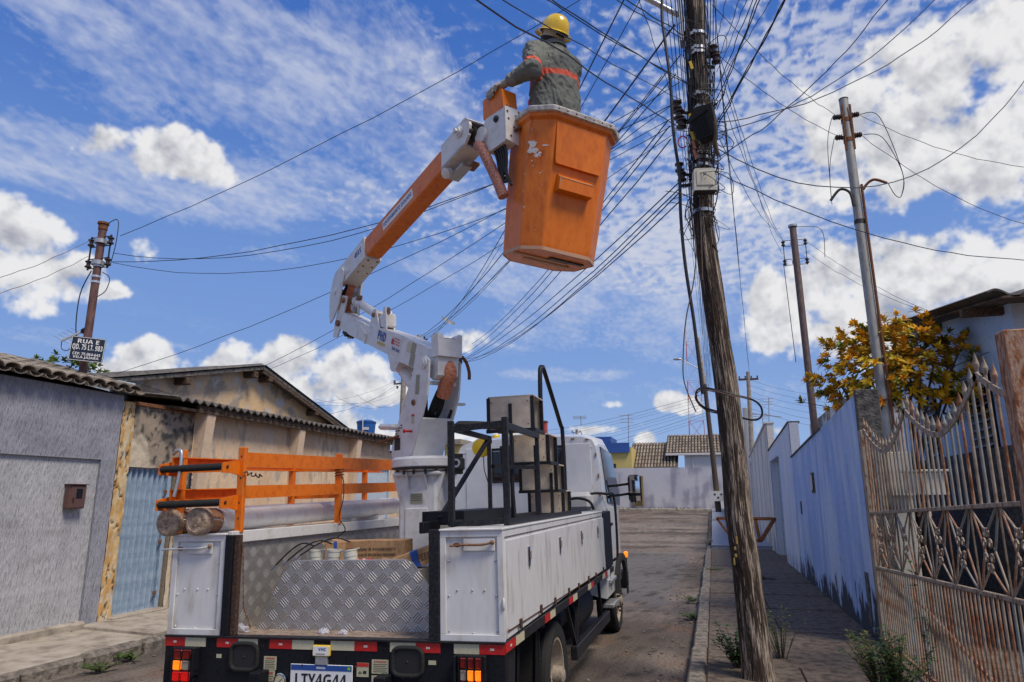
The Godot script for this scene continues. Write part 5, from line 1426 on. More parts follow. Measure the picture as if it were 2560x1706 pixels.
	put("tailgate_lip", MB.new().beam(Vector3(0.74, 0.4195, -0.27), Vector3(1.53, 0.4195, -0.27), 0.03, 0.004), M.steel, t)
	var chain := MB.new()
	for i in 26:
		var p := Vector3(0.505 + 0.05 * ss(18.0, 26.0, i), 0.55 - i * 0.02, -0.03 - 0.002 * i)
		chain.beam(p, p + Vector3(0, -0.022, 0), 0.010 if i % 2 == 0 else 0.004, 0.004, Vector3.RIGHT)
	put("chain", chain, M.rust, t)
	# side skirt with tape, guards, wheels, tank
	put("side_skirt", MB.new().beam(Vector3(2.205, -0.032, -0.06), Vector3(2.205, -0.082, -4.85), 0.05, 0.062, Vector3.UP, 0.004), M.black_steel, t)
	put("side_skirt", MB.new().beam(Vector3(0.025, -0.032, -0.06), Vector3(0.025, -0.082, -4.85), 0.05, 0.062, Vector3.UP, 0.004), M.black_steel, t)
	for e in [[0.0, 0.22, 0], [0.22, 0.42, 1], [1.0, 1.17, 0], [1.17, 1.35, 1], [1.9, 2.08, 0], [2.08, 2.28, 1], [2.87, 3.05, 1], [3.05, 3.22, 0], [3.85, 4.05, 1], [4.05, 4.25, 0], [4.25, 4.45, 2]]:
		var f: float = (e[0] + e[1]) * 0.5
		put("reflective_strip", MB.new().beam(Vector3(2.2315, -0.032 - e[0] * 0.0104, -e[0] - 0.002), Vector3(2.2315, -0.032 - e[1] * 0.0104, -e[1]), 0.003, 0.05), [M.red_tape, M.cream_tape, M.sign_white][e[2]], t)
		if f < 0.2:
			letters(t, "DM", Vector3(2.234, -0.034, -0.11), Vector3.FORWARD, Vector3.UP, 0.03, 0.012, M.ink_white)
	for e in [[-0.31, -2.2, -2.62], [-0.31, -2.78, -2.62]]:
		put("guard_strut", MB.new().beam(Vector3(2.14, -0.1, e[1]), Vector3(2.14, -0.55, e[2]), 0.03, 0.03), M.black_steel, t)
	put("side_guard", MB.new().beam(Vector3(2.14, -0.565, -2.5), Vector3(2.14, -0.60, -4.72), 0.06, 0.115, Vector3.UP, 0.006), M.black_steel, t)
	put("guard_strut", MB.new().beam(Vector3(2.12, -0.1, -4.25), Vector3(2.12, -0.58, -4.35), 0.03, 0.03), M.black_steel, t)
	for z in [-0.32, -0.55, -1.05]:
		put("skirt_strut", MB.new().beam(Vector3(2.15, -0.06, z), Vector3(2.12, -0.62, z - 0.02), 0.02, 0.03), M.black, t)
	put("mud_flap", bx(Vector3(1.93, -0.42, -1.20), Vector3(0.42, 0.52, 0.012), 0.0), M.rubber, t)
	put("rear_side_plate", MB.new().prism(P2([0.02, -0.07, 0.34, -0.07, 0.30, -0.30, 0.10, -0.55, 0.02, -0.55]), Vector3(2.19, 0, 0), Vector3.FORWARD, Vector3.UP, Vector3(0.006, 0, 0)), M.black_steel, t)
	put("fuel_tank", MB.new().lathe([Vector2(0, -0.5), Vector2(0.2, -0.5), Vector2(0.235, -0.46), Vector2(0.235, 0.46), Vector2(0.2, 0.5), Vector2(0, 0.5)], Vector3(1.86, -0.36, -3.55), Vector3.FORWARD, 24), M.black, t)
	put("air_tank", MB.new().lathe([Vector2(0, -0.3), Vector2(0.1, -0.28), Vector2(0.13, -0.22), Vector2(0.13, 0.22), Vector2(0.1, 0.28), Vector2(0, 0.3)], Vector3(1.9, -0.30, -2.75), Vector3.FORWARD, 18), M.black, t)
	put("battery_box", bx(Vector3(1.7, -0.35, -4.5), Vector3(0.4, 0.34, 0.4), 0.02), M.black, t)
	var inv := truck_xf.affine_inverse()
	for e in [[-1.80, 2.12, 0], [-1.80, 0.11, 0], [-6.02, 2.10, 1], [-6.02, 0.13, 1]]:
		wheel(Vector3(e[1], 0, e[0]), e[1] > 1.0, e[2] == 1, inv)
	put("rear_axle", MB.new().cyl(Vector3(0.3, -0.56, -1.8), Vector3(1.95, -0.56, -1.8), 0.06, 10).ball(Vector3(1.115, -0.56, -1.8), Vector3(0.18, 0.16, 0.16), 12, 8), M.dark_metal, t)
	put("front_axle", MB.new().cyl(Vector3(0.3, -0.56, -6.02), Vector3(1.95, -0.56, -6.02), 0.05, 10), M.dark_metal, t)
	for sx in [0.66, 1.57]:
		put("leaf_spring", MB.new().tube(spline([Vector3(sx, -0.36, -1.1), Vector3(sx, -0.50, -1.8), Vector3(sx, -0.36, -2.5)], 5), 0.03, 6), M.dark_metal, t)
	put("splash_panel", bx(Vector3(2.06, 0.28, -4.48), Vector3(0.34, 0.64, 0.68), 0.01), M.black, t)

func tail_lamp(c: Vector3, left: bool) -> void:
	var t := truck
	var lamp := put("tail_lamp", bx(c + Vector3(0, 0, 0.018), Vector3(0.17, 0.20, 0.036), 0.006), M.black, t)
	var mats := [[M.red_lens, M.red_lens], [M.amber_lit, M.clear_lens], [M.red_lit, M.red_lit]] if left else [[M.red_lens, M.red_lens, M.red_lens], [M.clear_lens, M.amber_lit, M.amber_lit], [M.red_lit, M.red_lit, M.red_lens]]
	var n: int = mats[0].size()
	for r in 3:
		for k in n:
			var w := 0.13 / n
			put("lens", MB.new().box(c + Vector3(-0.065 + w * (k + 0.5), 0.062 - r * 0.063, 0.038), Vector3(w - 0.006, 0.056, 0.018), 0.006), mats[r][k], lamp)
	for k in n + 1:
		put("guard_bar", MB.new().cyl(c + Vector3(-0.065 + 0.13 / n * k, 0.1, 0.052), c + Vector3(-0.065 + 0.13 / n * k, -0.1, 0.052), 0.003, 5), M.black, lamp)
	for k in 4:
		put("guard_bar", MB.new().cyl(c + Vector3(-0.07, 0.094 - k * 0.063, 0.052), c + Vector3(0.07, 0.094 - k * 0.063, 0.052), 0.003, 5), M.black, lamp)
	put("hood", bx(c + Vector3(0.09 if left else -0.09, 0.02, 0.03), Vector3(0.012, 0.16, 0.06), 0.002), M.black, lamp)

func wheel(at: Vector3, right: bool, front: bool, inv: Transform3D) -> void:
	var r := 0.40
	var g := truck_xf * at
	g.y = r
	var c: Vector3 = inv * g
	var out := Vector3.RIGHT if right else Vector3.LEFT
	var w := put("wheel", MB.new().lathe([Vector2(0.27, -0.20), Vector2(0.36, -0.215), Vector2(0.392, -0.19), Vector2(0.40, -0.14), Vector2(0.40, -0.02), Vector2(0.392, 0.02), Vector2(0.36, 0.045), Vector2(0.28, 0.035), Vector2(0.27, 0.02)], c, out, 40), M.rubber, truck)
	for k in 4:
		put("tread_groove", MB.new().lathe([Vector2(0.401, -0.165 + k * 0.042), Vector2(0.4022, -0.160 + k * 0.042), Vector2(0.4022, -0.135 + k * 0.042), Vector2(0.401, -0.130 + k * 0.042)], c, out, 40), M.black, w)
	put("rim", MB.new().lathe([Vector2(0.275, 0.03), Vector2(0.255, 0.028), Vector2(0.24, -0.01), Vector2(0.20, -0.10 if not front else 0.0), Vector2(0.12, -0.12 if not front else 0.03), Vector2(0.09, -0.10 if not front else 0.05), Vector2(0.0, -0.10 if not front else 0.06)], c, out, 32), M.wheel, w)
	put("hub", MB.new().lathe([Vector2(0.07, 0.0), Vector2(0.065, 0.075), Vector2(0.03, 0.09), Vector2(0.0, 0.09)], c, out, 18), M.wheel, w)
	var u := Vector3.UP
	var v := Vector3.FORWARD
	for k in 6:
		var an := TAU * k / 6.0
		var p := c + (u * cos(an) + v * sin(an)) * 0.135 + out * (0.03 if front else -0.1)
		put("wheel_nut", MB.new().cyl(p, p + out * 0.05, 0.016, 6), M.dark_metal, w)

func build_rack() -> void:
	var t := truck
	var rack := Node3D.new()
	rack.name = "ladder_rack"
	t.add_child(rack)
	for z in [-0.11, -1.40, -2.72]:
		var lift: float = -z * 0.02
		put("post", bx(Vector3(0.41, 0.885 + lift * 0.5, z), Vector3(0.052, 0.55 + lift, 0.035), 0.004), M.orange_rack, rack)
	for z in [0.0, -1.30, -2.62]:
		put("post", bx(Vector3(0.03, 0.885 - z * 0.01, z), Vector3(0.05, 0.54 - z * 0.02, 0.035), 0.004), M.orange_rack, rack)
	put("rail", channel(Vector3(0.425, 1.08, -0.12), Vector3(0.425, 1.145, -3.0), 0.098, -1), M.orange_rack, rack)
	put("rail", channel(Vector3(0.425, 0.868, -0.12), Vector3(0.425, 0.935, -3.0), 0.085, -1), M.orange_rack, rack)
	put("rail", channel(Vector3(0.015, 1.065, 0.08), Vector3(0.015, 1.13, -3.0), 0.08, 1), M.orange_rack, rack)
	put("rail", channel(Vector3(0.015, 0.86, 0.08), Vector3(0.015, 0.92, -3.0), 0.075, 1), M.orange_rack, rack)
	for y in [0.80, 1.025]:
		put("roller", MB.new().cyl(Vector3(-0.03, y, 0.12), Vector3(0.38, y + 0.006, 0.04), 0.023, 14), M.rubber, rack)
		put("roller_arm", MB.new().prism(P2([-0.055, -0.035, 0.04, -0.035, 0.15, -0.055, 0.15, 0.055, 0.06, 0.045, -0.055, 0.03]), Vector3(0.39, y, 0.02), Vector3.FORWARD, Vector3.UP, Vector3(0.012, 0, 0)), M.orange_rack, rack)
		put("roller_arm", MB.new().prism(P2([-0.04, -0.035, 0.06, -0.04, 0.16, -0.045, 0.16, 0.055, 0.06, 0.05, -0.04, 0.03]), Vector3(-0.035, y, 0.10), Vector3.FORWARD, Vector3.UP, Vector3(0.012, 0, 0)), M.orange_rack, rack)
		put("cross_bar", MB.new().beam(Vector3(0.02, y - 0.005, -0.02), Vector3(0.41, y - 0.005, -0.13), 0.03, 0.03), M.orange_rack, rack)
		put("bolt", MB.new().ball(Vector3(0.405, y + 0.005, 0.035), Vector3(0.006, 0.012, 0.012), 8, 4), M.dark_metal, rack)
		put("cross_bar", MB.new().beam(Vector3(0.03, y + 0.04, -1.35), Vector3(0.41, y + 0.04, -1.40), 0.03, 0.03), M.orange_rack, rack)
	for y in [0.70, 0.80, 0.96, 1.10]:
		put("bolt_hole", MB.new().ball(Vector3(0.412, y, -0.093), Vector3(0.007, 0.010, 0.002), 8, 4), M.dark_metal, rack)
	put("hook_rod", MB.new().tube(spline([Vector3(0.0, 1.125, 0.06), Vector3(0.05, 1.145, 0.08), Vector3(0.09, 1.13, 0.09), Vector3(0.095, 1.0, 0.10), Vector3(0.075, 0.85, 0.11)], 5), 0.011, 8), M.steel, rack)
	# two long pipes with screw caps
	for x in [-0.012, 0.21]:
		var pipe := put("storage_pipe", MB.new().cyl(Vector3(x, 0.69, -0.02), Vector3(x + 0.02, 0.745, -3.3), 0.078, 28), M.pvc, t)
		put("pipe_sleeve", MB.new().cyl(Vector3(x, 0.6895, -0.015), Vector3(x, 0.6905, -0.115), 0.0805, 28), M.rust_band, pipe)
		var cap := put("pipe_cap", MB.new().lathe([Vector2(0, 0.030), Vector2(0.03, 0.030), Vector2(0.034, 0.026), Vector2(0.058, 0.026), Vector2(0.062, 0.030), Vector2(0.076, 0.028), Vector2(0.088, 0.018), Vector2(0.088, -0.035), Vector2(0.082, -0.04)], Vector3(x, 0.689, 0.03), Vector3.BACK, 32), M.pvc_cap, pipe)
		cap.name = "pipe_cap"
		letters(pipe, "IBI", Vector3(x, 0.689, 0.0610), Vector3.RIGHT, Vector3.UP, 0.035, 0.026, M.pvc_cap)
		put("clamp", bx(Vector3(x + 0.075, 0.715, -0.03), Vector3(0.02, 0.018, 0.09), 0.004), M.rust_band, pipe)
		put("clamp", MB.new().tube(spline([Vector3(x + 0.07, 0.70, 0.02), Vector3(x + 0.105, 0.70, -0.02), Vector3(x + 0.10, 0.68, -0.09), Vector3(x + 0.07, 0.66, -0.1)], 4), 0.004, 5), M.steel, pipe)
	put("pipe_saddle", bx(Vector3(0.1, 0.612, -0.6), Vector3(0.44, 0.012, 0.1), 0.002), M.boom_white, t)
	put("pipe_saddle", bx(Vector3(0.1, 0.63, -2.4), Vector3(0.44, 0.05, 0.1), 0.002), M.boom_white, t)

func build_steps() -> void:
	var t := truck
	var fr := Node3D.new()
	fr.name = "step_frame"
	t.add_child(fr)
	var m: Material = M.black_steel
	var y0 := 0.612
	for e in [[1.80, -0.34, 1.28], [2.17, -0.33, 1.285], [1.79, -1.22, 1.25], [2.17, -1.22, 1.22], [1.86, -1.62, 1.55], [1.985, -1.95, 1.22], [2.0, -2.5, 1.0]]:
		put("post", bx(Vector3(e[0], (y0 + e[2]) * 0.5, e[1]), Vector3(0.038 if e[1] > -1.0 else 0.028, e[2] - y0, 0.038 if e[1] > -1.0 else 0.028), 0.003), m, fr)
	for y in [y0 + 0.02, 1.235]:
		put("cross_bar", MB.new().beam(Vector3(1.80, y - 0.01, -0.34), Vector3(2.17, y + 0.01, -0.33), 0.03, 0.038), m, fr)
		put("cross_bar", MB.new().beam(Vector3(2.17, y, -0.33), Vector3(2.17, y, -1.25 if y > 1.0 else -3.0), 0.03, 0.038), m, fr)
		put("cross_bar", MB.new().beam(Vector3(1.79, y, -0.34), Vector3(1.79, y, -1.25 if y > 1.0 else -3.0), 0.03, 0.034), m, fr)
	put("brace", MB.new().beam(Vector3(1.64, 0.66, -0.55), Vector3(1.80, 1.24, -1.2), 0.026, 0.026), m, fr)
	put("brace", MB.new().beam(Vector3(1.81, 1.02, -1.25), Vector3(2.0, 1.03, -1.95), 0.026, 0.03), m, fr)
	put("brace", MB.new().beam(Vector3(1.81, 0.96, -1.25), Vector3(1.74, 0.96, -2.1), 0.02, 0.03), m, fr)
	put("tray", bx(Vector3(1.66, 0.66, -1.2), Vector3(0.3, 0.09, 1.3), 0.004), M.black, fr)
	put("tray", bx(Vector3(1.62, 0.61, -0.42), Vector3(0.03, 0.07, 0.3), 0.004), M.black, fr)
	for e in [[1.86, -1.2, 1.58], [1.93, -1.2, 1.62]]:
		put("upright", MB.new().cyl(Vector3(e[0] - 0.05, 0.62, e[1] - 0.4), Vector3(e[0] - 0.08, 1.2, e[1] - 0.4), 0.014, 8), m, fr)
	# four stacked tread-plate steps, each open to the outside
	var st := [[1.665, 2.06, 1.335, 1.605, -1.62], [1.735, 2.075, 1.085, 1.32, -2.10], [1.70, 2.055, 0.845, 1.07, -2.50], [1.68, 2.035, 0.625, 0.83, -2.90]]
	for e in st:
		var xm: float = (e[0] + e[1]) * 0.5
		var ym: float = (e[2] + e[3]) * 0.5
		var w: float = e[1] - e[0]
		var h: float = e[3] - e[2]
		var d := 0.36
		var zc: float = e[4] - d * 0.5
		var s := put("step", bx(Vector3(xm, e[3] + 0.006, zc), Vector3(w, 0.012, d), 0.002), M.tread_dust, fr)
		put("panel", bx(Vector3(xm - 0.01, ym, e[4] - 0.006), Vector3(w - 0.03, h, 0.01), 0.0), M.tread_dust, s)
		put("panel", bx(Vector3(e[0] + 0.006, ym, zc), Vector3(0.01, h, d - 0.02), 0.0), M.tread_dust, s)
		put("panel", bx(Vector3(xm, ym, e[4] - d + 0.006), Vector3(w - 0.03, h, 0.01), 0.0), M.tread_dust, s)
		for zz in [e[4] - 0.012, e[4] - d + 0.012]:
			put("edge_bar", bx(Vector3(e[1] - 0.012, ym, zz), Vector3(0.03, h, 0.03), 0.002), m, s)
			put("edge_bar", bx(Vector3(e[0] + 0.004, ym, zz + 0.008), Vector3(0.03, h, 0.018), 0.002), m, s)
		for yy in [e[2] - 0.01]:
			put("edge_bar", bx(Vector3(xm, yy, e[4]), Vector3(w + 0.03, 0.028, 0.03), 0.002), m, s)
			put("edge_bar", bx(Vector3(e[1] - 0.005, yy, zc), Vector3(0.03, 0.028, d), 0.002), m, s)
		rivets(s, [Vector3(e[0] + 0.03, e[3] - 0.04, e[4]), Vector3(e[1] - 0.05, e[3] - 0.04, e[4]), Vector3(e[1] - 0.05, e[2] + 0.04, e[4])], M.rust, 0.006)
	put("handrail", MB.new().tube(spline([Vector3(2.0, 0.84, -3.16), Vector3(2.0, 1.42, -3.15), Vector3(2.0, 1.52, -3.04), Vector3(2.0, 1.93, -2.40), Vector3(2.0, 1.96, -2.30), Vector3(2.0, 1.92, -2.20), Vector3(2.0, 1.6, -2.16), Vector3(2.0, 1.25, -2.14)], 6), 0.021, 10), m, fr)
	put("seat_pad", MB.new().lathe([Vector2(0, 0.02), Vector2(0.16, 0.025), Vector2(0.19, 0.0), Vector2(0.16, -0.02), Vector2(0, -0.02)], Vector3(1.87, 1.285, -0.75), Vector3(0.08, 1, 0.05), 24), M.rubber, fr)
	var beacon := put("beacon", MB.new().lathe([Vector2(0, 0.13), Vector2(0.045, 0.125), Vector2(0.052, 0.11), Vector2(0.055, 0.0)], Vector3(0.62, 1.53, -5.4), Vector3.UP, 18), M.glow_yellow, t)
	put("beacon_base", MB.new().lathe([Vector2(0.07, 0.0), Vector2(0.07, -0.05), Vector2(0.0, -0.05)], Vector3(0.62, 1.53, -5.4), Vector3.UP, 18), M.black, beacon)
	var work := put("work_lamp", MB.new().lathe([Vector2(0, 0.03), Vector2(0.07, 0.025), Vector2(0.075, 0.0), Vector2(0.05, -0.04), Vector2(0, -0.05)], Vector3(1.71, 1.17, -1.28), Vector3(-0.15, -0.1, 1), 20), M.glow_yellow, t)
	put("lamp_bracket", MB.new().beam(Vector3(1.76, 1.19, -1.3), Vector3(1.80, 1.22, -1.25), 0.012, 0.03), M.black, work)
	put("lamp_cable", MB.new().tube(spline([Vector3(1.72, 1.1, -1.3), Vector3(1.73, 1.0, -1.28), Vector3(1.77, 0.9, -1.24), Vector3(1.79, 0.8, -1.22)], 4), 0.004, 5), M.cable, work)

func build_cab() -> void:
	var t := truck
	# shell lofted from the rear wall to the bonnet: a rounded section that leans in above the waist
	var body := MB.new()
	var sec := [[-4.75, 1.50, 0.0], [-5.0, 1.55, 0.0], [-5.7, 1.57, 0.0], [-6.25, 1.50, 0.02], [-6.62, 0.9, 0.05], [-6.78, 0.45, 0.06], [-6.82, -0.35, 0.08]]
	var rows := []
	for s in sec:
		var top: float = s[1]
		var ins: float = s[2]
		var waist := 0.62
		var bot := -0.42
		var row := []
		var half := [Vector2(0.94 - ins, bot), Vector2(0.96 - ins, 0.0), Vector2(0.965 - ins, waist)]
		if top > 1.0:
			half.append_array([Vector2(0.945 - ins, 1.0), Vector2(0.905 - ins, top - 0.12), Vector2(0.86 - ins, top - 0.03), Vector2(0.74 - ins, top + 0.012), Vector2(0.3, top + 0.035)])
		else:
			half.append_array([Vector2(0.955 - ins, minf(top, waist)), Vector2(0.94 - ins, top - 0.03), Vector2(0.90 - ins, top), Vector2(0.74 - ins, top + 0.01), Vector2(0.3, top + 0.02)])
		for q in half:
			row.append(Vector3(1.20 + q.x, q.y, s[0]))
		for i in range(half.size() - 1, -1, -1):
			row.append(Vector3(1.20 - half[i].x, half[i].y, s[0]))
		rows.append(row)
	for i in rows.size() - 1:
		for j in rows[i].size() - 1:
			body.quad(rows[i][j], rows[i + 1][j], rows[i + 1][j + 1], rows[i][j + 1])
	for j in range(1, rows[0].size() - 2):
		body.tri(rows[0][0], rows[0][j], rows[0][j + 1])
		body.tri(rows[-1][0], rows[-1][j + 1], rows[-1][j])
	var cab := put("cab", body, M.cab_white, t)
	for e in [[0.56, 0.50, 0.32, 1.0, 1.05], [1.87, 0.50, 0.34, 1.0, 1.05]]:     # pressed panels on the rear wall
		var x: float = e[0]
		put("pressed_panel", MB.new().box(Vector3(x, 0.93, -4.744), Vector3(e[2], e[3], 0.012), 0.005), M.cab_white, cab)
	put("roof_seam", bx(Vector3(1.2, 1.38, -4.746), Vector3(1.72, 0.012, 0.008), 0.002), M.cab_white, cab)
	var win := put("rear_window", bx(Vector3(1.24, 1.20, -4.748), Vector3(0.98, 0.44, 0.012), 0.005), M.dark_glass, cab)
	put("seal", MB.new().tube([Vector3(0.76, 0.99, -4.742), Vector3(1.72, 0.99, -4.742), Vector3(1.72, 1.41, -4.742), Vector3(0.76, 1.41, -4.742), Vector3(0.76, 0.99, -4.742)], 0.012, 6), M.rubber, win)
	for e in [[1.82, 1.49], [2.0, 1.475], [2.10, 1.28], [2.12, 1.02], [2.13, 0.80]]:
		put("marker", bx(Vector3(e[0], e[1], -4.742), Vector3(0.045, 0.018, 0.01), 0.002) if e[1] > 1.4 else bx(Vector3(e[0], e[1], -4.742), Vector3(0.016, 0.05, 0.01), 0.002), M.rust_band, cab)
	put("data_sticker", bx(Vector3(2.0, 0.89, -4.743), Vector3(0.085, 0.06, 0.006), 0.0), M.sticker, cab)
	for sgn in [1.0, -1.0]:
		var sx: float = 1.20 + sgn * 0.95
		put("side_window", MB.new().prism(P2([5.08, 0.70, 6.28, 0.64, 6.45, 0.78, 6.12, 1.36, 5.08, 1.40]), Vector3(1.20 + sgn * 1.028, 0, 0), Vector3.FORWARD, Vector3(-sgn * 0.085, 1, 0), Vector3(sgn * 0.012, 0, 0)), M.dark_glass, cab)
		put("door_seam", MB.new().beam(Vector3(1.20 + sgn * 0.967, -0.35, -5.0), Vector3(1.20 + sgn * 0.967, 0.62, -5.0), 0.006, 0.012, Vector3.FORWARD), M.dark_metal, cab)
		put("door_handle", bx(Vector3(1.20 + sgn * 0.975, 0.42, -5.25), Vector3(0.03, 0.04, 0.2), 0.008), M.black, cab)
		put("fender", MB.new().prism(P2([5.45, -0.45, 5.50, -0.22, 5.66, -0.06, 5.9, 0.0, 6.15, 0.0, 6.38, -0.06, 6.52, -0.22, 6.58, -0.45, 6.48, -0.45, 6.42, -0.25, 6.28, -0.12, 6.02, -0.07, 5.78, -0.12, 5.64, -0.25, 5.56, -0.45]), Vector3(1.20 + sgn * 0.955, 0, 0), Vector3.FORWARD, Vector3.UP, Vector3(sgn * 0.05, 0, 0)), M.rubber, cab)
		put("step_plate", bx(Vector3(1.20 + sgn * 0.93, -0.52, -5.15), Vector3(0.14, 0.05, 0.5), 0.01), M.steel, cab)
		put("step_plate", bx(Vector3(1.20 + sgn * 0.93, -0.24, -5.15), Vector3(0.12, 0.05, 0.5), 0.01), M.steel, cab)
		put("turn_lamp", MB.new().box(Vector3(1.20 + sgn * 1.0, -0.05, -6.5), Vector3(0.05, 0.08, 0.12), 0.012), M.amber_lit, cab)
		put("mud_flap", bx(Vector3(1.20 + sgn * 0.985, -0.32, -6.62), Vector3(0.02, 0.55, 0.12), 0.006), M.rubber, cab)
	put("grab_rail", MB.new().tube(spline([Vector3(1.95, 0.66, -4.55), Vector3(2.02, 0.80, -4.62), Vector3(2.2, 0.80, -4.75), Vector3(2.27, 0.74, -4.95), Vector3(2.27, 0.1, -4.98), Vector3(2.24, 0.02, -4.95), Vector3(2.2, 0.0, -4.95)], 6), 0.016, 8), M.black_steel, cab)
	put("grab_rail", MB.new().tube(spline([Vector3(1.72, 0.62, -4.35), Vector3(1.76, 0.72, -4.36), Vector3(1.9, 0.76, -4.36), Vector3(2.05, 0.72, -4.36), Vector3(2.1, 0.62, -4.36)], 5), 0.016, 8), M.black_steel, cab)
	put("air_intake", bx(Vector3(1.85, 0.72, -4.58), Vector3(0.4, 0.22, 0.24), 0.05), M.chipped, cab)
	put("windscreen", MB.new().prism(P2([0.42, 0, 1.98, 0, 1.92, 0.56, 0.48, 0.56]), Vector3(0, 0.93, -6.635), Vector3.RIGHT, Vector3(0, 1, 0.60), Vector3(0, 0.0, -0.014)), M.dark_glass, cab)
	put("front_bumper", bx(Vector3(1.2, -0.42, -6.86), Vector3(1.95, 0.26, 0.16), 0.03), M.black, cab)
	# mirrors on both sides
	for sgn in [1.0, -1.0]:
		var mx: float = 1.20 + sgn * 1.20
		var mir := put("mirror", MB.new().box(Vector3(mx, 0.87, -6.42), Vector3(0.19, 0.39, 0.10), 0.045), M.black, cab)
		put("mirror_glass", MB.new().box(Vector3(mx, 0.93, -6.366), Vector3(0.155, 0.25, 0.004), 0.0), M.mirror, mir)
		put("mirror_glass", MB.new().box(Vector3(mx, 0.72, -6.366), Vector3(0.155, 0.09, 0.004), 0.0), M.mirror, mir)
		for y in [0.94, 0.80]:
			put("mirror_arm", MB.new().beam(Vector3(1.20 + sgn * 0.95, y - 0.02, -6.36), Vector3(mx - sgn * 0.08, y, -6.42), 0.03, 0.035), M.black, mir)

func build_boom() -> void:
	var t := truck
	var ped := put("pedestal", MB.new().box(Vector3(1.17, 0.5, -1.44), Vector3(0.325, 1.0, 0.325), 0.02), M.boom_white, t)
	put("base_plate", bx(Vector3(1.17, 0.02, -1.44), Vector3(0.5, 0.04, 0.5)), M.boom_white, ped)
	put("access_panel", MB.new().box(Vector3(1.165, 0.56, -1.273), Vector3(0.19, 0.33, 0.012), 0.005), M.boom_white, ped)
	put("data_plate", bx(Vector3(1.17, 0.30, -1.2755), Vector3(0.18, 0.12, 0.006), 0.0), M.sticker_grey, ped)
	put("data_plate", bx(Vector3(1.165, 0.80, -1.2755), Vector3(0.105, 0.075, 0.006), 0.0), M.sticker_grey, ped)
	letters(ped, "Manual de Operação", Vector3(1.17, 0.345, -1.2722), Vector3.RIGHT, Vector3.UP, 0.14, 0.013, M.ink_black)
	for i in 5:
		put("print_line", bx(Vector3(1.17, 0.322 - i * 0.014, -1.2722), Vector3(0.15 - 0.01 * (i % 2), 0.005, 0.001), 0.0), M.ink_black, ped)
	for i in 4:
		put("print_line", bx(Vector3(1.165, 0.825 - i * 0.014, -1.2722), Vector3(0.085, 0.004, 0.001), 0.0), M.ink_black, ped)
	for s in [-1.0, 1.0]:                                                     # gussets under the ring
		put("gusset", MB.new().prism(P2([0.16, 0.78, 0.225, 1.0, 0.16, 1.0]), Vector3(1.17, 0, -1.30), Vector3(s, 0, 0), Vector3.UP, Vector3(0, 0, -0.014)), M.boom_white, ped)
		put("gusset", MB.new().prism(P2([0.16, 0.86, 0.23, 1.0, 0.16, 1.0]), Vector3(1.17 + s * 0.075, 0, -1.44), Vector3.BACK, Vector3.UP, Vector3(0.012, 0, 0)), M.boom_white, ped)
	put("collar", MB.new().box(Vector3(1.17, 0.99, -1.44), Vector3(0.40, 0.03, 0.40), 0.01), M.boom_white, ped)
	var ring := put("slew_ring", MB.new().lathe([Vector2(0.0, 1.012), Vector2(0.215, 1.012), Vector2(0.225, 1.03), Vector2(0.262, 1.035), Vector2(0.268, 1.05), Vector2(0.268, 1.105), Vector2(0.25, 1.125), Vector2(0.0, 1.13)], Vector3(1.17, 0, -1.44), Vector3.UP, 40), M.boom_white, t)
	for k in 16:
		var an := TAU * k / 16.0
		put("bolt", MB.new().cyl(Vector3(1.17 + 0.235 * cos(an), 0.985, -1.44 + 0.235 * sin(an)), Vector3(1.17 + 0.235 * cos(an), 1.02, -1.44 + 0.235 * sin(an)), 0.011, 6), M.dark_metal, ring)
	put("grease_band", MB.new().lathe([Vector2(0.24, 1.024), Vector2(0.2705, 1.034), Vector2(0.2705, 1.044)], Vector3(1.17, 0, -1.44), Vector3.UP, 40), M.dark_metal, ring)
	put("slew_motor", MB.new().cyl(Vector3(1.46, 0.98, -1.42), Vector3(1.46, 1.14, -1.42), 0.045, 14).box(Vector3(1.47, 1.06, -1.40), Vector3(0.09, 0.10, 0.10), 0.01), M.dark_metal, ring)
	put("motor_eye", MB.new().lathe([Vector2(0.02, 0.0), Vector2(0.035, 0.0), Vector2(0.035, 0.01), Vector2(0.02, 0.01)], Vector3(1.475, 1.065, -1.35), Vector3.BACK, 16), M.steel, ring)
	# turret: two cheek plates, a rear web and a foot
	var cheek := P2([-0.286, 1.125, -0.294, 1.214, -0.210, 1.372, -0.086, 1.582, 0.020, 1.732, 0.095, 1.855, 0.184, 1.921, 0.271, 1.920, 0.333, 1.872, 0.321, 1.730, 0.298, 1.590, 0.227, 1.457, 0.141, 1.323, 0.039, 1.161, -0.005, 1.125])
	var tur := put("turret", plate(cheek, 0.138, 0.016), M.boom_white, t)
	put("cheek_plate", plate(cheek, -0.154, 0.016), M.boom_white, tur)
	put("foot", bm().prism(P2([-0.29, 1.122, 0.05, 1.122, 0.13, 1.30, 0.20, 1.42, 0.19, 1.43, 0.10, 1.31, -0.05, 1.31, -0.29, 1.21]), Vector3(0, 0, -0.138), Vector3.RIGHT, Vector3.UP, Vector3(0, 0, 0.276)), M.boom_white, tur)
	put("web", bm().beam(Vector3(-0.24, 1.22, 0), Vector3(-0.12, 1.45, 0), 0.276, 0.012, Vector3(0.88, -0.46, 0)), M.boom_white, tur)
	put("spreader", bm().beam(Vector3(0.27, 1.70, -0.14), Vector3(0.27, 1.70, 0.14), 0.02, 0.03), M.boom_white, tur)
	put("pivot_pin", bm().cyl(Vector3(0.255, 1.86, -0.175), Vector3(0.255, 1.86, 0.175), 0.03, 14), M.boom_white, tur)
	put("pivot_boss", bm().lathe([Vector2(0.05, 0.0), Vector2(0.05, 0.012), Vector2(0.03, 0.016), Vector2(0, 0.016)], Vector3(0.255, 1.86, 0.154), Vector3.BACK, 16), M.boom_white, tur)
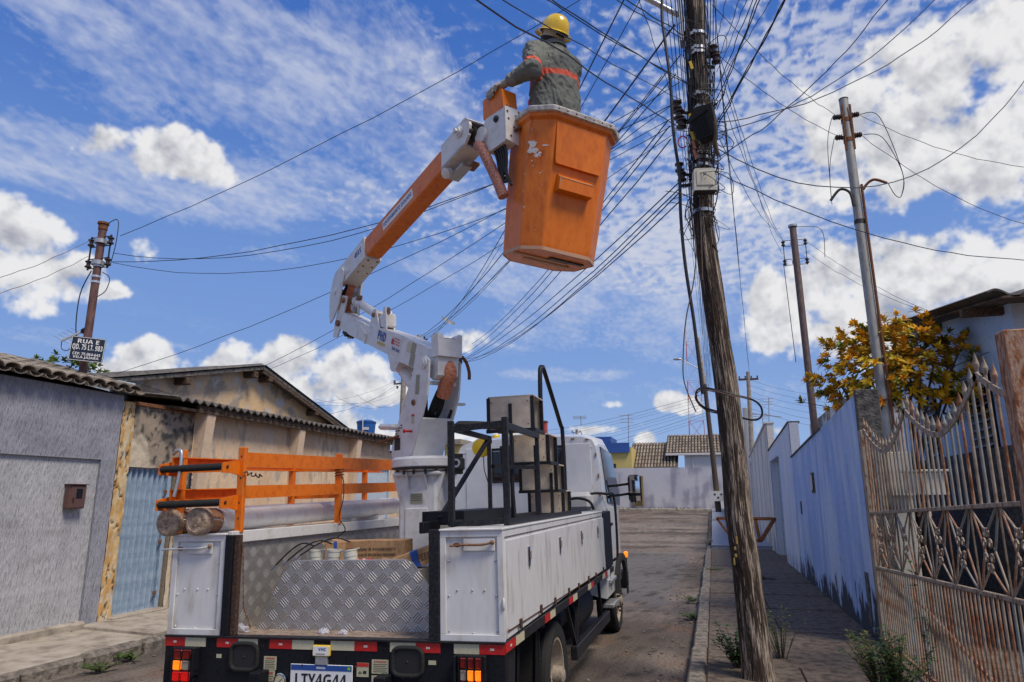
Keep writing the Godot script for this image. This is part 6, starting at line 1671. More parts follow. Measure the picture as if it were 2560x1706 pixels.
	put("pivot_boss", bm().lathe([Vector2(0.026, 0.0), Vector2(0.024, 0.012), Vector2(0.012, 0.014)], Vector3(0.09, 1.56, 0.154), Vector3.BACK, 14), M.rust_band, tur)
	put("port", bm().box(Vector3(-0.19, 1.245, 0.1545), Vector3(0.1, 0.10, 0.004)), M.ink_black, tur)
	for i in 6:
		put("vent_slot", bm().box(Vector3(-0.19 + 0.045 * (i % 3) - 0.02, 1.335 + 0.022 * (i / 3) + 0.02 * (i % 3), 0.1546), Vector3(0.03, 0.010, 0.003)), M.dark_metal, tur)
	put("warning_label", bm().box(Vector3(0.075, 1.42, 0.1548), Vector3(0.05, 0.06, 0.002)), M.sticker, tur)
	put("warning_label", bm().box(Vector3(0.075, 1.458, 0.1549), Vector3(0.05, 0.018, 0.0022)), M.ink_red, tur)
	put("warning_label", bm().box(Vector3(0.15, 1.70, 0.1548), Vector3(0.06, 0.16, 0.002), 0.0, Basis(Vector3.BACK, -0.12)), M.sticker_grey, tur)
	put("lever_knob", bm().cyl(Vector3(0.06, 1.33, 0.155), Vector3(0.06, 1.33, 0.22), 0.009, 8).ball(Vector3(0.06, 1.33, 0.225), Vector3(0.018, 0.018, 0.012), 10, 6), M.red_tape, tur)
	put("control_lever", bm().tube(spline([Vector3(-0.16, 1.31, 0.16), Vector3(-0.28, 1.29, 0.20), Vector3(-0.40, 1.27, 0.22)], 4), 0.012, 8), M.rust, tur)
	put("lever_guard", bm().box(Vector3(-0.30, 1.40, 0.17), Vector3(0.28, 0.05, 0.10), 0.02, Basis(Vector3.BACK, -0.1)), M.boom_white, tur)
	put("hose_sleeve", bm().tube(spline([Vector3(0.30, 1.88, -0.02), Vector3(0.36, 1.78, -0.02), Vector3(0.31, 1.69, -0.02), Vector3(0.25, 1.60, -0.02)], 5), 0.06, 10), M.orange_sleeve, tur)
	for k in 7:
		var o := (k - 3) * 0.016
		put("hose", bm().tube(spline([Vector3(0.26, 1.64, o * 0.6), Vector3(0.21, 1.55, o), Vector3(0.13 + 0.012 * (k % 3), 1.455 + 0.008 * (k % 2), o), Vector3(0.03, 1.42 + 0.015 * (k % 3), o), Vector3(-0.05, 1.50, o), Vector3(-0.06, 1.62, o)], 5), 0.013, 6), M.rubber, tur)
	put("hose_guard", bm().tube(spline([Vector3(0.21, 1.50, 0.13), Vector3(0.15, 1.38, 0.10), Vector3(0.14, 1.34, 0.0), Vector3(0.15, 1.38, -0.10), Vector3(0.21, 1.50, -0.13)], 5), 0.012, 7), M.rubber, tur)
	put("hook", bm().tube(spline([Vector3(0.33, 1.93, -0.16), Vector3(0.35, 1.88, -0.19), Vector3(0.36, 1.80, -0.21), Vector3(0.345, 1.74, -0.22)], 4), 0.014, 7), M.rust, tur)
	put("hook", bm().box(Vector3(0.30, 1.93, -0.165), Vector3(0.03, 0.12, 0.02), 0.004), M.rust, tur)
	put("step_tab", bm().box(Vector3(0.22, 1.55, -0.20), Vector3(0.05, 0.02, 0.1), 0.006), M.boom_white, tur)
	# lower boom
	var low := P2([-1.554, 2.725, -1.089, 2.515, -0.826, 2.386, -0.675, 2.362, -0.252, 2.205, 0.213, 2.003, 0.36, 1.945, 0.38, 1.863, 0.37, 1.750, 0.30, 1.715, 0.20, 1.78, 0.036, 1.847, -0.282, 1.971, -0.36, 1.905, -0.43, 1.91, -0.505, 2.076, -1.271, 2.400, -1.588, 2.551])
	var lb := put("lower_boom", plate(low, -0.095, 0.19), M.boom_white, t)
	put("cover_plate", plate(P2([-1.34, 2.52, -1.15, 2.44, -1.17, 2.36, -1.36, 2.44]), 0.095, 0.006), M.boom_white, lb)
	put("rib", bm().beam(Vector3(-1.08, 2.46, 0.098), Vector3(-0.95, 2.35, 0.098), 0.02, 0.02), M.boom_white, lb)
	put("rib", bm().beam(Vector3(-0.95, 2.36, 0.098), Vector3(-0.98, 2.27, 0.098), 0.02, 0.02), M.boom_white, lb)
	put("cylinder_lug", plate(P2([-0.92, 2.42, -0.84, 2.58, -0.78, 2.57, -0.70, 2.36]), 0.07, 0.014), M.boom_white, lb)
	put("cylinder_lug", plate(P2([-0.92, 2.42, -0.84, 2.58, -0.78, 2.57, -0.70, 2.36]), -0.084, 0.014), M.boom_white, lb)
	put("lug_block", bm().box(Vector3(-0.70, 2.44, 0.0), Vector3(0.12, 0.13, 0.13), 0.012), M.boom_white, lb)
	for k in 4:
		put("valve", bm().cyl(Vector3(-0.74 + 0.03 * k, 2.49, 0.02 * (k % 2)), Vector3(-0.73 + 0.03 * k, 2.56, 0.02 * (k % 2)), 0.014, 8), M.rust_band, lb)
	put("lug_cap", plate(P2([-0.68, 2.38, -0.62, 2.56, -0.585, 2.54, -0.56, 2.33]), 0.07, 0.012), M.boom_white, lb)
	put("lug_pin", bm().cyl(Vector3(-0.82, 2.52, -0.1), Vector3(-0.82, 2.52, 0.1), 0.022, 10), M.rust_band, lb)
	var rise := Vector3(0.9, -0.385, 0).normalized()
	var up := Vector3(0.385, 0.9, 0).normalized()
	var dirx := boom_xf.basis * rise
	var diry := boom_xf.basis * up
	letters(lb, "PHD", boom_xf * Vector3(-0.62, 2.27, 0.098), dirx, diry, 0.17, 0.085, M.ink_blue)
	letters(lb, "GUINDASTES", boom_xf * Vector3(-0.635, 2.20, 0.098), dirx, diry, 0.17, 0.030, M.ink_yellow)
	put("label", bm().box(Vector3(-0.34, 2.135, 0.0965), Vector3(0.19, 0.13, 0.003), 0.0, Basis(rise, up, Vector3.BACK)), M.sign_white, lb)
	put("label_mark", bm().box(Vector3(-0.40, 2.175, 0.0985), Vector3(0.05, 0.05, 0.002), 0.0, Basis(rise, up, Vector3.BACK)), M.red_paint, lb)
	letters(lb, "3045-2028", boom_xf * Vector3(-0.345, 2.09, 0.0988), dirx, diry, 0.15, 0.026, M.ink_blue)
	for i in 3:
		put("print_line", bm().box(Vector3(-0.31 - i * 0.008, 2.175 - i * 0.022, 0.0986), Vector3(0.11, 0.008, 0.001), 0.0, Basis(rise, up, Vector3.BACK)), M.ink_red, lb)
	put("label", bm().box(Vector3(-0.10, 2.065, 0.0965), Vector3(0.08, 0.09, 0.003), 0.0, Basis(rise, up, Vector3.BACK)), M.cream_tape, lb)
	put("label", bm().box(Vector3(-0.02, 2.04, 0.0965), Vector3(0.07, 0.09, 0.003), 0.0, Basis(rise, up, Vector3.BACK)), M.sticker_grey, lb)
	put("label", bm().box(Vector3(-0.05, 1.945, 0.0965), Vector3(0.08, 0.11, 0.003), 0.0, Basis(rise, up, Vector3.BACK)), M.sticker_grey, lb)
	put("lift_cylinder", bm().cyl(Vector3(-0.40, 1.93, 0), Vector3(-0.13, 1.70, 0), 0.052, 18), M.boom_white, lb)
	put("cylinder_rod", bm().cyl(Vector3(-0.13, 1.70, 0), Vector3(-0.05, 1.62, 0), 0.03, 14), M.chrome, lb)
	put("cylinder_head", bm().cyl(Vector3(-0.42, 1.96, -0.09), Vector3(-0.42, 1.96, 0.09), 0.045, 14), M.rust_band, lb)
	put("cradle", bm().prism(P2([-0.11, 1.90, 0.11, 1.90, 0.115, 2.085, 0.085, 2.09, 0.055, 2.045, -0.055, 2.045, -0.085, 2.09, -0.115, 2.085]), Vector3(0.30, 0, 0), Vector3.BACK, Vector3.UP, Vector3(0.11, 0, 0)), M.boom_white, lb)
	put("cradle_pad", bm().box(Vector3(0.355, 2.048, 0), Vector3(0.10, 0.008, 0.1), 0.002), M.rust, lb)
	# elbow
	var elbow := put("elbow_plate", plate(P2([-1.54, 3.20, -1.70, 3.20, -1.76, 3.14, -1.84, 2.986, -1.845, 2.749, -1.816, 2.655, -1.72, 2.70, -1.60, 2.825, -1.545, 2.971, -1.488, 3.150]), 0.10, 0.016), M.boom_white, t)
	put("elbow_plate", plate(P2([-1.54, 3.20, -1.70, 3.20, -1.76, 3.14, -1.84, 2.986, -1.845, 2.749, -1.816, 2.655, -1.72, 2.70, -1.60, 2.825, -1.545, 2.971, -1.488, 3.150]), -0.116, 0.016), M.boom_white, elbow)
	for z in [0.075, -0.087]:
		put("link", plate(P2([-1.60, 2.917, -1.449, 2.871, -1.529, 2.699, -1.60, 2.56, -1.68, 2.48, -1.79, 2.50, -1.76, 2.62]), z, 0.014), M.boom_white, elbow)
	put("pin", bm().cyl(Vector3(-1.70, 2.98, -0.125), Vector3(-1.70, 2.98, 0.125), 0.035, 14), M.boom_white, elbow)
	put("pin", bm().cyl(Vector3(-1.64, 2.62, -0.12), Vector3(-1.64, 2.62, 0.12), 0.032, 14), M.rust_band, elbow)
	put("pin", bm().cyl(Vector3(-1.52, 2.84, -0.12), Vector3(-1.52, 2.84, 0.12), 0.03, 14), M.rust_band, elbow)
	put("pin", bm().cyl(Vector3(-1.50, 2.49, -0.10), Vector3(-1.44, 2.46, 0.10), 0.026, 10), M.dark_metal, elbow)
	put("hose_bundle", bm().tube(spline([Vector3(-1.55, 3.02, 0.0), Vector3(-1.63, 2.93, 0.0), Vector3(-1.66, 2.80, 0.0), Vector3(-1.58, 2.70, 0.0)], 5), 0.045, 9), M.orange_sleeve, elbow)
	put("hose", bm().tube(spline([Vector3(-1.55, 3.02, 0.04), Vector3(-1.66, 2.90, 0.05), Vector3(-1.67, 2.75, 0.04), Vector3(-1.54, 2.64, 0.02)], 5), 0.02, 7), M.rubber, elbow)
	put("hose", bm().tube(spline([Vector3(-1.60, 2.52, 0.05), Vector3(-1.48, 2.46, 0.06), Vector3(-1.36, 2.42, 0.05)], 4), 0.018, 7), M.dark_metal, elbow)
	var fold := put("fold_cylinder", bm().cyl(Vector3(-1.40, 2.81, 0), Vector3(-0.93, 2.56, 0), 0.042, 18), M.boom_white, t)
	put("rod", bm().cyl(Vector3(-1.52, 2.85, 0), Vector3(-1.40, 2.81, 0), 0.026, 12), M.rust_band, fold)
	put("end_ring", bm().cyl(Vector3(-1.42, 2.82, 0), Vector3(-1.37, 2.79, 0), 0.05, 18), M.boom_white, fold)
	put("eye", bm().cyl(Vector3(-0.86, 2.53, -0.05), Vector3(-0.86, 2.53, 0.05), 0.05, 14), M.boom_white, fold)
	put("fitting", bm().box(Vector3(-1.30, 2.82, 0.02), Vector3(0.08, 0.04, 0.04), 0.006), M.rust_band, fold)
	put("fitting", bm().cyl(Vector3(-1.26, 2.74, 0.05), Vector3(-1.24, 2.62, 0.05), 0.012, 8), M.steel, fold)
	# upper boom
	var slope := Vector3(1.505, 0.315, 0).normalized()
	var nrm := Vector3(-slope.y, slope.x, 0)
	var a := Vector3(-1.042, 3.2745, 0)
	var b := Vector3(0.443, 3.590, 0)
	var ub := put("upper_boom", bm().beam(a, b, 0.17, 0.20, nrm, 0.012), M.orange, t)
	put("base_section", bm().prism(P2([-1.05, 3.386, -1.55, 3.262, -1.70, 3.235, -1.72, 3.10, -1.60, 3.02, -1.04, 3.163]), Vector3(0, 0, -0.094), Vector3.RIGHT, Vector3.UP, Vector3(0, 0, 0.188)), M.boom_white, ub)
	put("cover_plate", bm().prism(P2([-1.58, 3.23, -1.42, 3.27, -1.40, 3.13, -1.56, 3.09]), Vector3(0, 0, 0.094), Vector3.RIGHT, Vector3.UP, Vector3(0, 0, 0.005)), M.boom_white, ub)
	var ux := boom_xf.basis * slope
	var uy := boom_xf.basis * nrm
	put("label", bm().box(Vector3(-0.36, 3.423, 0.0858), Vector3(0.60, 0.095, 0.002), 0.0, Basis(slope, nrm, Vector3.BACK)), M.ink_white, ub)
	letters(ub, "EQUIPAMENTO ISOLADO", boom_xf * Vector3(-0.36, 3.423, 0.0875), ux, uy, 0.56, 0.052, M.ink_blue)
	put("label", bm().box(Vector3(-1.19, 3.262, 0.0950), Vector3(0.20, 0.11, 0.002), 0.0, Basis(slope, nrm, Vector3.BACK)), M.ink_white, ub)
	letters(ub, "46kV", boom_xf * Vector3(-1.19, 3.262, 0.0970), ux, uy, 0.17, 0.075, M.ink_blue)
	var rs := []
	for i in 6:
		rs.append(Vector3(-1.30 + (i % 3) * 0.12, 3.11 + (i % 3) * 0.025, -0.06 + 0.1 * (i / 3)))
	for p in rs:
		put("bolt", bm().ball(p + Vector3(0, -0.012, 0), Vector3(0.012, 0.006, 0.012), 8, 4), M.rust, ub)
	put("head_section", bm().prism(P2([0.44, 3.708, 0.69, 3.765, 0.80, 3.792, 0.865, 3.755, 0.88, 3.70, 0.86, 3.62, 0.80, 3.56, 0.45, 3.487]), Vector3(0, 0, 0.07), Vector3.RIGHT, Vector3.UP, Vector3(0, 0, 0.024)), M.boom_white, ub)
	put("head_section", bm().prism(P2([0.44, 3.708, 0.69, 3.765, 0.80, 3.792, 0.865, 3.755, 0.88, 3.70, 0.86, 3.62, 0.80, 3.56, 0.45, 3.487]), Vector3(0, 0, -0.094), Vector3.RIGHT, Vector3.UP, Vector3(0, 0, 0.024)), M.boom_white, ub)
	put("head_floor", bm().beam(Vector3(0.45, 3.498, 0), Vector3(0.79, 3.568, 0), 0.188, 0.02, nrm), M.boom_white, ub)
	put("head_cover", bm().beam(Vector3(0.45, 3.70, 0), Vector3(0.83, 3.782, 0), 0.19, 0.012, nrm).beam(Vector3(0.82, 3.785, 0), Vector3(0.875, 3.74, 0), 0.19, 0.012, Vector3(0.6, 0.8, 0)), M.boom_white, ub)
	put("head_pin", bm().lathe([Vector2(0.05, 0.0), Vector2(0.05, 0.012), Vector2(0.036, 0.018), Vector2(0.036, 0.03), Vector2(0.018, 0.032), Vector2(0.018, 0.055), Vector2(0, 0.055)], Vector3(0.735, 3.70, 0.094), Vector3.BACK, 18), M.boom_white, ub)
	put("shaft", bm().cyl(Vector3(0.84, 3.66, -0.09), Vector3(0.84, 3.66, 0.09), 0.035, 16).cyl(Vector3(0.84, 3.66, -0.02), Vector3(0.84, 3.66, 0.05), 0.05, 16), M.dark_metal, ub)
	put("tie_bolt", bm().lathe([Vector2(0.045, -0.02), Vector2(0.045, 0.03), Vector2(0.02, 0.04), Vector2(0, 0.04)], Vector3(0.49, 3.45, 0.06), Vector3(0.2, -0.5, 0.85), 14), M.boom_white, ub)
	put("tie_bracket", bm().box(Vector3(0.56, 3.45, -0.02), Vector3(0.22, 0.03, 0.10), 0.004, Basis(slope, nrm, Vector3.BACK)), M.steel, ub)
	put("tie_bracket", bm().box(Vector3(0.66, 3.48, -0.09), Vector3(0.10, 0.03, 0.06), 0.004, Basis(slope, nrm, Vector3.BACK)), M.rust_band, ub)
	# mount between boom and bucket
	var mo := put("bucket_mount", bm().prism(P2([0.90, 3.50, 0.985, 3.43, 1.22, 3.43, 1.22, 3.715, 0.97, 3.735, 0.93, 3.66]), Vector3(0, 0, -0.11), Vector3.RIGHT, Vector3.UP, Vector3(0, 0, 0.11)), M.boom_white, t)
	put("side_plate", bm().prism(P2([0.0, 3.44, 0.24, 3.40, 0.26, 3.60, 0.235, 3.68, 0.17, 3.725, 0.0, 3.72]), Vector3(1.222, 0, 0.0), Vector3.FORWARD, Vector3.UP, Vector3(0.012, 0, 0)), M.boom_white, mo)
	for p in [[0.02, 3.68], [0.10, 3.66], [0.08, 3.56], [0.05, 3.48], [0.22, 3.62], [0.22, 3.52], [0.225, 3.44], [0.03, 3.62], [0.13, 3.70]]:
		put("bolt", bm().ball(Vector3(1.236, p[1], -p[0]), Vector3(0.006, 0.010, 0.010), 8, 4), M.rust_band, mo)
	put("stop_valve", bm().cyl(Vector3(1.24, 3.53, -0.08), Vector3(1.27, 3.55, -0.12), 0.014, 8).cyl(Vector3(1.27, 3.55, -0.12), Vector3(1.27, 3.60, -0.19), 0.006, 6), M.rust, mo)
	put("cap", bm().ball(Vector3(1.12, 3.66, 0.006), Vector3(0.03, 0.028, 0.02), 12, 6), M.cable_blue, mo)
	put("spindle", bm().cyl(Vector3(0.93, 3.60, -0.10), Vector3(0.93, 3.60, 0.03), 0.07, 18), M.boom_white, mo)
	var cb := put("control_box", bm().prism(P2([0.945, 3.735, 1.215, 3.715, 1.20, 3.885, 1.17, 3.895, 0.955, 3.91, 0.94, 3.89]), Vector3(0, 0, -0.135), Vector3.RIGHT, Vector3.UP, Vector3(0, 0, 0.137)), M.orange, t)
	for z in [-0.035, -0.065]:
		put("hole", bm().ball(Vector3(1.212, 3.745, z), Vector3(0.003, 0.009, 0.009), 8, 4), M.ink_black, cb)
	put("hose_sleeve", bm().tube(spline([Vector3(0.86, 3.55, 0.0), Vector3(0.93, 3.50, 0.02), Vector3(1.00, 3.36, 0.01), Vector3(1.06, 3.18, -0.03), Vector3(1.10, 3.03, -0.06)], 6), 0.042, 12), M.hose_cover, mo)
	for k in 5:
		put("hose", bm().tube(spline([Vector3(1.04 + k * 0.03, 3.44, -0.03), Vector3(1.05 + k * 0.03, 3.36, -0.05), Vector3(1.07 + k * 0.02, 3.24 - 0.04 * (k % 3), -0.06), Vector3(1.12 + k * 0.015, 3.22 - 0.03 * k, -0.08)], 4), 0.012, 6), M.dark_metal, mo)

var bucket_xf := Transform3D(Basis(Vector3.UP, -0.185) * Basis(Vector3.BACK, -0.16) * Basis(Vector3.RIGHT, -0.081), Vector3(1.329, 3.596, -0.493))
func octagon(a: float, b: float, ch: float, y: float) -> Array:       # eight sides with softened corners, three points to a corner
	var raw := [Vector3(a, y, b - ch), Vector3(a - ch, y, b), Vector3(-a + ch, y, b), Vector3(-a, y, b - ch), Vector3(-a, y, -b + ch), Vector3(-a + ch, y, -b), Vector3(a - ch, y, -b), Vector3(a, y, -b + ch)]
	var out := []
	for i in 8:
		var p: Vector3 = raw[i]
		var u: Vector3 = p + ((raw[(i + 7) % 8] as Vector3) - p).normalized() * 0.014
		var w: Vector3 = p + ((raw[(i + 1) % 8] as Vector3) - p).normalized() * 0.014
		out.append_array([u, (u + w) * 0.25 + p * 0.5, w])
	return out
func loft(mb: MB, secs: Array, inward := false) -> void:
	var n: int = secs[0].size()
	for i in secs.size() - 1:
		for j in n:
			var k := (j + 1) % n
			if inward:
				mb.quad(secs[i][k], secs[i][j], secs[i + 1][j], secs[i + 1][k])
			else:
				mb.quad(secs[i][j], secs[i][k], secs[i + 1][k], secs[i + 1][j])
func build_bucket() -> void:
	var xf := boom_xf * bucket_xf
	var t := truck
	var A := 0.306
	var B := 0.375
	var C := 0.141
	var shell := MB.new(xf)
	var secs := []
	for e in [[0.0, 1.0], [-0.05, 0.985], [-0.36, 0.962], [-0.42, 0.95], [-0.7, 0.918], [-1.0, 0.878], [-1.035, 0.868], [-1.043, 0.84]]:
		secs.append(octagon(A * e[1], B * e[1], C * e[1], e[0]))
	loft(shell, secs.duplicate())
	var ins := []
	for e in [[0.0, 0.955], [-0.8, 0.88]]:
		ins.append(octagon(A * e[1], B * e[1], C * e[1], e[0]))
	loft(shell, ins, true)
	for j in range(1, 23):
		shell.tri(secs[-1][0], secs[-1][j + 1], secs[-1][j])
		shell.tri(ins[-1][0], ins[-1][j], ins[-1][j + 1])
	var bk := put("bucket", shell, M.orange, t)
	var lip := MB.new(xf)
	loft(lip, [octagon(A + 0.012, B + 0.012, C, 0.0), octagon(A + 0.018, B + 0.018, C, -0.012), octagon(A + 0.016, B + 0.016, C, -0.04), octagon(A * 0.985, B * 0.985, C, -0.06)])
	put("lip", lip, M.orange, bk)
	var rim := MB.new(xf)
	var ro := [octagon(A - 0.02, B - 0.02, C * 0.95, 0.012), octagon(A - 0.01, B - 0.01, C * 0.95, 0.034), octagon(A + 0.026, B + 0.026, C, 0.034), octagon(A + 0.036, B + 0.036, C, 0.022), octagon(A + 0.034, B + 0.034, C, -0.008), octagon(A + 0.018, B + 0.018, C, -0.012)]
	for i in ro.size() - 1:
		for j in 24:
			var k := (j + 1) % 24
			rim.quad(ro[i][k], ro[i][j], ro[i + 1][j], ro[i + 1][k])
	var rp := put("rim_liner", rim, M.rim_white, bk)
	for j in [0]:
		for q in 7:
			var p: Vector3 = (ro[3][22] as Vector3).lerp(ro[3][1], (q + 0.5) / 7.0)
			if true:
				put("rivet", MB.new(xf).ball(p + Vector3(0.001, -0.012, 0), Vector3(0.004, 0.007, 0.007), 8, 4), M.dark_metal, rp)
	# the outer face is stepped: a proud upper panel and a foot step lower down
	var f0 := 0.968
	put("face_panel", MB.new(xf).prism(P2([-0.215, -0.075, 0.215, -0.075, 0.20, -0.37, 0.19, -0.395, -0.19, -0.395, -0.20, -0.37]), Vector3(A * 0.955, 0, 0), Vector3.FORWARD, Vector3(-0.035, 1, 0), Vector3(0.014, 0, 0)), M.orange, bk)
	put("foot_step", MB.new(xf).prism(P2([-0.005, -0.60, 0.075, -0.59, 0.075, -0.50, 0.03, -0.47, -0.005, -0.455]), Vector3(A * f0 - 0.022, 0, -0.13), Vector3.RIGHT, Vector3.UP, Vector3(0, 0, 0.29)), M.orange, bk)
	put("worn_edge", MB.new(xf).beam(Vector3(A * f0 + 0.0535, -0.501, -0.13), Vector3(A * f0 + 0.0535, -0.501, 0.16), 0.004, 0.005), M.orange_edge, bk)
	put("worn_edge", MB.new(xf).beam(Vector3(A * f0 + 0.0535, -0.592, 0.160), Vector3(A * f0 + 0.0535, -0.502, 0.160), 0.004, 0.004, Vector3.RIGHT), M.orange_edge, bk)
	var low := MB.new(xf)                                                     # scuffed bottom edge
	for j in 24:
		var p: Vector3 = secs[6][j]
		var q: Vector3 = secs[6][(j + 1) % 24]
		low.beam(p + Vector3(0, 0.004, 0), q + Vector3(0, 0.004, 0), 0.008, 0.026)
	put("scuffed_edge", low, M.orange_edge, bk)
	for e in [[0.03, 0.17, 0.46], [-0.06, -0.03, 0.4], [0.10, -0.2, 0.3]]:
		put("skid_bar", MB.new(xf).box(Vector3(e[0], -1.048, e[1] * 0.5), Vector3(0.05, 0.012, e[2]), 0.004), M.orange_edge if e[2] > 0.35 else M.dark_metal, bk)
	# flaked paint on the corner facing the street
	var n := Vector3(1, 0.05, 1).normalized()
	var side := Vector3(1, 0, -1).normalized()
	var up := n.cross(side).normalized()
	if up.y < 0:
		up = -up
	var mid := Vector3(A - C * 0.5, 0, B - C * 0.5) * 0.968
	for e in [[-0.055, -0.25, 0.075, 0.055], [-0.035, -0.305, 0.05, 0.05], [-0.012, -0.345, 0.045, 0.028], [0.045, -0.265, 0.05, 0.014], [-0.072, -0.30, 0.03, 0.05], [0.005, -0.325, 0.025, 0.02]]:
		var blot := PackedVector2Array()
		for k in 18:
			var an := TAU * k / 18.0
			var r: float = 1.0 + rng.randf_range(-0.38, 0.38)
			blot.append(Vector2(cos(an) * e[2] * 0.5 * r, sin(an) * e[3] * 0.5 * r))
		put("flaked_patch", MB.new(xf).prism(blot, mid + side * e[0] + up * e[1] + n * 0.0005, side, up, n * 0.002), M.chipped, bk)
	for i in 54:                                                              # paint knocked off the upright edges
		var at: float = rng.randf()
		var k: float = lerpf(1.0, 0.868, at)
		var e: Vector3 = [Vector3(A, 0, B - C), Vector3(A - C, 0, B), Vector3(A, 0, -B + C)][i % 3] * k
		e.y = -1.04 * at
		var out := Vector3([1.0, 0.7, 1.0][i % 3], 0, [0.35, 1.0, -0.35][i % 3]).normalized()
		put("chip", MB.new(xf).box(e - out * 0.009, Vector3(rng.randf_range(0.002, 0.007), rng.randf_range(0.004, 0.035), rng.randf_range(0.002, 0.006)), 0.001), M.chipped, bk)
	for i in 16:
		var p := mid + side * rng.randf_range(-0.09, 0.09) + up * rng.randf_range(-0.95, -0.06) + n * 0.0004
		p -= n * 0.0
		var w := rng.randf_range(0.003, 0.010)
		put("chip", MB.new(xf).prism(P2([0, 0, w, w * 0.3, w * 0.8, w, -w * 0.2, w * 0.8]), p, side, up, n * 0.008), M.chipped, bk)
# ---------------------------------------------------------------- things lying in the bed
func in_bed(called: String, label: String, category: String, at: Vector3, b := Basis(), group := "") -> Node3D:
	var o := thing(called, label, category, Vector3.ZERO, group)
	o.transform = truck_xf * Transform3D(b, at)
	return o
func bed_px(x: float, y: float, z: float) -> Vector3:                       # pixel to a point on the truck's plane z
	var inv := truck_xf.affine_inverse()
	var o := inv * eye
	var d := inv.basis * ray(x, y)
	return o + d * ((z - o.z) / d.z)
func carton(called: String, label: String, at: Vector3, s: Vector3, b: Basis, words: Array, upside := false) -> Node3D:
	var t := in_bed(called, label, "box", at, b, "cartons in the truck bed")
	put("body", bx(Vector3(0, s.y * 0.5, 0), s, 0.003), M.card, t)
	put("flap", MB.new().box(Vector3(-s.x * 0.5 - 0.02, s.y * 0.98, 0), Vector3(0.09, 0.004, s.z * 0.96), 0.0, Basis(Vector3.BACK, -0.5)), M.card, t)
	put("tape", bx(Vector3(0, s.y * 0.5, 0), Vector3(s.x * 0.16, s.y + 0.003, s.z + 0.003), 0.0), M.ink_blue if words.size() == 1 else M.card, t)
	for i in words.size():
		letters(t, words[i], Vector3(0.0 if words.size() > 1 else s.x * 0.2, s.y * (0.5 - 0.24 * (i - (words.size() - 1) * 0.5)), s.z * 0.5 + 0.003), Vector3.LEFT if upside else Vector3.RIGHT, Vector3.DOWN if upside else Vector3.UP, s.x * (0.75 if words.size() > 1 else 0.3), s.y * (0.14 if words.size() > 1 else 0.4), M.ink_brown)
	return t
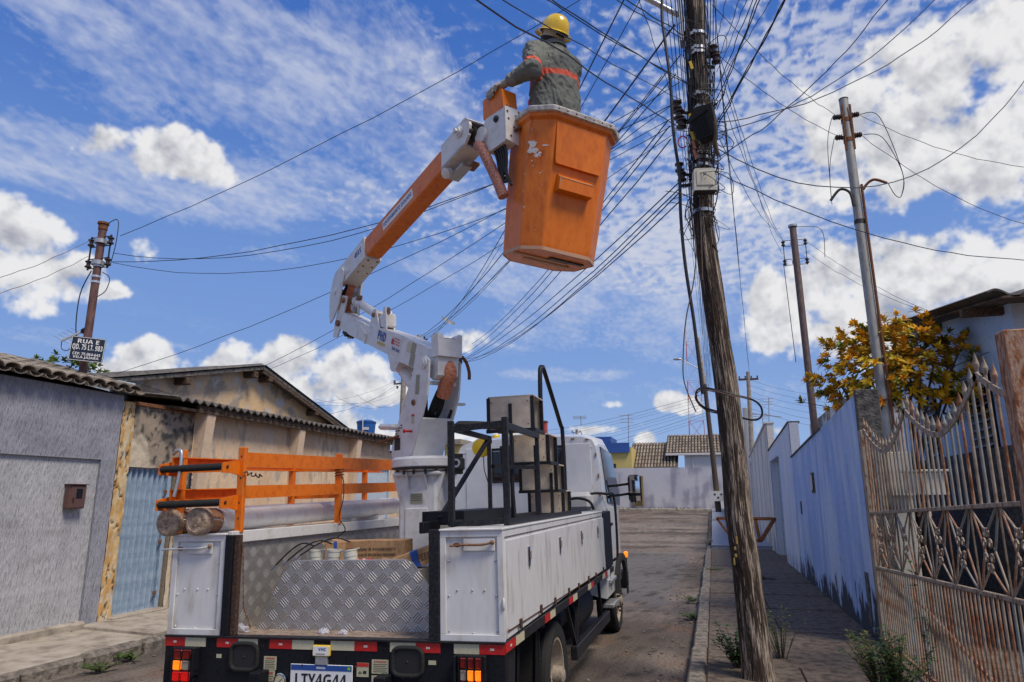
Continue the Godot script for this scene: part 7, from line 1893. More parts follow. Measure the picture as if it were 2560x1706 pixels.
func build_load() -> void:
	var p := bed_px(932, 1365, -0.80)
	carton("carton", "long brown carton with upside-down printing beside the pedestal", Vector3(p.x, 0.352, -0.84), Vector3(0.50, 0.16, 0.20), Basis(Vector3.UP, 0.10) * Basis(Vector3.BACK, 0.0), ["CAMINHOS & NEGÓCIOS", "LUMINÁRIA PÚBLICA LED DE ALTA EFICIÊNCIA"], true)
	p = bed_px(845, 1380, -0.70)
	carton("carton", "open brown carton tilted behind the white plastic cups", Vector3(p.x, 0.352, -0.66), Vector3(0.14, 0.16, 0.14), Basis(Vector3.UP, 0.5), [""])
	p = bed_px(1050, 1392, -0.55)
	carton("carton", "brown carton with blue tape leaning at the right of the bed", Vector3(p.x, 0.360, -0.52), Vector3(0.30, 0.10, 0.17), Basis(Vector3.UP, 0.35) * Basis(Vector3.BACK, 0.30), ["FEED"])
	var cups := [[790, 1383, 0.02], [831, 1380, -0.10], [880, 1378, 0.12]]
	for i in 3:
		p = bed_px(cups[i][0], cups[i][1], -0.42)
		var c := in_bed("plastic_pot", ["pale ribbed plastic pot next to the tread plate side", "pale ribbed plastic pot between two other pots", "pale ribbed plastic pot leaning against the open carton"][i], "pot", Vector3(p.x, 0.353, -0.42), Basis(Vector3.BACK, cups[i][2]), "plastic pots in the truck bed")
		put("body", MB.new().lathe([Vector2(0, 0.0), Vector2(0.036, 0.0), Vector2(0.040, 0.02), Vector2(0.043, 0.022), Vector2(0.042, 0.045), Vector2(0.045, 0.047), Vector2(0.044, 0.075), Vector2(0.047, 0.078), Vector2(0.047, 0.112), Vector2(0.050, 0.114), Vector2(0.050, 0.124), Vector2(0.040, 0.124), Vector2(0.036, 0.02), Vector2(0, 0.018)], Vector3.ZERO, Vector3.UP, 22), M.cup, c)
		put("lug", MB.new().cyl(Vector3(0.045, 0.118, 0), Vector3(0.066, 0.124, 0), 0.006, 6), M.cup, c)
	var l0 := bed_px(690, 1413, -0.36)
	for i in 3:
		var q := bed_px(775 + i * 45, 1362 - i * 5, -0.40)
		var lead := in_bed("cable", ["black lead with a bare blue end lying on the tread plate", "black lead curving out of the middle plastic pot", "black lead arching over all of the plastic pots"][i], "cable", l0 + Vector3(0.09 * i, 0.03 * i, 0))
		var rel := q - l0 - Vector3(0.09 * i, 0.03 * i, 0)
		put("sheath", MB.new().tube(spline([Vector3(0, 0.0, 0), rel * 0.45 + Vector3(0, 0.04, 0), rel * 0.8 + Vector3(0, 0.035, 0), rel + Vector3(0.03, -0.01, 0)], 6), 0.0055, 6), M.cable, lead)
		put("bare_end", MB.new().cyl(Vector3(0, 0, 0), Vector3(-0.035, -0.035, 0.005), 0.003, 5), M.blue_paint, lead)
	p = bed_px(912, 1395, -0.50)
	var cord := in_bed("cord_bundle", "bundle of red and white cord below the long carton", "cord", Vector3(p.x, 0.36, -0.50))
	for i in 9:
		var pts := []
		for k in 8:
			pts.append(Vector3(sin(k * 1.9 + i) * 0.055, 0.025 + 0.02 * cos(k * 2.3 + i * 1.3), cos(k * 1.4 + i * 2.0) * 0.03))
		put("strand", MB.new().tube(spline(pts, 4), 0.006, 5), M.red_tape if i % 3 else M.ink_white, cord)
	for e in [[600, 1566, 0.055, "crumpled clear plastic bag at the foot of the rusty corner post"], [808, 1575, 0.035, "small scrap of clear film on the bed floor"], [858, 1580, 0.03, "flat scrap of clear film beside another scrap on the floor"]]:
		p = bed_px(e[0], e[1], -0.13)
		var bag := in_bed("plastic_bag", e[3], "plastic bag", Vector3(p.x, 0.002, -0.13))
		var r: float = e[2]
		var mb := MB.new()
		var sd: float = e[0]
		mb.grid(22, 12, func(u: float, v: float) -> Vector3:
			var an := u * TAU
			var lat := v * PI * 0.5
			var d := Vector3(cos(an) * cos(lat), sin(lat) * 0.75, sin(an) * cos(lat) * 0.6)
			return d * r * (1.0 + 0.7 * fbm.get_noise_3dv(Vector3(cos(an), lat, sin(an)) * 1.7 + Vector3(sd, 0, 0))), func(_u: float, _v: float) -> Color: return Color.WHITE)
		put("film", mb, M.film, bag)
	# cords tied to the rack
	for e in [[635, 1200, 0.40, "tangled black tie cord knotted on the rear rack post"], [845, 1200, 0.40, "black cord wound round the middle rack post"]]:
		var tc := in_bed("tie_cord", e[3], "cord", Vector3(0.445, 0.99 if e[0] < 700 else 1.03, -0.11 if e[0] < 700 else -1.40))
		var pts := []
		if e[0] < 700:
			for k in 14:
				pts.append(Vector3(0.0 + k * 0.010, 0.012 * sin(k * 1.7) - 0.002 * k, 0.02 + 0.012 * cos(k * 2.1)))
		else:
			for k in 12:
				pts.append(Vector3(-0.03 + 0.042 * cos(k * 1.6), 0.03 - k * 0.006, 0.035 * sin(k * 1.6)))
			pts.append_array([Vector3(0.03, -0.2, 0.03), Vector3(0.0, -0.36, 0.04), Vector3(0.05, -0.43, 0.05), Vector3(0.06, -0.47, 0.05), Vector3(0.0, -0.52, 0.06)])
		put("cord", MB.new().tube(spline(pts, 4), 0.0045, 5), M.cable, tc)
# ---------------------------------------------------------------- bodies from tapered bones joined smoothly, meshed as surface nets
func bone_mesh(bones: Array, cell: float, k: float, bump: Callable, color: Callable) -> MB:
	var lo := Vector3.ONE * 1e9
	var hi := -lo
	for b in bones:
		var r := maxf(b[2], b[3]) + cell * 3.0
		lo = lo.min((b[0] as Vector3).min(b[1]) - Vector3.ONE * r)
		hi = hi.max((b[0] as Vector3).max(b[1]) + Vector3.ONE * r)
	var nx := int((hi.x - lo.x) / cell) + 2
	var ny := int((hi.y - lo.y) / cell) + 2
	var nz := int((hi.z - lo.z) / cell) + 2
	var f := PackedFloat32Array()
	f.resize(nx * ny * nz)
	f.fill(1.0)
	for b in bones:
		var a: Vector3 = b[0]
		var ab: Vector3 = b[1] - a
		var ra: float = b[2]
		var rb: float = b[3]
		var l2 := maxf(ab.length_squared(), 1e-8)
		var r := maxf(ra, rb) + k + cell * 1.5
		var b0 := (a.min(b[1]) - Vector3.ONE * r - lo) / cell
		var b1 := (a.max(b[1]) + Vector3.ONE * r - lo) / cell
		for iz in range(maxi(0, int(b0.z)), mini(nz, int(b1.z) + 2)):
			for iy in range(maxi(0, int(b0.y)), mini(ny, int(b1.y) + 2)):
				var at := (iz * ny + iy) * nx
				for ix in range(maxi(0, int(b0.x)), mini(nx, int(b1.x) + 2)):
					var p := lo + Vector3(ix, iy, iz) * cell - a
					var h := clampf(p.dot(ab) / l2, 0.0, 1.0)
					var d := (p - ab * h).length() - lerpf(ra, rb, h)
					var o := f[at + ix]
					var e := maxf(k - absf(o - d), 0.0) / k
					f[at + ix] = minf(o, d) - e * e * k * 0.25
	var idx := {}
	var pos := PackedVector3Array()
	var step := [1, nx, nx * ny]
	for iz in nz - 1:
		for iy in ny - 1:
			var row := (iz * ny + iy) * nx
			for ix in nx - 1:
				var c := row + ix
				var v0 := f[c]
				if v0 > 0.12:
					continue
				var neg := 0
				var sum := Vector3.ZERO
				var cnt := 0
				var vals := [v0, f[c + 1], f[c + nx], f[c + nx + 1], f[c + step[2]], f[c + step[2] + 1], f[c + step[2] + nx], f[c + step[2] + nx + 1]]
				for q in 8:
					if vals[q] < 0.0:
						neg += 1
				if neg == 0 or neg == 8:
					continue
				for ed in [[0, 1], [2, 3], [4, 5], [6, 7], [0, 2], [1, 3], [4, 6], [5, 7], [0, 4], [1, 5], [2, 6], [3, 7]]:
					var va: float = vals[ed[0]]
					var vb: float = vals[ed[1]]
					if (va < 0.0) != (vb < 0.0):
						var t := va / (va - vb)
						var pa := Vector3(ed[0] & 1, (ed[0] >> 1) & 1, ed[0] >> 2)
						var pb := Vector3(ed[1] & 1, (ed[1] >> 1) & 1, ed[1] >> 2)
						sum += pa.lerp(pb, t)
						cnt += 1
				idx[c] = pos.size()
				pos.append(lo + (Vector3(ix, iy, iz) + sum / cnt) * cell)
	var nor := PackedVector3Array()
	nor.resize(pos.size())
	var quads := []
	for c in idx:
		for ax in 3:
			var s: int = step[ax]
			var u: int = step[(ax + 1) % 3]
			var w: int = step[(ax + 2) % 3]
			if not (idx.has(c - u) and idx.has(c - w) and idx.has(c - u - w)):
				continue
			var va := f[c]
			var vb := f[c + s]
			if (va < 0.0) == (vb < 0.0):
				continue
			var q := [idx[c], idx[c - u], idx[c - u - w], idx[c - w]]
			if va < 0.0:
				q = [q[0], q[3], q[2], q[1]]
			quads.append(q)
	for i in pos.size():
		pos[i] = pos[i] + bump.call(pos[i])
	for q in quads:
		var nn: Vector3 = (pos[q[2]] - pos[q[0]]).cross(pos[q[3]] - pos[q[1]])
		for e in q:
			nor[e] = nor[e] + nn
	var mb := MB.new()
	mb.colored = true
	var cols := PackedColorArray()
	for p in pos:
		cols.append(color.call(p))
	var flip := 0.0
	for q in quads:
		for e in [0, 1, 2, 0, 2, 3]:
			mb.col = cols[q[e]]
			mb.vert(pos[q[e]], -nor[q[e]])
	return mb

func build_worker() -> void:
	var feet := Vector3(-1.041, 3.80, -4.90)
	var w := thing("person", "worker in grey jacket with orange bands and yellow hard hat in the bucket", "person", feet, "", deg_to_rad(41.0))
	var inv := w.transform.affine_inverse()
	var bw := truck_xf * boom_xf
	var wrist: Vector3 = inv * (bw * Vector3(1.205, 3.955, -0.05))
	var sl := Vector3(-0.175, 1.455, 0.0)
	var sr := Vector3(0.155, 1.415, 0.0)
	var mid := (sl + wrist) * 0.5
	var el := mid + Vector3(0.02, -0.10, 0.14)
	# body: head, neck, trunk, limbs as one skin
	var er := Vector3(0.215, 1.18, -0.10)
	var wr := Vector3(0.14, 1.10, -0.27)
	var bones := [
		[Vector3(0, 1.64, -0.015), Vector3(0, 1.70, -0.01), 0.082, 0.088], [Vector3(0, 1.60, -0.055), Vector3(0, 1.64, -0.06), 0.052, 0.055], [Vector3(0, 1.48, 0.01), Vector3(0, 1.62, 0.0), 0.056, 0.054],
		[Vector3(-0.09, 1.0, 0), Vector3(-0.10, 1.36, 0), 0.11, 0.10], [Vector3(0.09, 1.0, 0), Vector3(0.10, 1.36, 0), 0.11, 0.10], [sl, sr, 0.055, 0.055],
		[sl, el, 0.05, 0.04], [el, wrist, 0.040, 0.029], [sr, er, 0.05, 0.04], [er, wr, 0.04, 0.028],
		[Vector3(-0.09, 0.95, 0), Vector3(-0.10, 0.52, -0.02), 0.085, 0.058], [Vector3(-0.10, 0.52, -0.02), Vector3(-0.10, 0.09, 0.03), 0.056, 0.042], [Vector3(0.09, 0.95, 0), Vector3(0.10, 0.52, -0.02), 0.085, 0.058], [Vector3(0.10, 0.52, -0.02), Vector3(0.10, 0.09, 0.03), 0.056, 0.042],
		[Vector3(-0.10, 0.045, 0.05), Vector3(-0.11, 0.04, -0.15), 0.045, 0.038], [Vector3(0.10, 0.045, 0.05), Vector3(0.11, 0.04, -0.15), 0.045, 0.038], [Vector3(0, 1.655, -0.105), Vector3(0, 1.64, -0.118), 0.014, 0.016], [Vector3(-0.085, 1.65, 0.0), Vector3(-0.088, 1.67, 0.005), 0.016, 0.018], [Vector3(0.085, 1.65, 0.0), Vector3(0.088, 1.67, 0.005), 0.016, 0.018]]
	var none := func(_p: Vector3) -> Vector3: return Vector3.ZERO
	put("body", bone_mesh(bones, 0.016, 0.035, none, func(p: Vector3) -> Color:
		if p.y < 0.12: return Color(0.03, 0.025, 0.02)
		if p.y < 1.0 and absf(p.x) < 0.24 and p.z > -0.2: return Color(0.07, 0.075, 0.075)
		if p.y > 1.6 and p.z > 0.03 and p.y < 1.70: return Color(0.02, 0.016, 0.014)
		return Color(0.21, 0.09, 0.052)), M.fabric, w)
	# jacket, loose over the trunk and sleeves
	var cuff := el.lerp(wrist, 0.80)
	var jb := [
		[Vector3(-0.075, 0.92, 0.01), Vector3(-0.09, 1.36, 0.01), 0.138, 0.112], [Vector3(0.075, 0.92, 0.01), Vector3(0.085, 1.34, 0.01), 0.140, 0.108], [Vector3(0, 1.0, 0.03), Vector3(0, 1.40, 0.03), 0.135, 0.115],
		[sl, sr, 0.080, 0.074], [Vector3(-0.02, 1.50, 0.02), sl, 0.070, 0.078], [Vector3(0.02, 1.50, 0.02), sr, 0.070, 0.072], [Vector3(0, 1.46, 0.015), Vector3(0, 1.545, 0.005), 0.078, 0.072],
		[sl, el, 0.084, 0.070], [el, cuff, 0.071, 0.056], [sr, er, 0.082, 0.068], [er, er.lerp(wr, 0.85), 0.066, 0.052]]
	var fold := func(p: Vector3) -> Vector3:
		var n := fbm.get_noise_3d(p.x * 6.0 + p.y * 3.0, p.y * 3.0 - p.x * 2.0, p.z * 6.0)
		var crease := sin((p.y * 0.7 + p.x * 1.2 + p.z * 0.8) * 34.0 + n * 16.0) * 0.0045
		var near_elbow := clampf(1.0 - p.distance_to(el) / 0.14, 0.0, 1.0)
		return (p - Vector3(0, p.y, 0)).normalized() * (n * 0.016 + crease * (1.3 + near_elbow * 1.2)) + Vector3(0, n * 0.006, 0)
	var upper_n := (el - sl).normalized()
	var back_x := func(p: Vector3) -> Color:
		var along := (p - sl).dot(upper_n) / sl.distance_to(el)
		var from_arm := (p - sl - upper_n * (p - sl).dot(upper_n)).length()
		var grey := Color(0.165, 0.178, 0.16)
		var red := Color(0.74, 0.115, 0.065)
		if p.x < -0.12 and from_arm < 0.115 and along > 0.72 and along < 0.93 and p.distance_to(sl) > 0.16:
			return red
		if (p.x > -0.20 or from_arm > 0.12) and absf(p.x) < 0.26:
			var slant := p.y - 1.215 - 0.10 * p.x
			if slant > 0.0 and slant < 0.050:
				return red
			if p.x < -0.14 and p.z < 0.02 and p.y < 1.19 and absf(p.z + 0.05) < 0.03:
				return red
		if p.distance_to(cuff) < 0.07 and (p - cuff).dot((wrist - el).normalized()) > -0.02:
			return Color(0.24, 0.235, 0.215)
		return grey
	put("jacket", bone_mesh(jb, 0.0105, 0.045, fold, back_x), M.fabric, w)
	put("collar", MB.new().lathe([Vector2(0.086, 1.50), Vector2(0.080, 1.545), Vector2(0.086, 1.575), Vector2(0.095, 1.57), Vector2(0.108, 1.525)], Vector3(0, 0, 0.012), Vector3.UP, 24), surf("collar cloth", [c3(0.14, 0.15, 0.135), c3(0.175, 0.19, 0.17)], 0.85, 0.0, 0.2, 0.03), w)
	# hard hat
	var hat := Node3D.new()
	hat.name = "hard_hat"
	w.add_child(hat)
	hat.transform = Transform3D(Basis(Vector3.UP, 0.25) * Basis(Vector3.RIGHT, 0.46), Vector3(0, 1.685, 0.012))
	var shell := MB.new()
	shell.grid(36, 14, func(u: float, v: float) -> Vector3:
		var an := u * TAU
		var lat := v * PI * 0.5
		var r := pow(cos(lat), 0.75)
		return Vector3(cos(an) * 0.112 * r, sin(lat) * 0.148, -sin(an) * 0.134 * r), func(_u: float, _v: float) -> Color: return Color.WHITE)
	put("shell", shell, M.helmet, hat)
	var brim := MB.new()
	brim.grid(40, 4, func(u: float, v: float) -> Vector3:
		var an := u * TAU
		var g := lerpf(0.0, 0.036, v)
		return Vector3(cos(an) * (0.112 + g), -0.002 - 0.016 * v * v, -sin(an) * (0.134 + g * 1.15)), func(_u: float, _v: float) -> Color: return Color.WHITE)
	brim.grid(40, 1, func(u: float, v: float) -> Vector3:
		var an := u * TAU
		return Vector3(cos(an) * 0.148, -0.018 - 0.005 * v, -sin(an) * 0.1754), func(_u: float, _v: float) -> Color: return Color.WHITE)
	put("brim", brim, M.helmet, hat)
	for e in [[-0.07, 0.065], [-0.05, 0.10], [0.06, 0.04], [0.062, 0.06], [0.064, 0.08], [-0.02, 0.11]]:
		var x: float = e[0]
		var y: float = e[1]
		var rr := pow(sqrt(1.0 - pow(y / 0.148, 2)), 0.75)
		put("vent_hole", MB.new().ball(Vector3(x, y, 0.134 * rr * sqrt(maxf(0.05, 1.0 - pow(x / (0.112 * rr), 2)))), Vector3(0.003, 0.003, 0.003), 6, 4), M.dark_metal, hat)
	put("head_band", MB.new().lathe([Vector2(0.096, -0.055), Vector2(0.099, -0.01)], Vector3(0, 0, 0.0), Vector3.UP, 24), M.cream, hat)
	put("nape_strap", MB.new().lathe([Vector2(0.094, -0.085), Vector2(0.098, -0.055)], Vector3(0, 0, 0.002), Vector3.UP, 24), M.hair, hat)
	put("hair", MB.new().ball(Vector3(0, 1.655, 0.022), Vector3(0.086, 0.075, 0.078), 18, 12), M.hair, w)
	# gloved left hand closed over the control box
	var at := func(s: float, y: float, z: float) -> Vector3: return inv * (bw * Vector3(s, y, z))
	var gb := [[at.call(1.20, 3.953, -0.048), at.call(1.135, 3.945, -0.03), 0.032, 0.034], [at.call(1.135, 3.945, -0.04), at.call(1.075, 3.935, -0.01), 0.027, 0.021], [at.call(1.13, 3.942, -0.005), at.call(1.10, 3.932, 0.012), 0.024, 0.018]]
	for i in 4:
		var s := 1.042 + i * 0.0235
		var len_f: float = [0.78, 0.95, 1.0, 0.92][i]
		var k0 := Vector3(s + 0.008, 3.938, -0.012 + i * 0.006)
		var k1 := Vector3(s - 0.004, 3.925, 0.020)
		var k2 := Vector3(s - 0.008, 3.925 - 0.036 * len_f, 0.0235)
		var k3 := Vector3(s - 0.010, 3.925 - 0.062 * len_f, 0.0145)
		var js := [k0, k1, k2, k3]
		for q in 3:
			gb.append([inv * (bw * js[q]), inv * (bw * js[q + 1]), 0.0115 - q * 0.0008, 0.0110 - q * 0.0009])
	gb.append([at.call(1.165, 3.94, -0.005), at.call(1.150, 3.925, 0.022), 0.013, 0.012])       # thumb along the near edge
	gb.append([at.call(1.150, 3.925, 0.022), at.call(1.135, 3.89, 0.0195), 0.012, 0.010])
	put("glove", bone_mesh(gb, 0.0042, 0.007, none, func(_p: Vector3) -> Color: return Color(0.36, 0.345, 0.31)), M.fabric, w)
	var fwd := (wrist - el).normalized()
	put("glove_cuff", MB.new().lathe([Vector2(0.033, -0.012), Vector2(0.041, -0.022), Vector2(0.044, -0.030), Vector2(0.040, -0.030), Vector2(0.031, -0.012)], wrist + fwd * 0.012, fwd, 18), M.glove_cuff, w)
	# right hand rests inside the bucket
	var rb := [[wr, wr + Vector3(-0.02, -0.03, -0.06), 0.03, 0.034]]
	for i in 4:
		var q := wr + Vector3(-0.045 + i * 0.020, -0.045, -0.085)
		rb.append([q, q + Vector3(0, -0.02, -0.03), 0.0105, 0.010])
		rb.append([q + Vector3(0, -0.02, -0.03), q + Vector3(0, -0.05, -0.025), 0.010, 0.009])
	rb.append([wr + Vector3(-0.04, -0.02, -0.04), wr + Vector3(-0.065, -0.045, -0.06), 0.013, 0.011])
	put("glove", bone_mesh(rb, 0.006, 0.008, none, func(_p: Vector3) -> Color: return Color(0.36, 0.345, 0.31)), M.fabric, w)
# ---------------------------------------------------------------- poles
const POLE_Z := -7.27
const POLE_PX := [[1725, -190, 44], [1738, 0, 46], [1750, 218, 45], [1756, 435, 48], [1758, 544, 51], [1770, 653, 55], [1786, 762, 57], [1799, 853, 56], [1814, 950, 60], [1824, 1039, 62], [1833, 1128, 65], [1840, 1218, 68], [1846, 1288, 71], [1867, 1432, 72], [1881, 1553, 76], [1893, 1670, 82], [1896, 1700, 90]]
func pole_at(py: float) -> Vector3:                         # the axis of the timber pole at a height given in pixels
	for i in POLE_PX.size() - 1:
		if py <= POLE_PX[i + 1][1]:
			var f: float = (py - POLE_PX[i][1]) / float(POLE_PX[i + 1][1] - POLE_PX[i][1])
			return on_z(lerpf(POLE_PX[i][0], POLE_PX[i + 1][0], f), py, POLE_Z)
	return on_z(1896, 1700, POLE_Z)
func pole_r(py: float) -> float:
	for i in POLE_PX.size() - 1:
		if py <= POLE_PX[i + 1][1]:
			var f: float = (py - POLE_PX[i][1]) / float(POLE_PX[i + 1][1] - POLE_PX[i][1])
			var wpx := lerpf(POLE_PX[i][2], POLE_PX[i + 1][2], f)
			var p := pole_at(py)
			return wpx * 0.465 / FOCAL * -(cam_basis.inverse() * (p - eye)).z
	return 0.19
func insulator(parent: Node, at: Vector3, r := 0.045, m: Material = null) -> void:
	put("insulator", MB.new().lathe([Vector2(0, 0.055), Vector2(r * 0.5, 0.055), Vector2(r, 0.045), Vector2(r, 0.03), Vector2(r * 0.6, 0.018), Vector2(r * 0.6, -0.018), Vector2(r, -0.03), Vector2(r, -0.045), Vector2(r * 0.5, -0.055), Vector2(0, -0.055)], at, Vector3.UP, 16), M.insulator if m == null else m, parent)
func rack_insulators(t: Node3D, axis: Vector3, y: float, reach: float, gap: float) -> void:
	for s in [-1.0, 1.0]:
		put("bracket", MB.new().beam(axis + Vector3(s * reach, y + gap * 0.5 + 0.09, 0), axis + Vector3(s * reach, y - gap * 0.5 - 0.09, 0), 0.016, 0.016, Vector3.FORWARD), M.dark_metal, t)
		for q in [-1.0, 1.0]:
			insulator(t, axis + Vector3(s * reach, y + q * gap * 0.5, 0))
			for e in [0.07, -0.07]:
				put("bracket_arm", MB.new().beam(axis + Vector3(0, y + q * gap * 0.5 + e, 0), axis + Vector3(s * (reach + 0.02), y + q * gap * 0.5 + e, 0), 0.02, 0.008), M.dark_metal, t)
	for q in [-1.0, 1.0]:
		put("clamp", MB.new().cyl(axis + Vector3(0, y + q * gap * 0.5 - 0.03, 0), axis + Vector3(0, y + q * gap * 0.5 + 0.03, 0), 0.085, 16), M.steel, t)
func build_poles() -> void:
	# the crowded timber pole
	var base := pole_at(1695.0)
	var pole := thing("timber_pole", "thick weathered timber utility pole crowded with cables, rising from the pavement", "utility pole", Vector3(base.x, 0.13, POLE_Z))
	var org := pole.position
	var trunk := MB.new(Transform3D(Basis(), -org))
	var ctr := []
	var rad := []
	for i in 110:
		var py := lerpf(1706.0, -190.0, i / 109.0)
		ctr.append(pole_at(py))
		rad.append(pole_r(py))
	ctr[0].y = 0.0
	var sides := 40
	var far := 0.0
	trunk.grid(109, sides, func(u: float, v: float) -> Vector3:
		var i := int(round(u * 109.0))
		var an := v * TAU
		var c: Vector3 = ctr[i]
		var d := Vector3(cos(an), 0, sin(an))
		var n := fbm.get_noise_3d(d.x * 2.2, c.y * 0.45, d.z * 2.2) * 0.10 + fbm.get_noise_3d(d.x * 6.0, c.y * 0.6 + 4.0, d.z * 6.0) * 0.07
		return c + d * rad[i] * (1.0 + n), func(_u: float, _v: float) -> Color: return Color.WHITE)
	for i in trunk.t.size():
		var q := trunk.t[i]
		trunk.t[i] = Vector2(1.0 - q.y, q.x * 8.0)
	put("trunk", trunk, M.wood, pole)
	for py in [92, 129, 140, 243, 276, 390, 402, 420, 532]:
		var c := pole_at(py) - org
		var r := pole_r(py) * 1.06
		put("steel_band", MB.new().lathe([Vector2(r, -0.018), Vector2(r + 0.006, -0.018), Vector2(r + 0.006, 0.018), Vector2(r, 0.018)], c, Vector3.UP, 28), M.band_steel, pole)
		put("band_buckle", MB.new().box(c + Vector3(-0.03, 0, r + 0.012), Vector3(0.03, 0.04, 0.02), 0.004), M.steel, pole)
	# paint mark left on the timber
	for e in [[1838, 1372], [1840, 1390], [1842, 1352], [1836, 1405]]:
		var p := on_z(e[0], e[1], POLE_Z + 0.145) - org
		put("paint_mark", MB.new().box(p + Vector3(0, 0, -0.003), Vector3(rng.randf_range(0.012, 0.03), rng.randf_range(0.03, 0.07), 0.012), 0.004), M.old_yellow, pole)
	var top := pole_at(60) - org
	put("lamp_plate", MB.new().box(top + Vector3(-0.17, 0.05, 0.03), Vector3(0.05, 0.62, 0.16), 0.01), M.steel, pole)
	put("lamp_arm", MB.new().cyl(top + Vector3(-0.19, 0.14, 0.02), top + Vector3(-1.65, 1.05, 0.5), 0.032, 14), M.steel, pole)
	for e in [[1693, 285, 0.06, 3], [1722, 108, 0.05, 2], [1785, 145, 0.05, 2], [1700, 440, 0.05, 2]]:
		var p := on_z(e[0], e[1], POLE_Z + 0.03) - org
		for k in int(e[3]):
			insulator(pole, p + Vector3(0.02 * k, -0.115 * k + 0.1, 0), e[2])
		put("bracket_arm", MB.new().beam(p + Vector3(0, 0.02, 0), pole_at(e[1]) - org, 0.02, 0.03), M.dark_metal, pole)
		put("bracket_arm", MB.new().beam(p + Vector3(0, -0.12, 0), pole_at(e[1] + 18) - org, 0.02, 0.03), M.dark_metal, pole)
	for e in [[1728, 163, M.ink_yellow], [1727, 295, M.ink_yellow], [1732, 340, M.ink_yellow], [1735, 362, M.orange_sleeve], [1738, 385, M.orange_sleeve]]:
		put("tag", MB.new().box(on_z(e[0], e[1], POLE_Z + 0.2) - org, Vector3(0.03, 0.10, 0.012), 0.002, Basis(Vector3.BACK, 0.2)), e[2], pole)
	# cream terminal box
	var jb := on_z(1760, 453, POLE_Z + 0.27)
	var box := thing("terminal_box", "cream plastic terminal box strapped to the timber pole", "junction box", jb, "", 0.22)
	put("case", MB.new().prism(P2([-0.115, -0.125, 0.115, -0.125, 0.108, 0.11, 0.09, 0.125, -0.09, 0.125, -0.108, 0.11]), Vector3(0, 0, -0.05), Vector3.RIGHT, Vector3.UP, Vector3(0, 0, 0.1)), M.cream, box)
	put("cover", MB.new().box(Vector3(0, 0.01, 0.053), Vector3(0.175, 0.165, 0.012), 0.005), M.cream, box)
	put("hinge", MB.new().cyl(Vector3(-0.05, 0.13, 0.0), Vector3(0.05, 0.13, 0.0), 0.01, 8), M.cream, box)
	put("lip", MB.new().box(Vector3(0, -0.128, 0.0), Vector3(0.22, 0.012, 0.11), 0.003), M.dark_metal, box)
	for y in [0.055, 0.0]:
		letters(box, "72" if y > 0.02 else "7", Vector3(0, y, 0.0605), Vector3.RIGHT, Vector3.UP, 0.04 if y > 0.02 else 0.02, 0.022, M.sticker_grey)
	put("strap", MB.new().box(Vector3(0, 0.0, -0.12), Vector3(0.06, 0.2, 0.16)), M.steel, box)
	# black splice closure
	var cp := on_z(1760, 312, POLE_Z + 0.30)
	var cl := thing("splice_closure", "black ribbed splice closure hanging crooked on the timber pole", "junction box", cp)
	cl.basis = Basis(Vector3.BACK, 0.32) * Basis(Vector3.UP, -0.3)
	put("case", MB.new().prism(P2([-0.10, -0.17, 0.06, -0.20, 0.12, -0.05, 0.16, 0.15, 0.0, 0.20, -0.12, 0.12]), Vector3(0, 0, -0.06), Vector3.RIGHT, Vector3.UP, Vector3(0, 0, 0.12)), M.rubber, cl)
	for i in 5:
		put("rib", MB.new().beam(Vector3(-0.085 + i * 0.03, -0.14, 0.064), Vector3(-0.09 + i * 0.038, 0.06, 0.064), 0.012, 0.012, Vector3.BACK), M.black, cl)
	put("frame", MB.new().beam(Vector3(-0.10, 0.08, 0.064), Vector3(0.10, 0.10, 0.064), 0.014, 0.018), M.black, cl)
	put("frame", MB.new().beam(Vector3(-0.095, -0.15, 0.064), Vector3(0.06, -0.18, 0.064), 0.014, 0.018), M.black, cl)
	var tail := MB.new().tube(spline([Vector3(0.12, 0.0, 0.03), Vector3(0.09, -0.15, 0.05), Vector3(0.02, -0.28, 0.04), Vector3(0.0, -0.40, 0.0)], 5), 0.022, 8)
	put("cable_tail", tail, M.bark, cl)
	# rusty street-name pole on the left
	var lp := on_x(258, 562, -8.15)
	var lb := on_x(202, 960, -8.15)
	var left := thing("steel_pole", "rust brown service pole rising behind the clay tile roof", "service pole", Vector3(lb.x, 0, lb.z))
	var tip := lp - left.position
	tip.x = 0.0
	tip.z = lp.z - lb.z
	put("tube", MB.new().cyl(Vector3.ZERO, tip, 0.052, 16), M.red_pole, left)
	put("cap", MB.new().cyl(tip, tip + Vector3(0, 0.03, 0), 0.075, 16).cyl(tip - Vector3(0, 0.08, 0), tip, 0.06, 16), M.rust, left)
	rack_insulators(left, Vector3(0, 0, tip.z * 0.9), tip.y - 0.42, 0.17, 0.32)
	for y in [0.62, 0.78, 0.86]:
		put("band", MB.new().cyl(Vector3(0, tip.y - y - 0.015, tip.z * 0.88), Vector3(0, tip.y - y + 0.015, tip.z * 0.88), 0.058, 16), M.band_steel, left)
	put("lead", MB.new().tube(spline([Vector3(-0.1, tip.y - 0.68, tip.z), Vector3(-0.24, tip.y - 1.0, tip.z), Vector3(-0.24, tip.y - 1.45, tip.z), Vector3(-0.16, tip.y - 1.8, tip.z), Vector3(-0.22, tip.y - 2.05, tip.z), Vector3(-0.75, tip.y - 2.30, tip.z)], 6), 0.008, 6), M.cable, left)
	put("lead", MB.new().tube(spline([Vector3(0.06, tip.y, tip.z), Vector3(0.25, tip.y + 0.04, tip.z), Vector3(0.27, tip.y - 0.3, tip.z), Vector3(0.22, tip.y - 0.62, tip.z)], 6), 0.006, 6), M.cable, left)
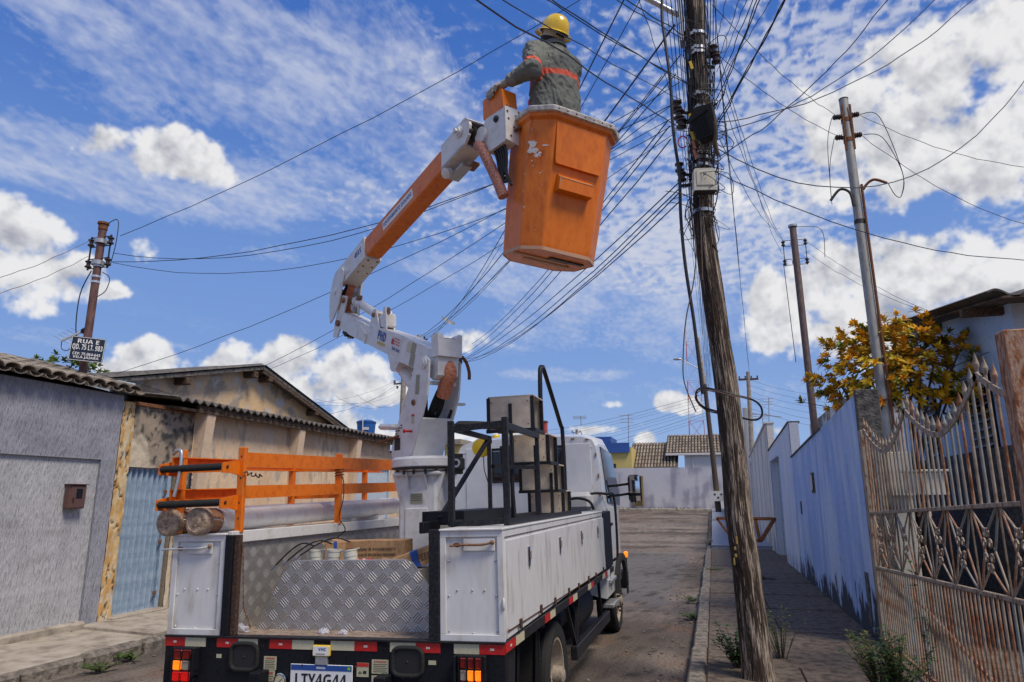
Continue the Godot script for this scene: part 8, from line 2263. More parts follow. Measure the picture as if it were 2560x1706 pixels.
	put("lead", MB.new().tube(spline([Vector3(0.1, tip.y - 0.72, tip.z), Vector3(0.24, tip.y - 0.82, tip.z), Vector3(0.2, tip.y - 1.0, tip.z), Vector3(0.06, tip.y - 1.08, tip.z)], 6), 0.006, 6), M.cable, left)
	var ant := thing("antenna", "small television antenna clamped to the rust brown pole", "antenna", left.position + Vector3(-0.07, tip.y - 1.55, tip.z * 0.6))
	put("boom", MB.new().beam(Vector3(0, 0.0, 0), Vector3(-0.33, -0.14, 0.05), 0.02, 0.025), M.sign_white, ant)
	put("clamp", MB.new().box(Vector3(0.0, 0.0, 0), Vector3(0.09, 0.06, 0.05), 0.006, Basis(Vector3.BACK, 0.4)), M.black, ant)
	for i in 5:
		var q := Vector3(-0.08 - i * 0.06, -0.035 - i * 0.026, 0.01 + i * 0.01)
		put("element", MB.new().cyl(q + Vector3(-0.04, 0.05, 0.1), q + Vector3(0.02, -0.02, -0.1), 0.003, 5), M.steel, ant)
	put("lead", MB.new().tube(spline([Vector3(-0.32, -0.15, 0.05), Vector3(-0.30, -0.25, 0.05), Vector3(-0.2, -0.27, 0.03), Vector3(-0.1, -0.1, 0.0)], 5), 0.006, 5), M.cable, ant)
	# street sign
	var sc := on_x(217, 878, -8.07)
	var sg := thing("street_sign", "dark blue street sign with white lettering on the rust brown pole", "sign", sc + Vector3(0.09, 0, 0.08))
	sg.basis = Basis(Vector3.UP, deg_to_rad(42.0)) * Basis(Vector3.BACK, -0.04)
	put("panel", MB.new().box(Vector3.ZERO, Vector3(0.40, 0.33, 0.012), 0.003), M.sign_blue, sg)
	for e in [[0, 0.158, 0.38, 0.006], [0, -0.158, 0.38, 0.006], [0.193, 0, 0.006, 0.316], [-0.193, 0, 0.006, 0.316]]:
		put("border", MB.new().box(Vector3(e[0], e[1], 0.0068), Vector3(e[2], e[3], 0.002)), M.ink_white, sg)
	for e in [["RUA E", 0.105, 0.25, 0.055], ["QD. 75 LT. 983", 0.018, 0.35, 0.088], ["CEP: 75.064-643", -0.068, 0.32, 0.038], ["VILA JAIARA", -0.118, 0.30, 0.042]]:
		letters(sg, e[0], Vector3(0, e[1], 0.0072), Vector3.RIGHT, Vector3.UP, e[2], e[3], M.ink_white)
	# galvanised pole in the yard on the right
	var rb := on_x(2223, 1072, 2.3)
	var rt := on_x(2109, 250, 2.3)
	var right := thing("steel_pole", "grey galvanised service pole with a rusty conduit behind the blue wall", "service pole", Vector3(2.3, 0, rb.z))
	var rtip := Vector3(0, rt.y, rt.z - rb.z)
	put("tube", MB.new().cyl(Vector3.ZERO, rtip, 0.066, 18), M.grey_pole, right)
	put("cap", MB.new().cyl(rtip, rtip + Vector3(0, 0.015, 0), 0.07, 18), M.dark_metal, right)
	var dirp := rtip.normalized()
	put("conduit", MB.new().tube(spline([Vector3(0.08, 0.0, 0.05), dirp * 3.0 + Vector3(0.08, 0, 0.05), dirp * (rtip.y - 1.75) + Vector3(0.08, 0, 0.05), dirp * (rtip.y - 1.55) + Vector3(0.10, 0, 0.05), dirp * (rtip.y - 1.42) + Vector3(0.24, 0, 0.06), dirp * (rtip.y - 1.50) + Vector3(0.42, 0, 0.06)], 6), 0.020, 9), M.rust, right)
	put("conduit", MB.new().tube(spline([dirp * (rtip.y - 1.8) + Vector3(-0.06, 0, 0.05), dirp * (rtip.y - 1.58) + Vector3(-0.09, 0, 0.05), dirp * (rtip.y - 1.52) + Vector3(-0.22, 0, 0.06), dirp * (rtip.y - 1.68) + Vector3(-0.36, 0, 0.06)], 6), 0.02, 8), M.dark_metal, right)
	for y in [0.36, 0.70, 2.05, 4.15]:
		put("band", MB.new().cyl(dirp * (rtip.y - y - 0.03), dirp * (rtip.y - y + 0.03), 0.074, 16), M.rust if y < 1.0 else M.dark_metal, right)
	put("bracket", MB.new().box(dirp * (rtip.y - 0.5) + Vector3(-0.05, 0, 0.06), Vector3(0.03, 0.75, 0.02), 0.003), M.rust, right)
	put("bracket", MB.new().box(dirp * (rtip.y - 0.5) + Vector3(0.06, 0, 0.06), Vector3(0.03, 0.75, 0.02), 0.003), M.rust, right)
	for y in [0.29, 0.64]:
		for s in [-1.0, 1.0]:
			put("insulator", MB.new().lathe([Vector2(0, 0), Vector2(0.04, 0.0), Vector2(0.045, 0.02), Vector2(0.03, 0.035), Vector2(0.045, 0.05), Vector2(0.03, 0.065), Vector2(0.045, 0.08), Vector2(0.03, 0.11), Vector2(0, 0.12)], dirp * (rtip.y - y) + Vector3(s * 0.075, 0, 0.02), Vector3(s, 0.05, 0), 14), M.insulator, right)
	for e in [[0.29, 1.0], [0.64, 1.0]]:
		put("drip_loop", MB.new().tube(spline([dirp * (rtip.y - e[0]) + Vector3(0.2, 0, 0.02), dirp * (rtip.y - e[0] - 0.1) + Vector3(0.45, 0, 0.04), dirp * (rtip.y - 1.35) + Vector3(0.64, 0, 0.05), dirp * (rtip.y - 1.72) + Vector3(0.58, 0, 0.06), dirp * (rtip.y - 1.70) + Vector3(0.5, 0, 0.06), dirp * (rtip.y - 1.50) + Vector3(0.43, 0, 0.06)], 6), 0.006, 5), M.cable, right)
		put("drip_loop", MB.new().tube(spline([dirp * (rtip.y - e[0]) + Vector3(-0.2, 0, 0.02), dirp * (rtip.y - e[0] - 0.4) + Vector3(-0.30, 0, 0.04), dirp * (rtip.y - 1.4) + Vector3(-0.34, 0, 0.06), dirp * (rtip.y - 1.75) + Vector3(-0.35, 0, 0.06)], 6), 0.005, 5), M.cable, right)
	# brown pole further along
	var bb := on_x(2043, 1080, 2.15)
	var bt := on_x(1982, 568, 2.15)
	var brown := thing("steel_pole", "slim rust brown pole with four insulators beside the yellow shrub", "service pole", Vector3(2.15, 0, bb.z))
	var btip := Vector3(0, bt.y, bt.z - bb.z)
	put("tube", MB.new().cyl(Vector3.ZERO, btip, 0.075, 14), M.rust_pole, brown)
	put("cap", MB.new().cyl(btip, btip + Vector3(0, 0.05, 0), 0.10, 14), M.steel, brown)
	rack_insulators(brown, Vector3(0, 0, btip.z), btip.y - 0.62, 0.24, 0.46)
	put("lead", MB.new().tube([Vector3(-0.27, btip.y - 0.9, btip.z), Vector3(-0.20, btip.y - 3.2, btip.z)], 0.008, 5), M.cable, brown)
	put("lead", MB.new().tube(spline([Vector3(0.05, btip.y, btip.z), Vector3(0.6, btip.y - 0.12, btip.z), Vector3(0.62, btip.y - 0.8, btip.z)], 5), 0.007, 5), M.cable, brown)
	# distant poles, tower, antennas
	var fp := on_z(1797, 1276, -47.0)
	var fb := thing("timber_pole", "leaning timber pole with a small litter basket at the street end", "utility pole", Vector3(fp.x, ground_y(-47.0), -47.0))
	var ft := on_z(1762, 962, -47.0) - fb.position
	put("trunk", MB.new().tube([Vector3.ZERO, ft * 0.5 + Vector3(0.02, 0, 0), ft], 0.19, 12, 0.13), M.bark, fb)
	put("top", MB.new().cyl(ft, ft + Vector3(-0.25, 3.2, 0), 0.10, 8), M.concrete, fb)
	put("lamp_arm", MB.new().cyl(ft + Vector3(0, 0.9, 0), ft + Vector3(-1.4, 1.7, 0.3), 0.03, 6), M.steel, fb)
	put("lamp_head", MB.new().ball(ft + Vector3(-1.65, 1.75, 0.3), Vector3(0.3, 0.09, 0.14), 10, 6), M.steel, fb)
	var lit := thing("litter_basket", "white patterned litter basket hung on the leaning timber pole", "litter bin", fb.position + Vector3(0.12, 0.9, 0.3))
	put("basket", MB.new().prism(P2([-0.5, 0.62, 0.5, 0.62, 0.4, 0.0, -0.4, 0.0]), Vector3(0, 0, -0.15), Vector3.RIGHT, Vector3.UP, Vector3(0, 0, 0.4)), M.sign_white, lit)
	for i in 4:
		put("opening", MB.new().box(Vector3(-0.3 + i * 0.2, 0.42 - 0.2 * (i % 2), 0.256), Vector3(0.12, 0.1, 0.01)), M.dark_metal, lit)
	var gp := on_z(1885, 1240, -38.0)
	var gpole := thing("concrete_pole", "slender grey concrete pole beyond the white wall", "utility pole", Vector3(gp.x, ground_y(-38.0), -38.0))
	var gt := on_z(1870, 930, -38.0) - gpole.position
	put("shaft", MB.new().cyl(Vector3.ZERO, gt, 0.16, 10, 0.10), M.concrete, gpole)
	put("crossarm", MB.new().beam(gt + Vector3(-0.5, -0.4, 0), gt + Vector3(0.5, -0.4, 0), 0.08, 0.1), M.timber, gpole)
	for i in 4:
		insulator(gpole, gt + Vector3(-0.45 + i * 0.3, -0.28, 0), 0.05)
	put("lamp_arm", MB.new().cyl(gt + Vector3(0.0, -2.2, 0), gt + Vector3(1.4, -2.5, 0.6), 0.03, 6), M.steel, gpole)
	for e in [[1048, 838, 1110, -31.0, "grey concrete pole behind the lower boom"], [1009, 945, 1120, -27.0, "thin grey pole standing behind the turret"], [1442, 1074, 1110, -60.0, "small dark pole beyond the blue fascia"]]:
		var b := on_z(e[0], e[1], e[3])
		var q := thing("concrete_pole", e[4], "utility pole", Vector3(b.x, 0, e[3]))
		var hgt := b.y
		put("shaft", MB.new().cyl(Vector3.ZERO, Vector3(0, hgt, 0), 0.16, 10, 0.11), M.concrete, q)
		put("crossarm", MB.new().beam(Vector3(-0.45, hgt - 0.25, 0), Vector3(0.45, hgt - 0.25, 0), 0.06, 0.06), M.dark_metal, q)
		for i in 4:
			insulator(q, Vector3([-0.42, -0.28, 0.28, 0.42][i], hgt - 0.15 - 0.25 * (i % 2), 0), 0.06)
	var tw := thing("lattice_tower", "red and white lattice mast far beyond the houses", "tower", Vector3(on_z(1752, 1240, -130.0).x, 0.8, -130.0))
	var tt := on_z(1740, 820, -130.0).y
	for i in 9:
		var y0 := tt * i / 9.0
		var y1 := tt * (i + 1) / 9.0
		var w0 := lerpf(1.6, 0.9, i / 9.0)
		var w1 := lerpf(1.6, 0.9, (i + 1) / 9.0)
		var mb := MB.new()
		for e in [[-1, -1], [1, -1], [1, 1], [-1, 1]]:
			mb.cyl(Vector3(e[0] * w0, y0, e[1] * w0), Vector3(e[0] * w1, y1, e[1] * w1), 0.05, 5)
			mb.cyl(Vector3(e[0] * w0, y0, e[1] * w0), Vector3(-e[1] * w1, y1, e[0] * w1), 0.02, 4)
			mb.cyl(Vector3(e[0] * w1, y1, e[1] * w1), Vector3(-e[1] * w1, y1, e[0] * w1), 0.02, 4)
			mb.cyl(Vector3(-e[1] * w0, y0, e[0] * w0), Vector3(e[0] * w1, y1, e[1] * w1), 0.02, 4)
		put("section", mb, M.red_paint if i % 2 else M.sign_white, tw)
	for e in [[1571, 1036, 1110, -55.0], [1922, 995, 1056, -30.0], [1907, 1035, 1075, -31.0], [1452, 1040, 1066, -70.0], [2240, 778, 850, -14.0]]:
		var a := on_z(e[0], e[1], e[3])
		var b := on_z(e[0] + 1, e[2], e[3])
		var an := thing("roof_antenna", {1571: "thin antenna mast above the brown tiled roof", 1922: "tall thin antenna mast above the white wall", 1907: "short antenna mast beside the concrete pole", 1452: "tiny antenna far beyond the cab roof", 2240: "antenna just behind the yellow shrub"}[e[0]], "antenna", b)
		put("mast", MB.new().cyl(Vector3.ZERO, a - b, 0.02 * absf(e[3]) / 30.0, 6), M.steel, an)
		for i in 3:
			var y := (a.y - b.y) * (0.96 - i * 0.12)
			put("element", MB.new().cyl(Vector3(-0.012 * absf(e[3]), y, 0), Vector3(0.008 * absf(e[3]), y, 0), 0.012 * absf(e[3]) / 30.0, 5), M.steel, an)
# ---------------------------------------------------------------- overhead wires: each from one support to another
var seen_labels := {}
const WHICH := {
	"wires from the rust brown pole": ["topmost black wire from the rust brown pole, rising high over the boom", "black wire from the rust brown pole's upper insulator, sagging deeply", "tightest of the lower black wires from the rust brown pole", "lowest and slackest black wire from the rust brown pole"],
	"wires to the beige gable": ["dark wire from the timber pole down to the pale parapet", "dark wire from the timber pole to the gable's peak", "dark wire ending just below the gable's peak"],
	"long wires to the right": ["dark wire rising right from the splice closure out of view", "steepest dark wire climbing right from below the splice closure", "dark wire climbing right between two steeper neighbours", "long dark wire with the deepest sag passing behind the galvanised pole top", "long dark wire falling right from beside the cream terminal box"],
	"wires to the galvanised pole": ["dark wire to the upper insulator of the galvanised pole", "dark wire to the lower insulator of the galvanised pole"],
	"wires leaving the galvanised pole": ["thin wire leaving the galvanised pole's upper insulator away from the street", "thin wire leaving the galvanised pole's lower insulator away from the street"],
	"wires to the blue house": ["thin wire from the slim brown pole's upper insulator to the blue house", "thin wire from the slim brown pole's lower insulator to the blue house"],
	"thin wires left of the rust brown pole": ["thin brown wire on the rust brown pole's upper left insulator", "thin brown wire on the rust brown pole's lower left insulator"],
}
func wire(a: Vector3, b: Vector3, sag: float, r: float, m: Material, called: String, label: String, group: String, beyond := 0.0) -> void:
	if beyond > 0.0:                                        # carried on past the frame to the next support
		b = a + (b - a) * (1.0 + beyond)
	r *= 0.58
	var pts := catenary(a, b, sag, 20)
	var wob := rng.randf_range(0, 50)
	for i in range(1, pts.size() - 1):
		pts[i] += Vector3(fbm.get_noise_2d(wob, i * 0.35), fbm.get_noise_2d(wob + 9.0, i * 0.35), 0) * 0.02
	var mid: Vector3 = pts[0]
	var rel := []
	for p in pts:
		rel.append(p - mid)
	var o := put(called, MB.new().tube(rel, r, 5), m)
	o.position = mid
	if WHICH.has(group):
		var k: int = seen_labels.get(group, 0)
		seen_labels[group] = k + 1
		label = WHICH[group][k]
	tag(o, label, "wire", group)
func on_pole(px: float, py: float, off := 0.12) -> Vector3:
	return on_z(px, py, POLE_Z + off)
func build_wires() -> void:
	var K: Material = M.cable
	var B: Material = M.cable_blue
	var L := "wires from the timber pole to the houses on the left"
	# from the rust brown pole on the left
	for e in [[300, 590, 1725, -170, 0.25, 0.008], [283, 633, 1700, 205, 0.75, 0.008], [280, 655, 1703, 250, 0.5, 0.009], [281, 657, 1705, 300, 0.75, 0.007]]:
		wire(on_x(e[0], e[1], -8.1), on_pole(e[2], e[3]), e[4], e[5], K, "service_wire", "black wire strung from the rust brown pole to the timber pole", "wires from the rust brown pole")
	for e in [[0, 680, 226, 600], [0, 718, 222, 640]]:
		var a := on_x(e[2], e[3], -8.1)
		wire(a, a + (at_depth(e[0], e[1], 7.4) - a) * 1.5, 0.08, 0.006, M.cable_brown, "service_wire", "thin brown wire leaving the rust brown pole away from the street", "thin wires left of the rust brown pole")
	for e in [[290, 935, 1690, 290, 0.25, 0.007], [655, 918, 1692, 255, 0.2, 0.008], [668, 926, 1692, 330, 0.2, 0.007]]:
		wire(on_x(e[0], e[1], -8.6), on_pole(e[2], e[3]), e[4], e[5], B, "service_wire", "dark wire running from the timber pole down to the beige gable", "wires to the beige gable")
	for e in [[1050, 842, 32.0, 1688, 60, 0.5, 0.02], [1056, 842, 32.0, 1690, 185, 0.4, 0.012], [1060, 846, 32.0, 1702, 136, 0.5, 0.012], [1050, 846, 32.0, 1655, 190, 0.5, 0.010], [1062, 850, 32.0, 1590, -60, 0.8, 0.016], [1080, 842, 32.0, 1622, -40, 0.6, 0.010]]:
		wire(at_depth(e[0], e[1], e[2]), on_pole(e[3], e[4]), e[5], e[6], B, "service_wire", "dark wire strung from the timber pole to the pole behind the lower boom", "wires to the pole behind the boom")
	for e in [[1128, 912, 1699, 455, 0.35], [1140, 908, 1700, 470, 0.45], [1152, 905, 1702, 478, 0.5], [1165, 898, 1703, 500, 0.4], [1135, 905, 1677, 348, 0.5], [1150, 890, 1674, 315, 0.4], [1180, 860, 1671, 300, 0.3]]:
		wire(at_depth(e[0], e[1], 27.0), on_pole(e[2], e[3]), e[4], 0.013, B, "service_wire", "dark drop wire falling from the timber pole towards houses behind the cab", "drop wires behind the bucket")
	# over the worker, out of the top of the picture
	for e in [[1700, 318, 1230, 0, 3.5, 0.009, 0.05], [1705, 250, 1291, 0, 3.7, 0.006, 0.05], [1735, 215, 1394, 0, 5.2, 0.008, 0.06], [1722, 212, 1408, 0, 5.2, 0.009, 0.06], [1735, 110, 1552, 0, 5.8, 0.008, 0.03], [1740, 105, 1580, 0, 6.0, 0.010, 0.03], [1712, 330, 1615, 40, 6.6, 0.006, 0.05]]:
		wire(on_pole(e[0], e[1]), at_depth(e[2], e[3], e[4]), e[6], e[5], K, "overhead_wire", "black wire crossing above the worker from the timber pole", "wires above the worker", 0.7)
	# along the street from the far pole, past the timber pole
	var k := 0
	for e in [[1663, 0.006], [1675, 0.008], [1684, 0.008], [1690, 0.006], [1695, 0.008], [1702, 0.010], [1709, 0.009], [1714, 0.008], [1760, 0.009], [1768, 0.008], [1774, 0.007], [1783, 0.007], [1792, 0.006]]:
		var near := at_depth(e[0], -40, 6.6)
		var far := at_depth(1766 + (k % 5) * 3, 960 + 14 * (k / 5) + 5 * (k % 3), 46.0)
		wire(far, near, 0.25 + 0.05 * (k % 3), e[1] * 1.15, B if k % 2 else K, "overhead_wire", "dark wire running along the street beside the timber pole", "wires along the street", 0.06)
		k += 1
	for e in [[1786, 0], [1794, 90], [1800, 170]]:
		wire(at_depth(1876, 955, 37.0), on_pole(e[0], e[1]), 0.5, 0.008, B, "overhead_wire", "thin dark wire from the timber pole to the slender concrete pole", "wires to the concrete pole")
	# up to the right
	for e in [[1788, 165, 1846, 0, 0.006], [1792, 180, 1862, 0, 0.006], [1786, 235, 1876, 0, 0.008], [1792, 275, 1888, 0, 0.009], [1790, 250, 1896, 0, 0.010], [1795, 205, 1922, 0, 0.006], [1796, 300, 1950, 12, 0.010], [1797, 306, 1957, 0, 0.012], [1788, 120, 1812, 0, 0.006]]:
		wire(on_pole(e[0], e[1]), at_depth(e[2], e[3], 6.2), 0.04, e[4], K, "overhead_wire", "black wire fanning up and right from the timber pole", "wires fanning to the right", 0.8)
	for e in [[1794, 305, 2400, 0, 8.0, 0.010, 0.35], [1789, 397, 2205, 0, 7.0, 0.009, 0.20], [1787, 335, 2312, 0, 7.6, 0.009, 0.28], [1791, 370, 2560, 103, 8.5, 0.010, 1.15], [1786, 427, 2560, 628, 8.6, 0.009, 0.30]]:
		wire(on_pole(e[0], e[1]), at_depth(e[2], e[3], e[4]), e[6], e[5], B, "overhead_wire", "long dark wire sagging from the timber pole across to the right", "long wires to the right", 0.12)
	for e in [[1780, 11, 2093, 291], [1770, 114, 2100, 342]]:
		wire(on_pole(e[0], e[1]), on_x(e[2], e[3], 2.25), 0.12, 0.007, B, "service_wire", "dark wire from the timber pole to the galvanised pole insulators", "wires to the galvanised pole")
	for e in [[2150, 288, 2560, 392, 0.22], [2155, 338, 2560, 525, 0.30]]:
		wire(on_x(e[0], e[1], 2.4), at_depth(e[2], e[3], 9.5), e[4], 0.007, K, "service_wire", "thin wire leaving the galvanised pole to the right", "wires leaving the galvanised pole", 0.3)
	for e in [[1957, 600, 1800, 140], [1962, 604, 1802, 235], [1958, 636, 1799, 165], [1950, 570, 1798, 345]]:
		wire(on_x(e[0], e[1], 2.05), on_pole(e[2], e[3]), 0.35, 0.007, B, "service_wire", "thin dark wire from the timber pole to the slim brown pole", "wires to the slim brown pole")
	for e in [[2018, 604, 2348, 790], [2018, 632, 2335, 786]]:
		wire(on_x(e[0], e[1], 2.3), on_x(e[2], e[3], 3.3), 0.12, 0.006, K, "service_wire", "thin wire from the slim brown pole to the blue house eave", "wires to the blue house")
	# far lines above the houses
	for i in 9:
		var y := 1040.0 + i * 11.0
		wire(at_depth(1762 + i % 3, 985 + i * 8, 46.0), at_depth(1330 - 20 * (i % 3), y + 28 + 3 * (i % 2), 60.0), 0.6, 0.018 if i % 3 == 0 else 0.012, B, "overhead_wire", "faint wire crossing the sky above the far houses", "far wires above the houses", 0.4)
	for i in 6:
		wire(at_depth(1875, 950 + i * 14, 37.0), at_depth(2110, 985 + i * 16, 34.0), 0.3, 0.010, B, "overhead_wire", "faint wire behind the yellow shrub and the white wall", "far wires at the right", 0.2)
	for i in 5:
		wire(at_depth(1010, 940 + i * 16, 26.0), on_x(690 + i * 50, 1010 - i * 6, -9.3), 0.3 + 0.1 * (i % 2), 0.006, M.cable_brown, "service_wire", "thin wire from the pole behind the turret to the gabled roof", "thin wires over the gable")
	wire(on_x(310, 945, -8.4), at_depth(1005, 952, 24.0), 0.9, 0.008, B, "service_wire", "dark wire sagging in front of the beige gable", "wires in front of the gable")
	# heavy cable hanging beside the timber pole
	var hv := []
	for e in [[1656, -40], [1655, 40], [1661, 90], [1676, 205], [1681, 300], [1689, 370], [1699, 440], [1702, 540], [1713, 660], [1733, 790], [1742, 860], [1757, 985]]:
		hv.append(on_pole(e[0], e[1], 0.18))
	var h0: Vector3 = hv[0]
	for i in hv.size():
		hv[i] = hv[i] - h0
	var ho := put("hanging_cable", MB.new().tube(spline(hv, 5), 0.017, 8), M.cable)
	ho.position = h0
	tag(ho, "heavy black cable hanging loose down the left of the timber pole", "cable")
	for e in [[[1757, 700], [1752, 560], [1748, 470], [1735, 430], [1728, 520], [1740, 620], [1735, 700], [1715, 800], [1708, 900], [1712, 960], [1740, 1030]], [[1790, 330], [1796, 420], [1792, 500], [1770, 545], [1745, 520]]]:
		var pts := []
		for q in e:
			pts.append(on_pole(q[0], q[1], 0.22))
		var p0: Vector3 = pts[0]
		for i in pts.size():
			pts[i] = pts[i] - p0
		var o := put("hanging_cable", MB.new().tube(spline(pts, 5), 0.007, 6), M.cable_brown if e.size() > 6 else M.cable)
		o.position = p0
		tag(o, "thin brown cable trailing down the timber pole below the terminal box" if e.size() > 6 else "thin black cable looping round the cream terminal box", "cable")
	# the ring of spare cable round the pole
	var c := pole_at(1014)
	var ring := []
	for i in 41:
		var an := TAU * i / 40.0
		ring.append(Vector3(cos(an) * 0.31, 0.02 * sin(an * 3.0) - 0.20 * cos(an + 0.5) * 0.55 + 0.03 * sin(an), sin(an) * 0.31 + 0.10))
	var ro := Node3D.new()
	ro.name = numbered("cable_coil")
	add_child(ro)
	ro.position = c
	tag(ro, "wide ring of spare cable slung round the timber pole", "cable")
	put("loop", MB.new().tube(ring, 0.010, 7, -1.0, false), M.cable, ro)
	for q in 2:
		var part := []
		for i in 24:
			var p: Vector3 = ring[(i + 6 + q * 3) % 40]
			part.append(p + Vector3(0.008 * sin(i), -0.012 - 0.01 * q, 0.008))
		put("loop", MB.new().tube(part, 0.006, 6), M.cable_brown, ro)
	# the tangle on the pole: far too many leads to count
	var tangle := MB.new()
	for i in 95:
		var py := lerpf(20.0, 545.0, pow(rng.randf(), 0.6))
		var ax := pole_at(py)
		var r := pole_r(py) + 0.01
		var a0 := rng.randf() * TAU
		var pts := []
		var n := rng.randi_range(3, 7)
		var y := 0.0
		var out := rng.randf_range(0.0, 0.10) if rng.randf() < 0.75 else rng.randf_range(0.1, 0.30)
		for j in n:
			var an := a0 + j * rng.randf_range(0.3, 0.9)
			var rr := r + out * sin(PI * j / (n - 1.0)) + 0.01
			pts.append(ax + Vector3(cos(an) * rr, y, sin(an) * rr))
			y += rng.randf_range(-0.22, 0.16)
		tangle.tube(spline(pts, 4), rng.randf_range(0.0022, 0.0055), 5)
	for i in 26:                                            # leads running down the pole
		var an := rng.randf() * PI + 0.2
		var pts := []
		var p0 := rng.randf_range(-100.0, 200.0)
		for j in 8:
			var py := p0 + j * 62.0
			an += rng.randf_range(-0.25, 0.25)
			pts.append(pole_at(py) + Vector3(cos(an), 0, sin(an)) * (pole_r(py) + rng.randf_range(0.01, 0.05)))
		tangle.tube(spline(pts, 3), rng.randf_range(0.003, 0.006), 5)
	var to := put("lead_tangle", tangle, M.cable)
	to.set_meta("kind", "stuff")
	tag(to, "dense tangle of thin black leads wrapped round the timber pole", "cables")
	var red := thing("red_lead", "small loop of red lead on the timber pole", "cable", on_pole(1707, 355, 0.2))
	var rl := []
	for i in 12:
		rl.append(Vector3(cos(i * 0.5) * 0.05, sin(i * 0.5) * 0.07, 0.0))
	put("loop", MB.new().tube(rl, 0.007, 6), M.red_tape, red)
	var rag := thing("cloth_scrap", "pale scrap of cloth caught on the twisted wire", "cloth", at_depth(1118, 800, 28.0))
	put("cloth", MB.new().grid(6, 4, func(u: float, v: float) -> Vector3: return Vector3(-0.25 + u * 0.6, 0.2 - u * 0.35 - v * 0.18 * (1.0 - absf(u - 0.5)), 0.04 * sin(u * 7.0)), func(_u: float, _v: float) -> Color: return Color.WHITE), M.sign_white, rag)
# ---------------------------------------------------------------- plants
func leaf(mb: MB, at: Vector3, dir: Vector3, side: Vector3, length: float, width: float, droop: float, c0: Color, c1: Color) -> void:
	var up := side.cross(dir).normalized()
	var pr := [at, at]
	var n := 3
	var w0 := 0.0
	for i in n:
		var f := float(i + 1) / n
		var p := at + dir * length * f - Vector3(0, droop * length * f * f, 0) + up * 0.0
		var w: float = [width, width * 0.8, 0.0][i]
		var a := p - side * w * 0.5 + up * w * 0.18
		var b := p + side * w * 0.5 + up * w * 0.18
		mb.col = c0.lerp(c1, f)
		if i == 0:
			mb.tri(at, b, a)
		elif i < n - 1:
			mb.quad(pr[0], pr[1], b, a)
		else:
			mb.tri(pr[0], pr[1], p)
		pr = [a, b]
func rosette(mb: MB, at: Vector3, axis: Vector3, count: int, length: float, width: float, tip: Color, old: Color) -> void:
	var x := axis.cross(Vector3(0.3, 0.2, 0.9)).normalized()
	var y := axis.cross(x)
	for i in count:
		var an := i * 2.4 + rng.randf() * 0.5
		var lift := lerpf(0.15, 0.95, float(i) / count)
		var d := (x * cos(an) + y * sin(an)) * (1.0 - lift * 0.7) + axis * lift
		d = d.normalized()
		var s := d.cross(axis + Vector3(0.01, 0, 0.02)).normalized()
		var c := old.lerp(tip, ss(0.0, 0.35, float(i) / count + rng.randf_range(-0.22, 0.22)))
		c = c * rng.randf_range(0.8, 1.15)
		leaf(mb, at - axis * length * 0.25 * (1.0 - lift), d, s, length * rng.randf_range(0.75, 1.15), width * rng.randf_range(0.8, 1.2), rng.randf_range(0.05, 0.35), c, c * rng.randf_range(0.85, 1.1))
func weed(at: Vector3, label: String, h: float, n: int, spread_r: float, tone: Color, called := "weed", leafy := 0.05) -> void:
	var t := thing(called, label, "weed", at)
	var stems := MB.new()
	var fol := MB.new()
	fol.colored = true
	for i in n:
		var an := rng.randf() * TAU
		var lean := Vector3(cos(an), 0, sin(an)) * rng.randf_range(0.1, 1.0) * spread_r
		var hh := h * rng.randf_range(0.5, 1.0)
		var pts := spline([lean * 0.15, lean * 0.5 + Vector3(0, hh * 0.55, 0), lean + Vector3(0, hh, 0)], 4)
		stems.tube(pts, 0.004, 4, 0.0015)
		for k in range(2, pts.size()):
			for q in 3:
				var a2 := rng.randf() * TAU
				var d := Vector3(cos(a2), rng.randf_range(0.0, 0.8), sin(a2)).normalized()
				var c := tone * rng.randf_range(0.6, 1.5)
				leaf(fol, pts[k], d, d.cross(Vector3.UP).normalized(), leafy * rng.randf_range(0.7, 1.5), leafy * 0.45, 0.3, c, c)
	put("stems", stems, M.bark, t)
	put("foliage", fol, M.leaf_vc, t)
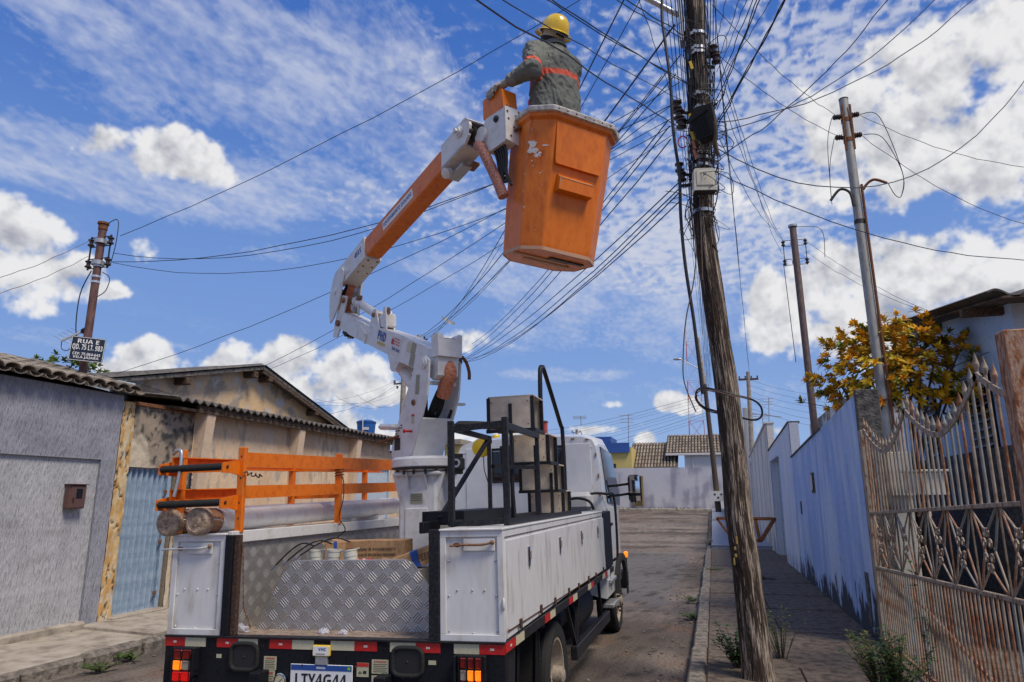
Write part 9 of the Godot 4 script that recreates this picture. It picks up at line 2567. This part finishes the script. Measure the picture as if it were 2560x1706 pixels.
func build_plants() -> void:
	# the yellow shrub behind the blue wall
	var c := Vector3(2.68, 0.1, -11.0)
	var shrub := thing("croton_shrub", "large yellow and green croton shrub leaning over the blue wall", "shrub", c)
	var yellow := Color(0.86, 0.53, 0.015)
	var green := Color(0.045, 0.10, 0.014)
	var dark := Color(0.09, 0.045, 0.012)
	var crown := [MB.new(), MB.new()]
	for m in crown:
		m.colored = true
	var wood := MB.new()
	var limbs := []
	for i in 9:
		var an := TAU * i / 9.0 + rng.randf() * 0.4
		var tipp := Vector3(cos(an) * rng.randf_range(0.4, 0.75) * 1.1, rng.randf_range(3.0, 3.7), sin(an) * rng.randf_range(0.3, 0.6))
		wood.tube(spline([Vector3(0.03 * cos(an), 0, 0.03 * sin(an)), Vector3(cos(an) * 0.12, 1.6, sin(an) * 0.1), tipp * Vector3(0.6, 0.8, 0.6), tipp], 4), 0.035, 6, 0.012)
		limbs.append(tipp)
	put("trunk", wood, M.bark, shrub)
	for i in 620:
		var d := Vector3(rng.randfn(), rng.randfn(), rng.randfn()).normalized()
		if d.y < -0.55:
			d.y = -d.y
		var r := pow(rng.randf(), 0.35)
		var p := Vector3(d.x * 1.30, d.y * 0.92, d.z * 0.80) * r * (1.0 + 0.22 * fbm.get_noise_3dv(d * 2.2)) + Vector3(0.06, 3.36, 0)
		if d.x > 0.2:
			p.y -= 0.28 * d.x * (0.6 + 0.4 * d.x)
			p.x *= 1.08
		var axis := (d + Vector3(0, 0.55, 0)).normalized()
		var young := rng.randf() < (0.93 if p.x < 0.45 else 0.70)
		var tipc := yellow.lerp(Color(0.42, 0.40, 0.02), pow(rng.randf(), 2.5)).lerp(Color(0.80, 0.33, 0.015), pow(rng.randf(), 4.0)) if young else Color(0.16, 0.21, 0.02)
		var oldc := green if rng.randf() < 0.6 else dark
		if young and rng.randf() < 0.5:
			oldc = Color(0.36, 0.24, 0.015)
		rosette(crown[i % 2], p, axis, 13, 0.118, 0.038, tipc, oldc)
	for i in 2:
		put("crown", crown[i], M.leaf_vc, shrub)
	for e in [Vector3(1.15, 3.35, 0.9), Vector3(1.0, 3.55, 0.8), Vector3(1.12, 3.0, 0.9), Vector3(-1.35, 3.02, 0.15)]:
		var tw := put("twig", MB.new().tube(spline([e * Vector3(0.5, 0.95, 0.5), e * Vector3(0.8, 0.98, 0.8), e], 4), 0.008, 5, 0.004), M.bark, shrub)
		var mb := MB.new()
		mb.colored = true
		rosette(mb, e, Vector3(signf(e.x) * 0.5, 0.8, 0).normalized(), 11, 0.15, 0.045, Color(0.24, 0.22, 0.02), green)
		put("leaves", mb, M.leaf_vc, tw)
	# tree top behind the shed roof
	var tp := on_x(165, 925, -13.5)
	var tree := thing("yard_tree", "green tree top showing over the clay tile roof", "tree", Vector3(tp.x, 0, tp.z))
	put("trunk", MB.new().tube([Vector3.ZERO, Vector3(0.1, tp.y * 0.6, 0), Vector3(0, tp.y, 0)], 0.14, 8, 0.05), M.bark, tree)
	var tc := MB.new()
	tc.colored = true
	for i in 150:
		var d := Vector3(rng.randfn(), rng.randfn(), rng.randfn()).normalized() * pow(rng.randf(), 0.4)
		rosette(tc, Vector3(d.x * 0.85, tp.y - 0.05 + d.y * 0.42, d.z * 0.8), (d + Vector3(0, 0.5, 0)).normalized(), 9, 0.13, 0.06, Color(0.13, 0.20, 0.025), Color(0.05, 0.10, 0.015))
	put("crown", tc, M.leaf_vc, tree)
	# weeds
	var g1 := Color(0.05, 0.11, 0.02)
	weed(on_y(1845, 1672, 0.12), "dark green weed sprouting against the timber pole foot", 0.42, 26, 0.24, Color(0.03, 0.085, 0.015), "weed", 0.06)
	weed(on_y(1955, 1650, 0.12), "airy pale weed standing right of the timber pole foot", 0.55, 24, 0.30, Color(0.08, 0.13, 0.03), "weed", 0.03)
	weed(on_y(2250, 1760, 0.12), "bushy weed clump at the foot of the ornate gate", 0.55, 44, 0.40, Color(0.045, 0.095, 0.015), "weed", 0.055)
	weed(on_y(2200, 1735, 0.12), "yellowish weed beside the blue wall end", 0.50, 26, 0.26, Color(0.16, 0.16, 0.02), "weed", 0.05)
	weed(on_y(2330, 1720, 0.12), "tall thin weed climbing in front of the gate bars", 1.1, 3, 0.12, g1, "weed", 0.07)
	for e in [[1773, 1366, 0.25, 0.2, "grass tuft at the kerb where the paving steps up"], [1792, 1429, 0.08, 0.35, "flat grass strip across the paving by the timber pole"], [1920, 1452, 0.08, 0.3, "low weed in the paving joint near the blue wall"], [1735, 1548, 0.09, 0.25, "small green weed in the gutter"], [1728, 1505, 0.10, 0.3, "thin grass along the gutter beyond the small weed"], [1925, 1340, 0.5, 0.3, "weed growing at the foot of the white wall"], [160, 1596, 0.06, 0.15, "tiny weed at the foot of the grey wall"], [330, 1650, 0.08, 0.2, "small weed on the left kerb"], [250, 1680, 0.08, 0.2, "weed in the left gutter below the kerb"]]:
		weed(on_y(e[0], e[1], 0.1 if e[0] > 1740 or e[0] < 200 else 0.02), e[4], e[2], 16, e[3], Color(0.07, 0.13, 0.02), "weed", 0.035)
	var litter := MB.new()                                    # dry leaves and scraps blown along the wall and kerb
	litter.colored = true
	for i in 260:
		var at_wall := i % 3 != 0
		var p := Vector3((1.66 - absf(rng.randfn(0, 0.22))) if at_wall else (-0.42 - absf(rng.randfn(0, 0.16))), 0.136 if at_wall else 0.016, rng.randf_range(-6.5, -22.0))
		var an := rng.randf() * TAU
		var lc := Color(0.16, 0.10, 0.05) * rng.randf_range(0.4, 1.6)
		leaf(litter, p, Vector3(cos(an), 0.15, sin(an)).normalized(), Vector3(-sin(an), 0.1, cos(an)).normalized(), rng.randf_range(0.03, 0.08), 0.025, 0.1, lc, lc)
	var lo := put("leaf_litter", litter, M.leaf_vc)
	lo.set_meta("kind", "stuff")
	tag(lo, "dry leaves scattered along the blue wall and the gutter", "leaves")
	var far := MB.new()
	far.colored = true
	for i in 60:
		var p := Vector3(rng.randf_range(-12.0, -0.8), 1.0, -51.7 + rng.randf_range(-0.3, 0.2))
		rosette(far, p, Vector3.UP, 6, rng.randf_range(0.1, 0.25), 0.08, Color(0.10, 0.14, 0.03), Color(0.16, 0.13, 0.05))
	var fo := put("grass", far, M.leaf_vc)
	fo.set_meta("kind", "stuff")
	tag(fo, "tufts of grass along the far wall", "grass")
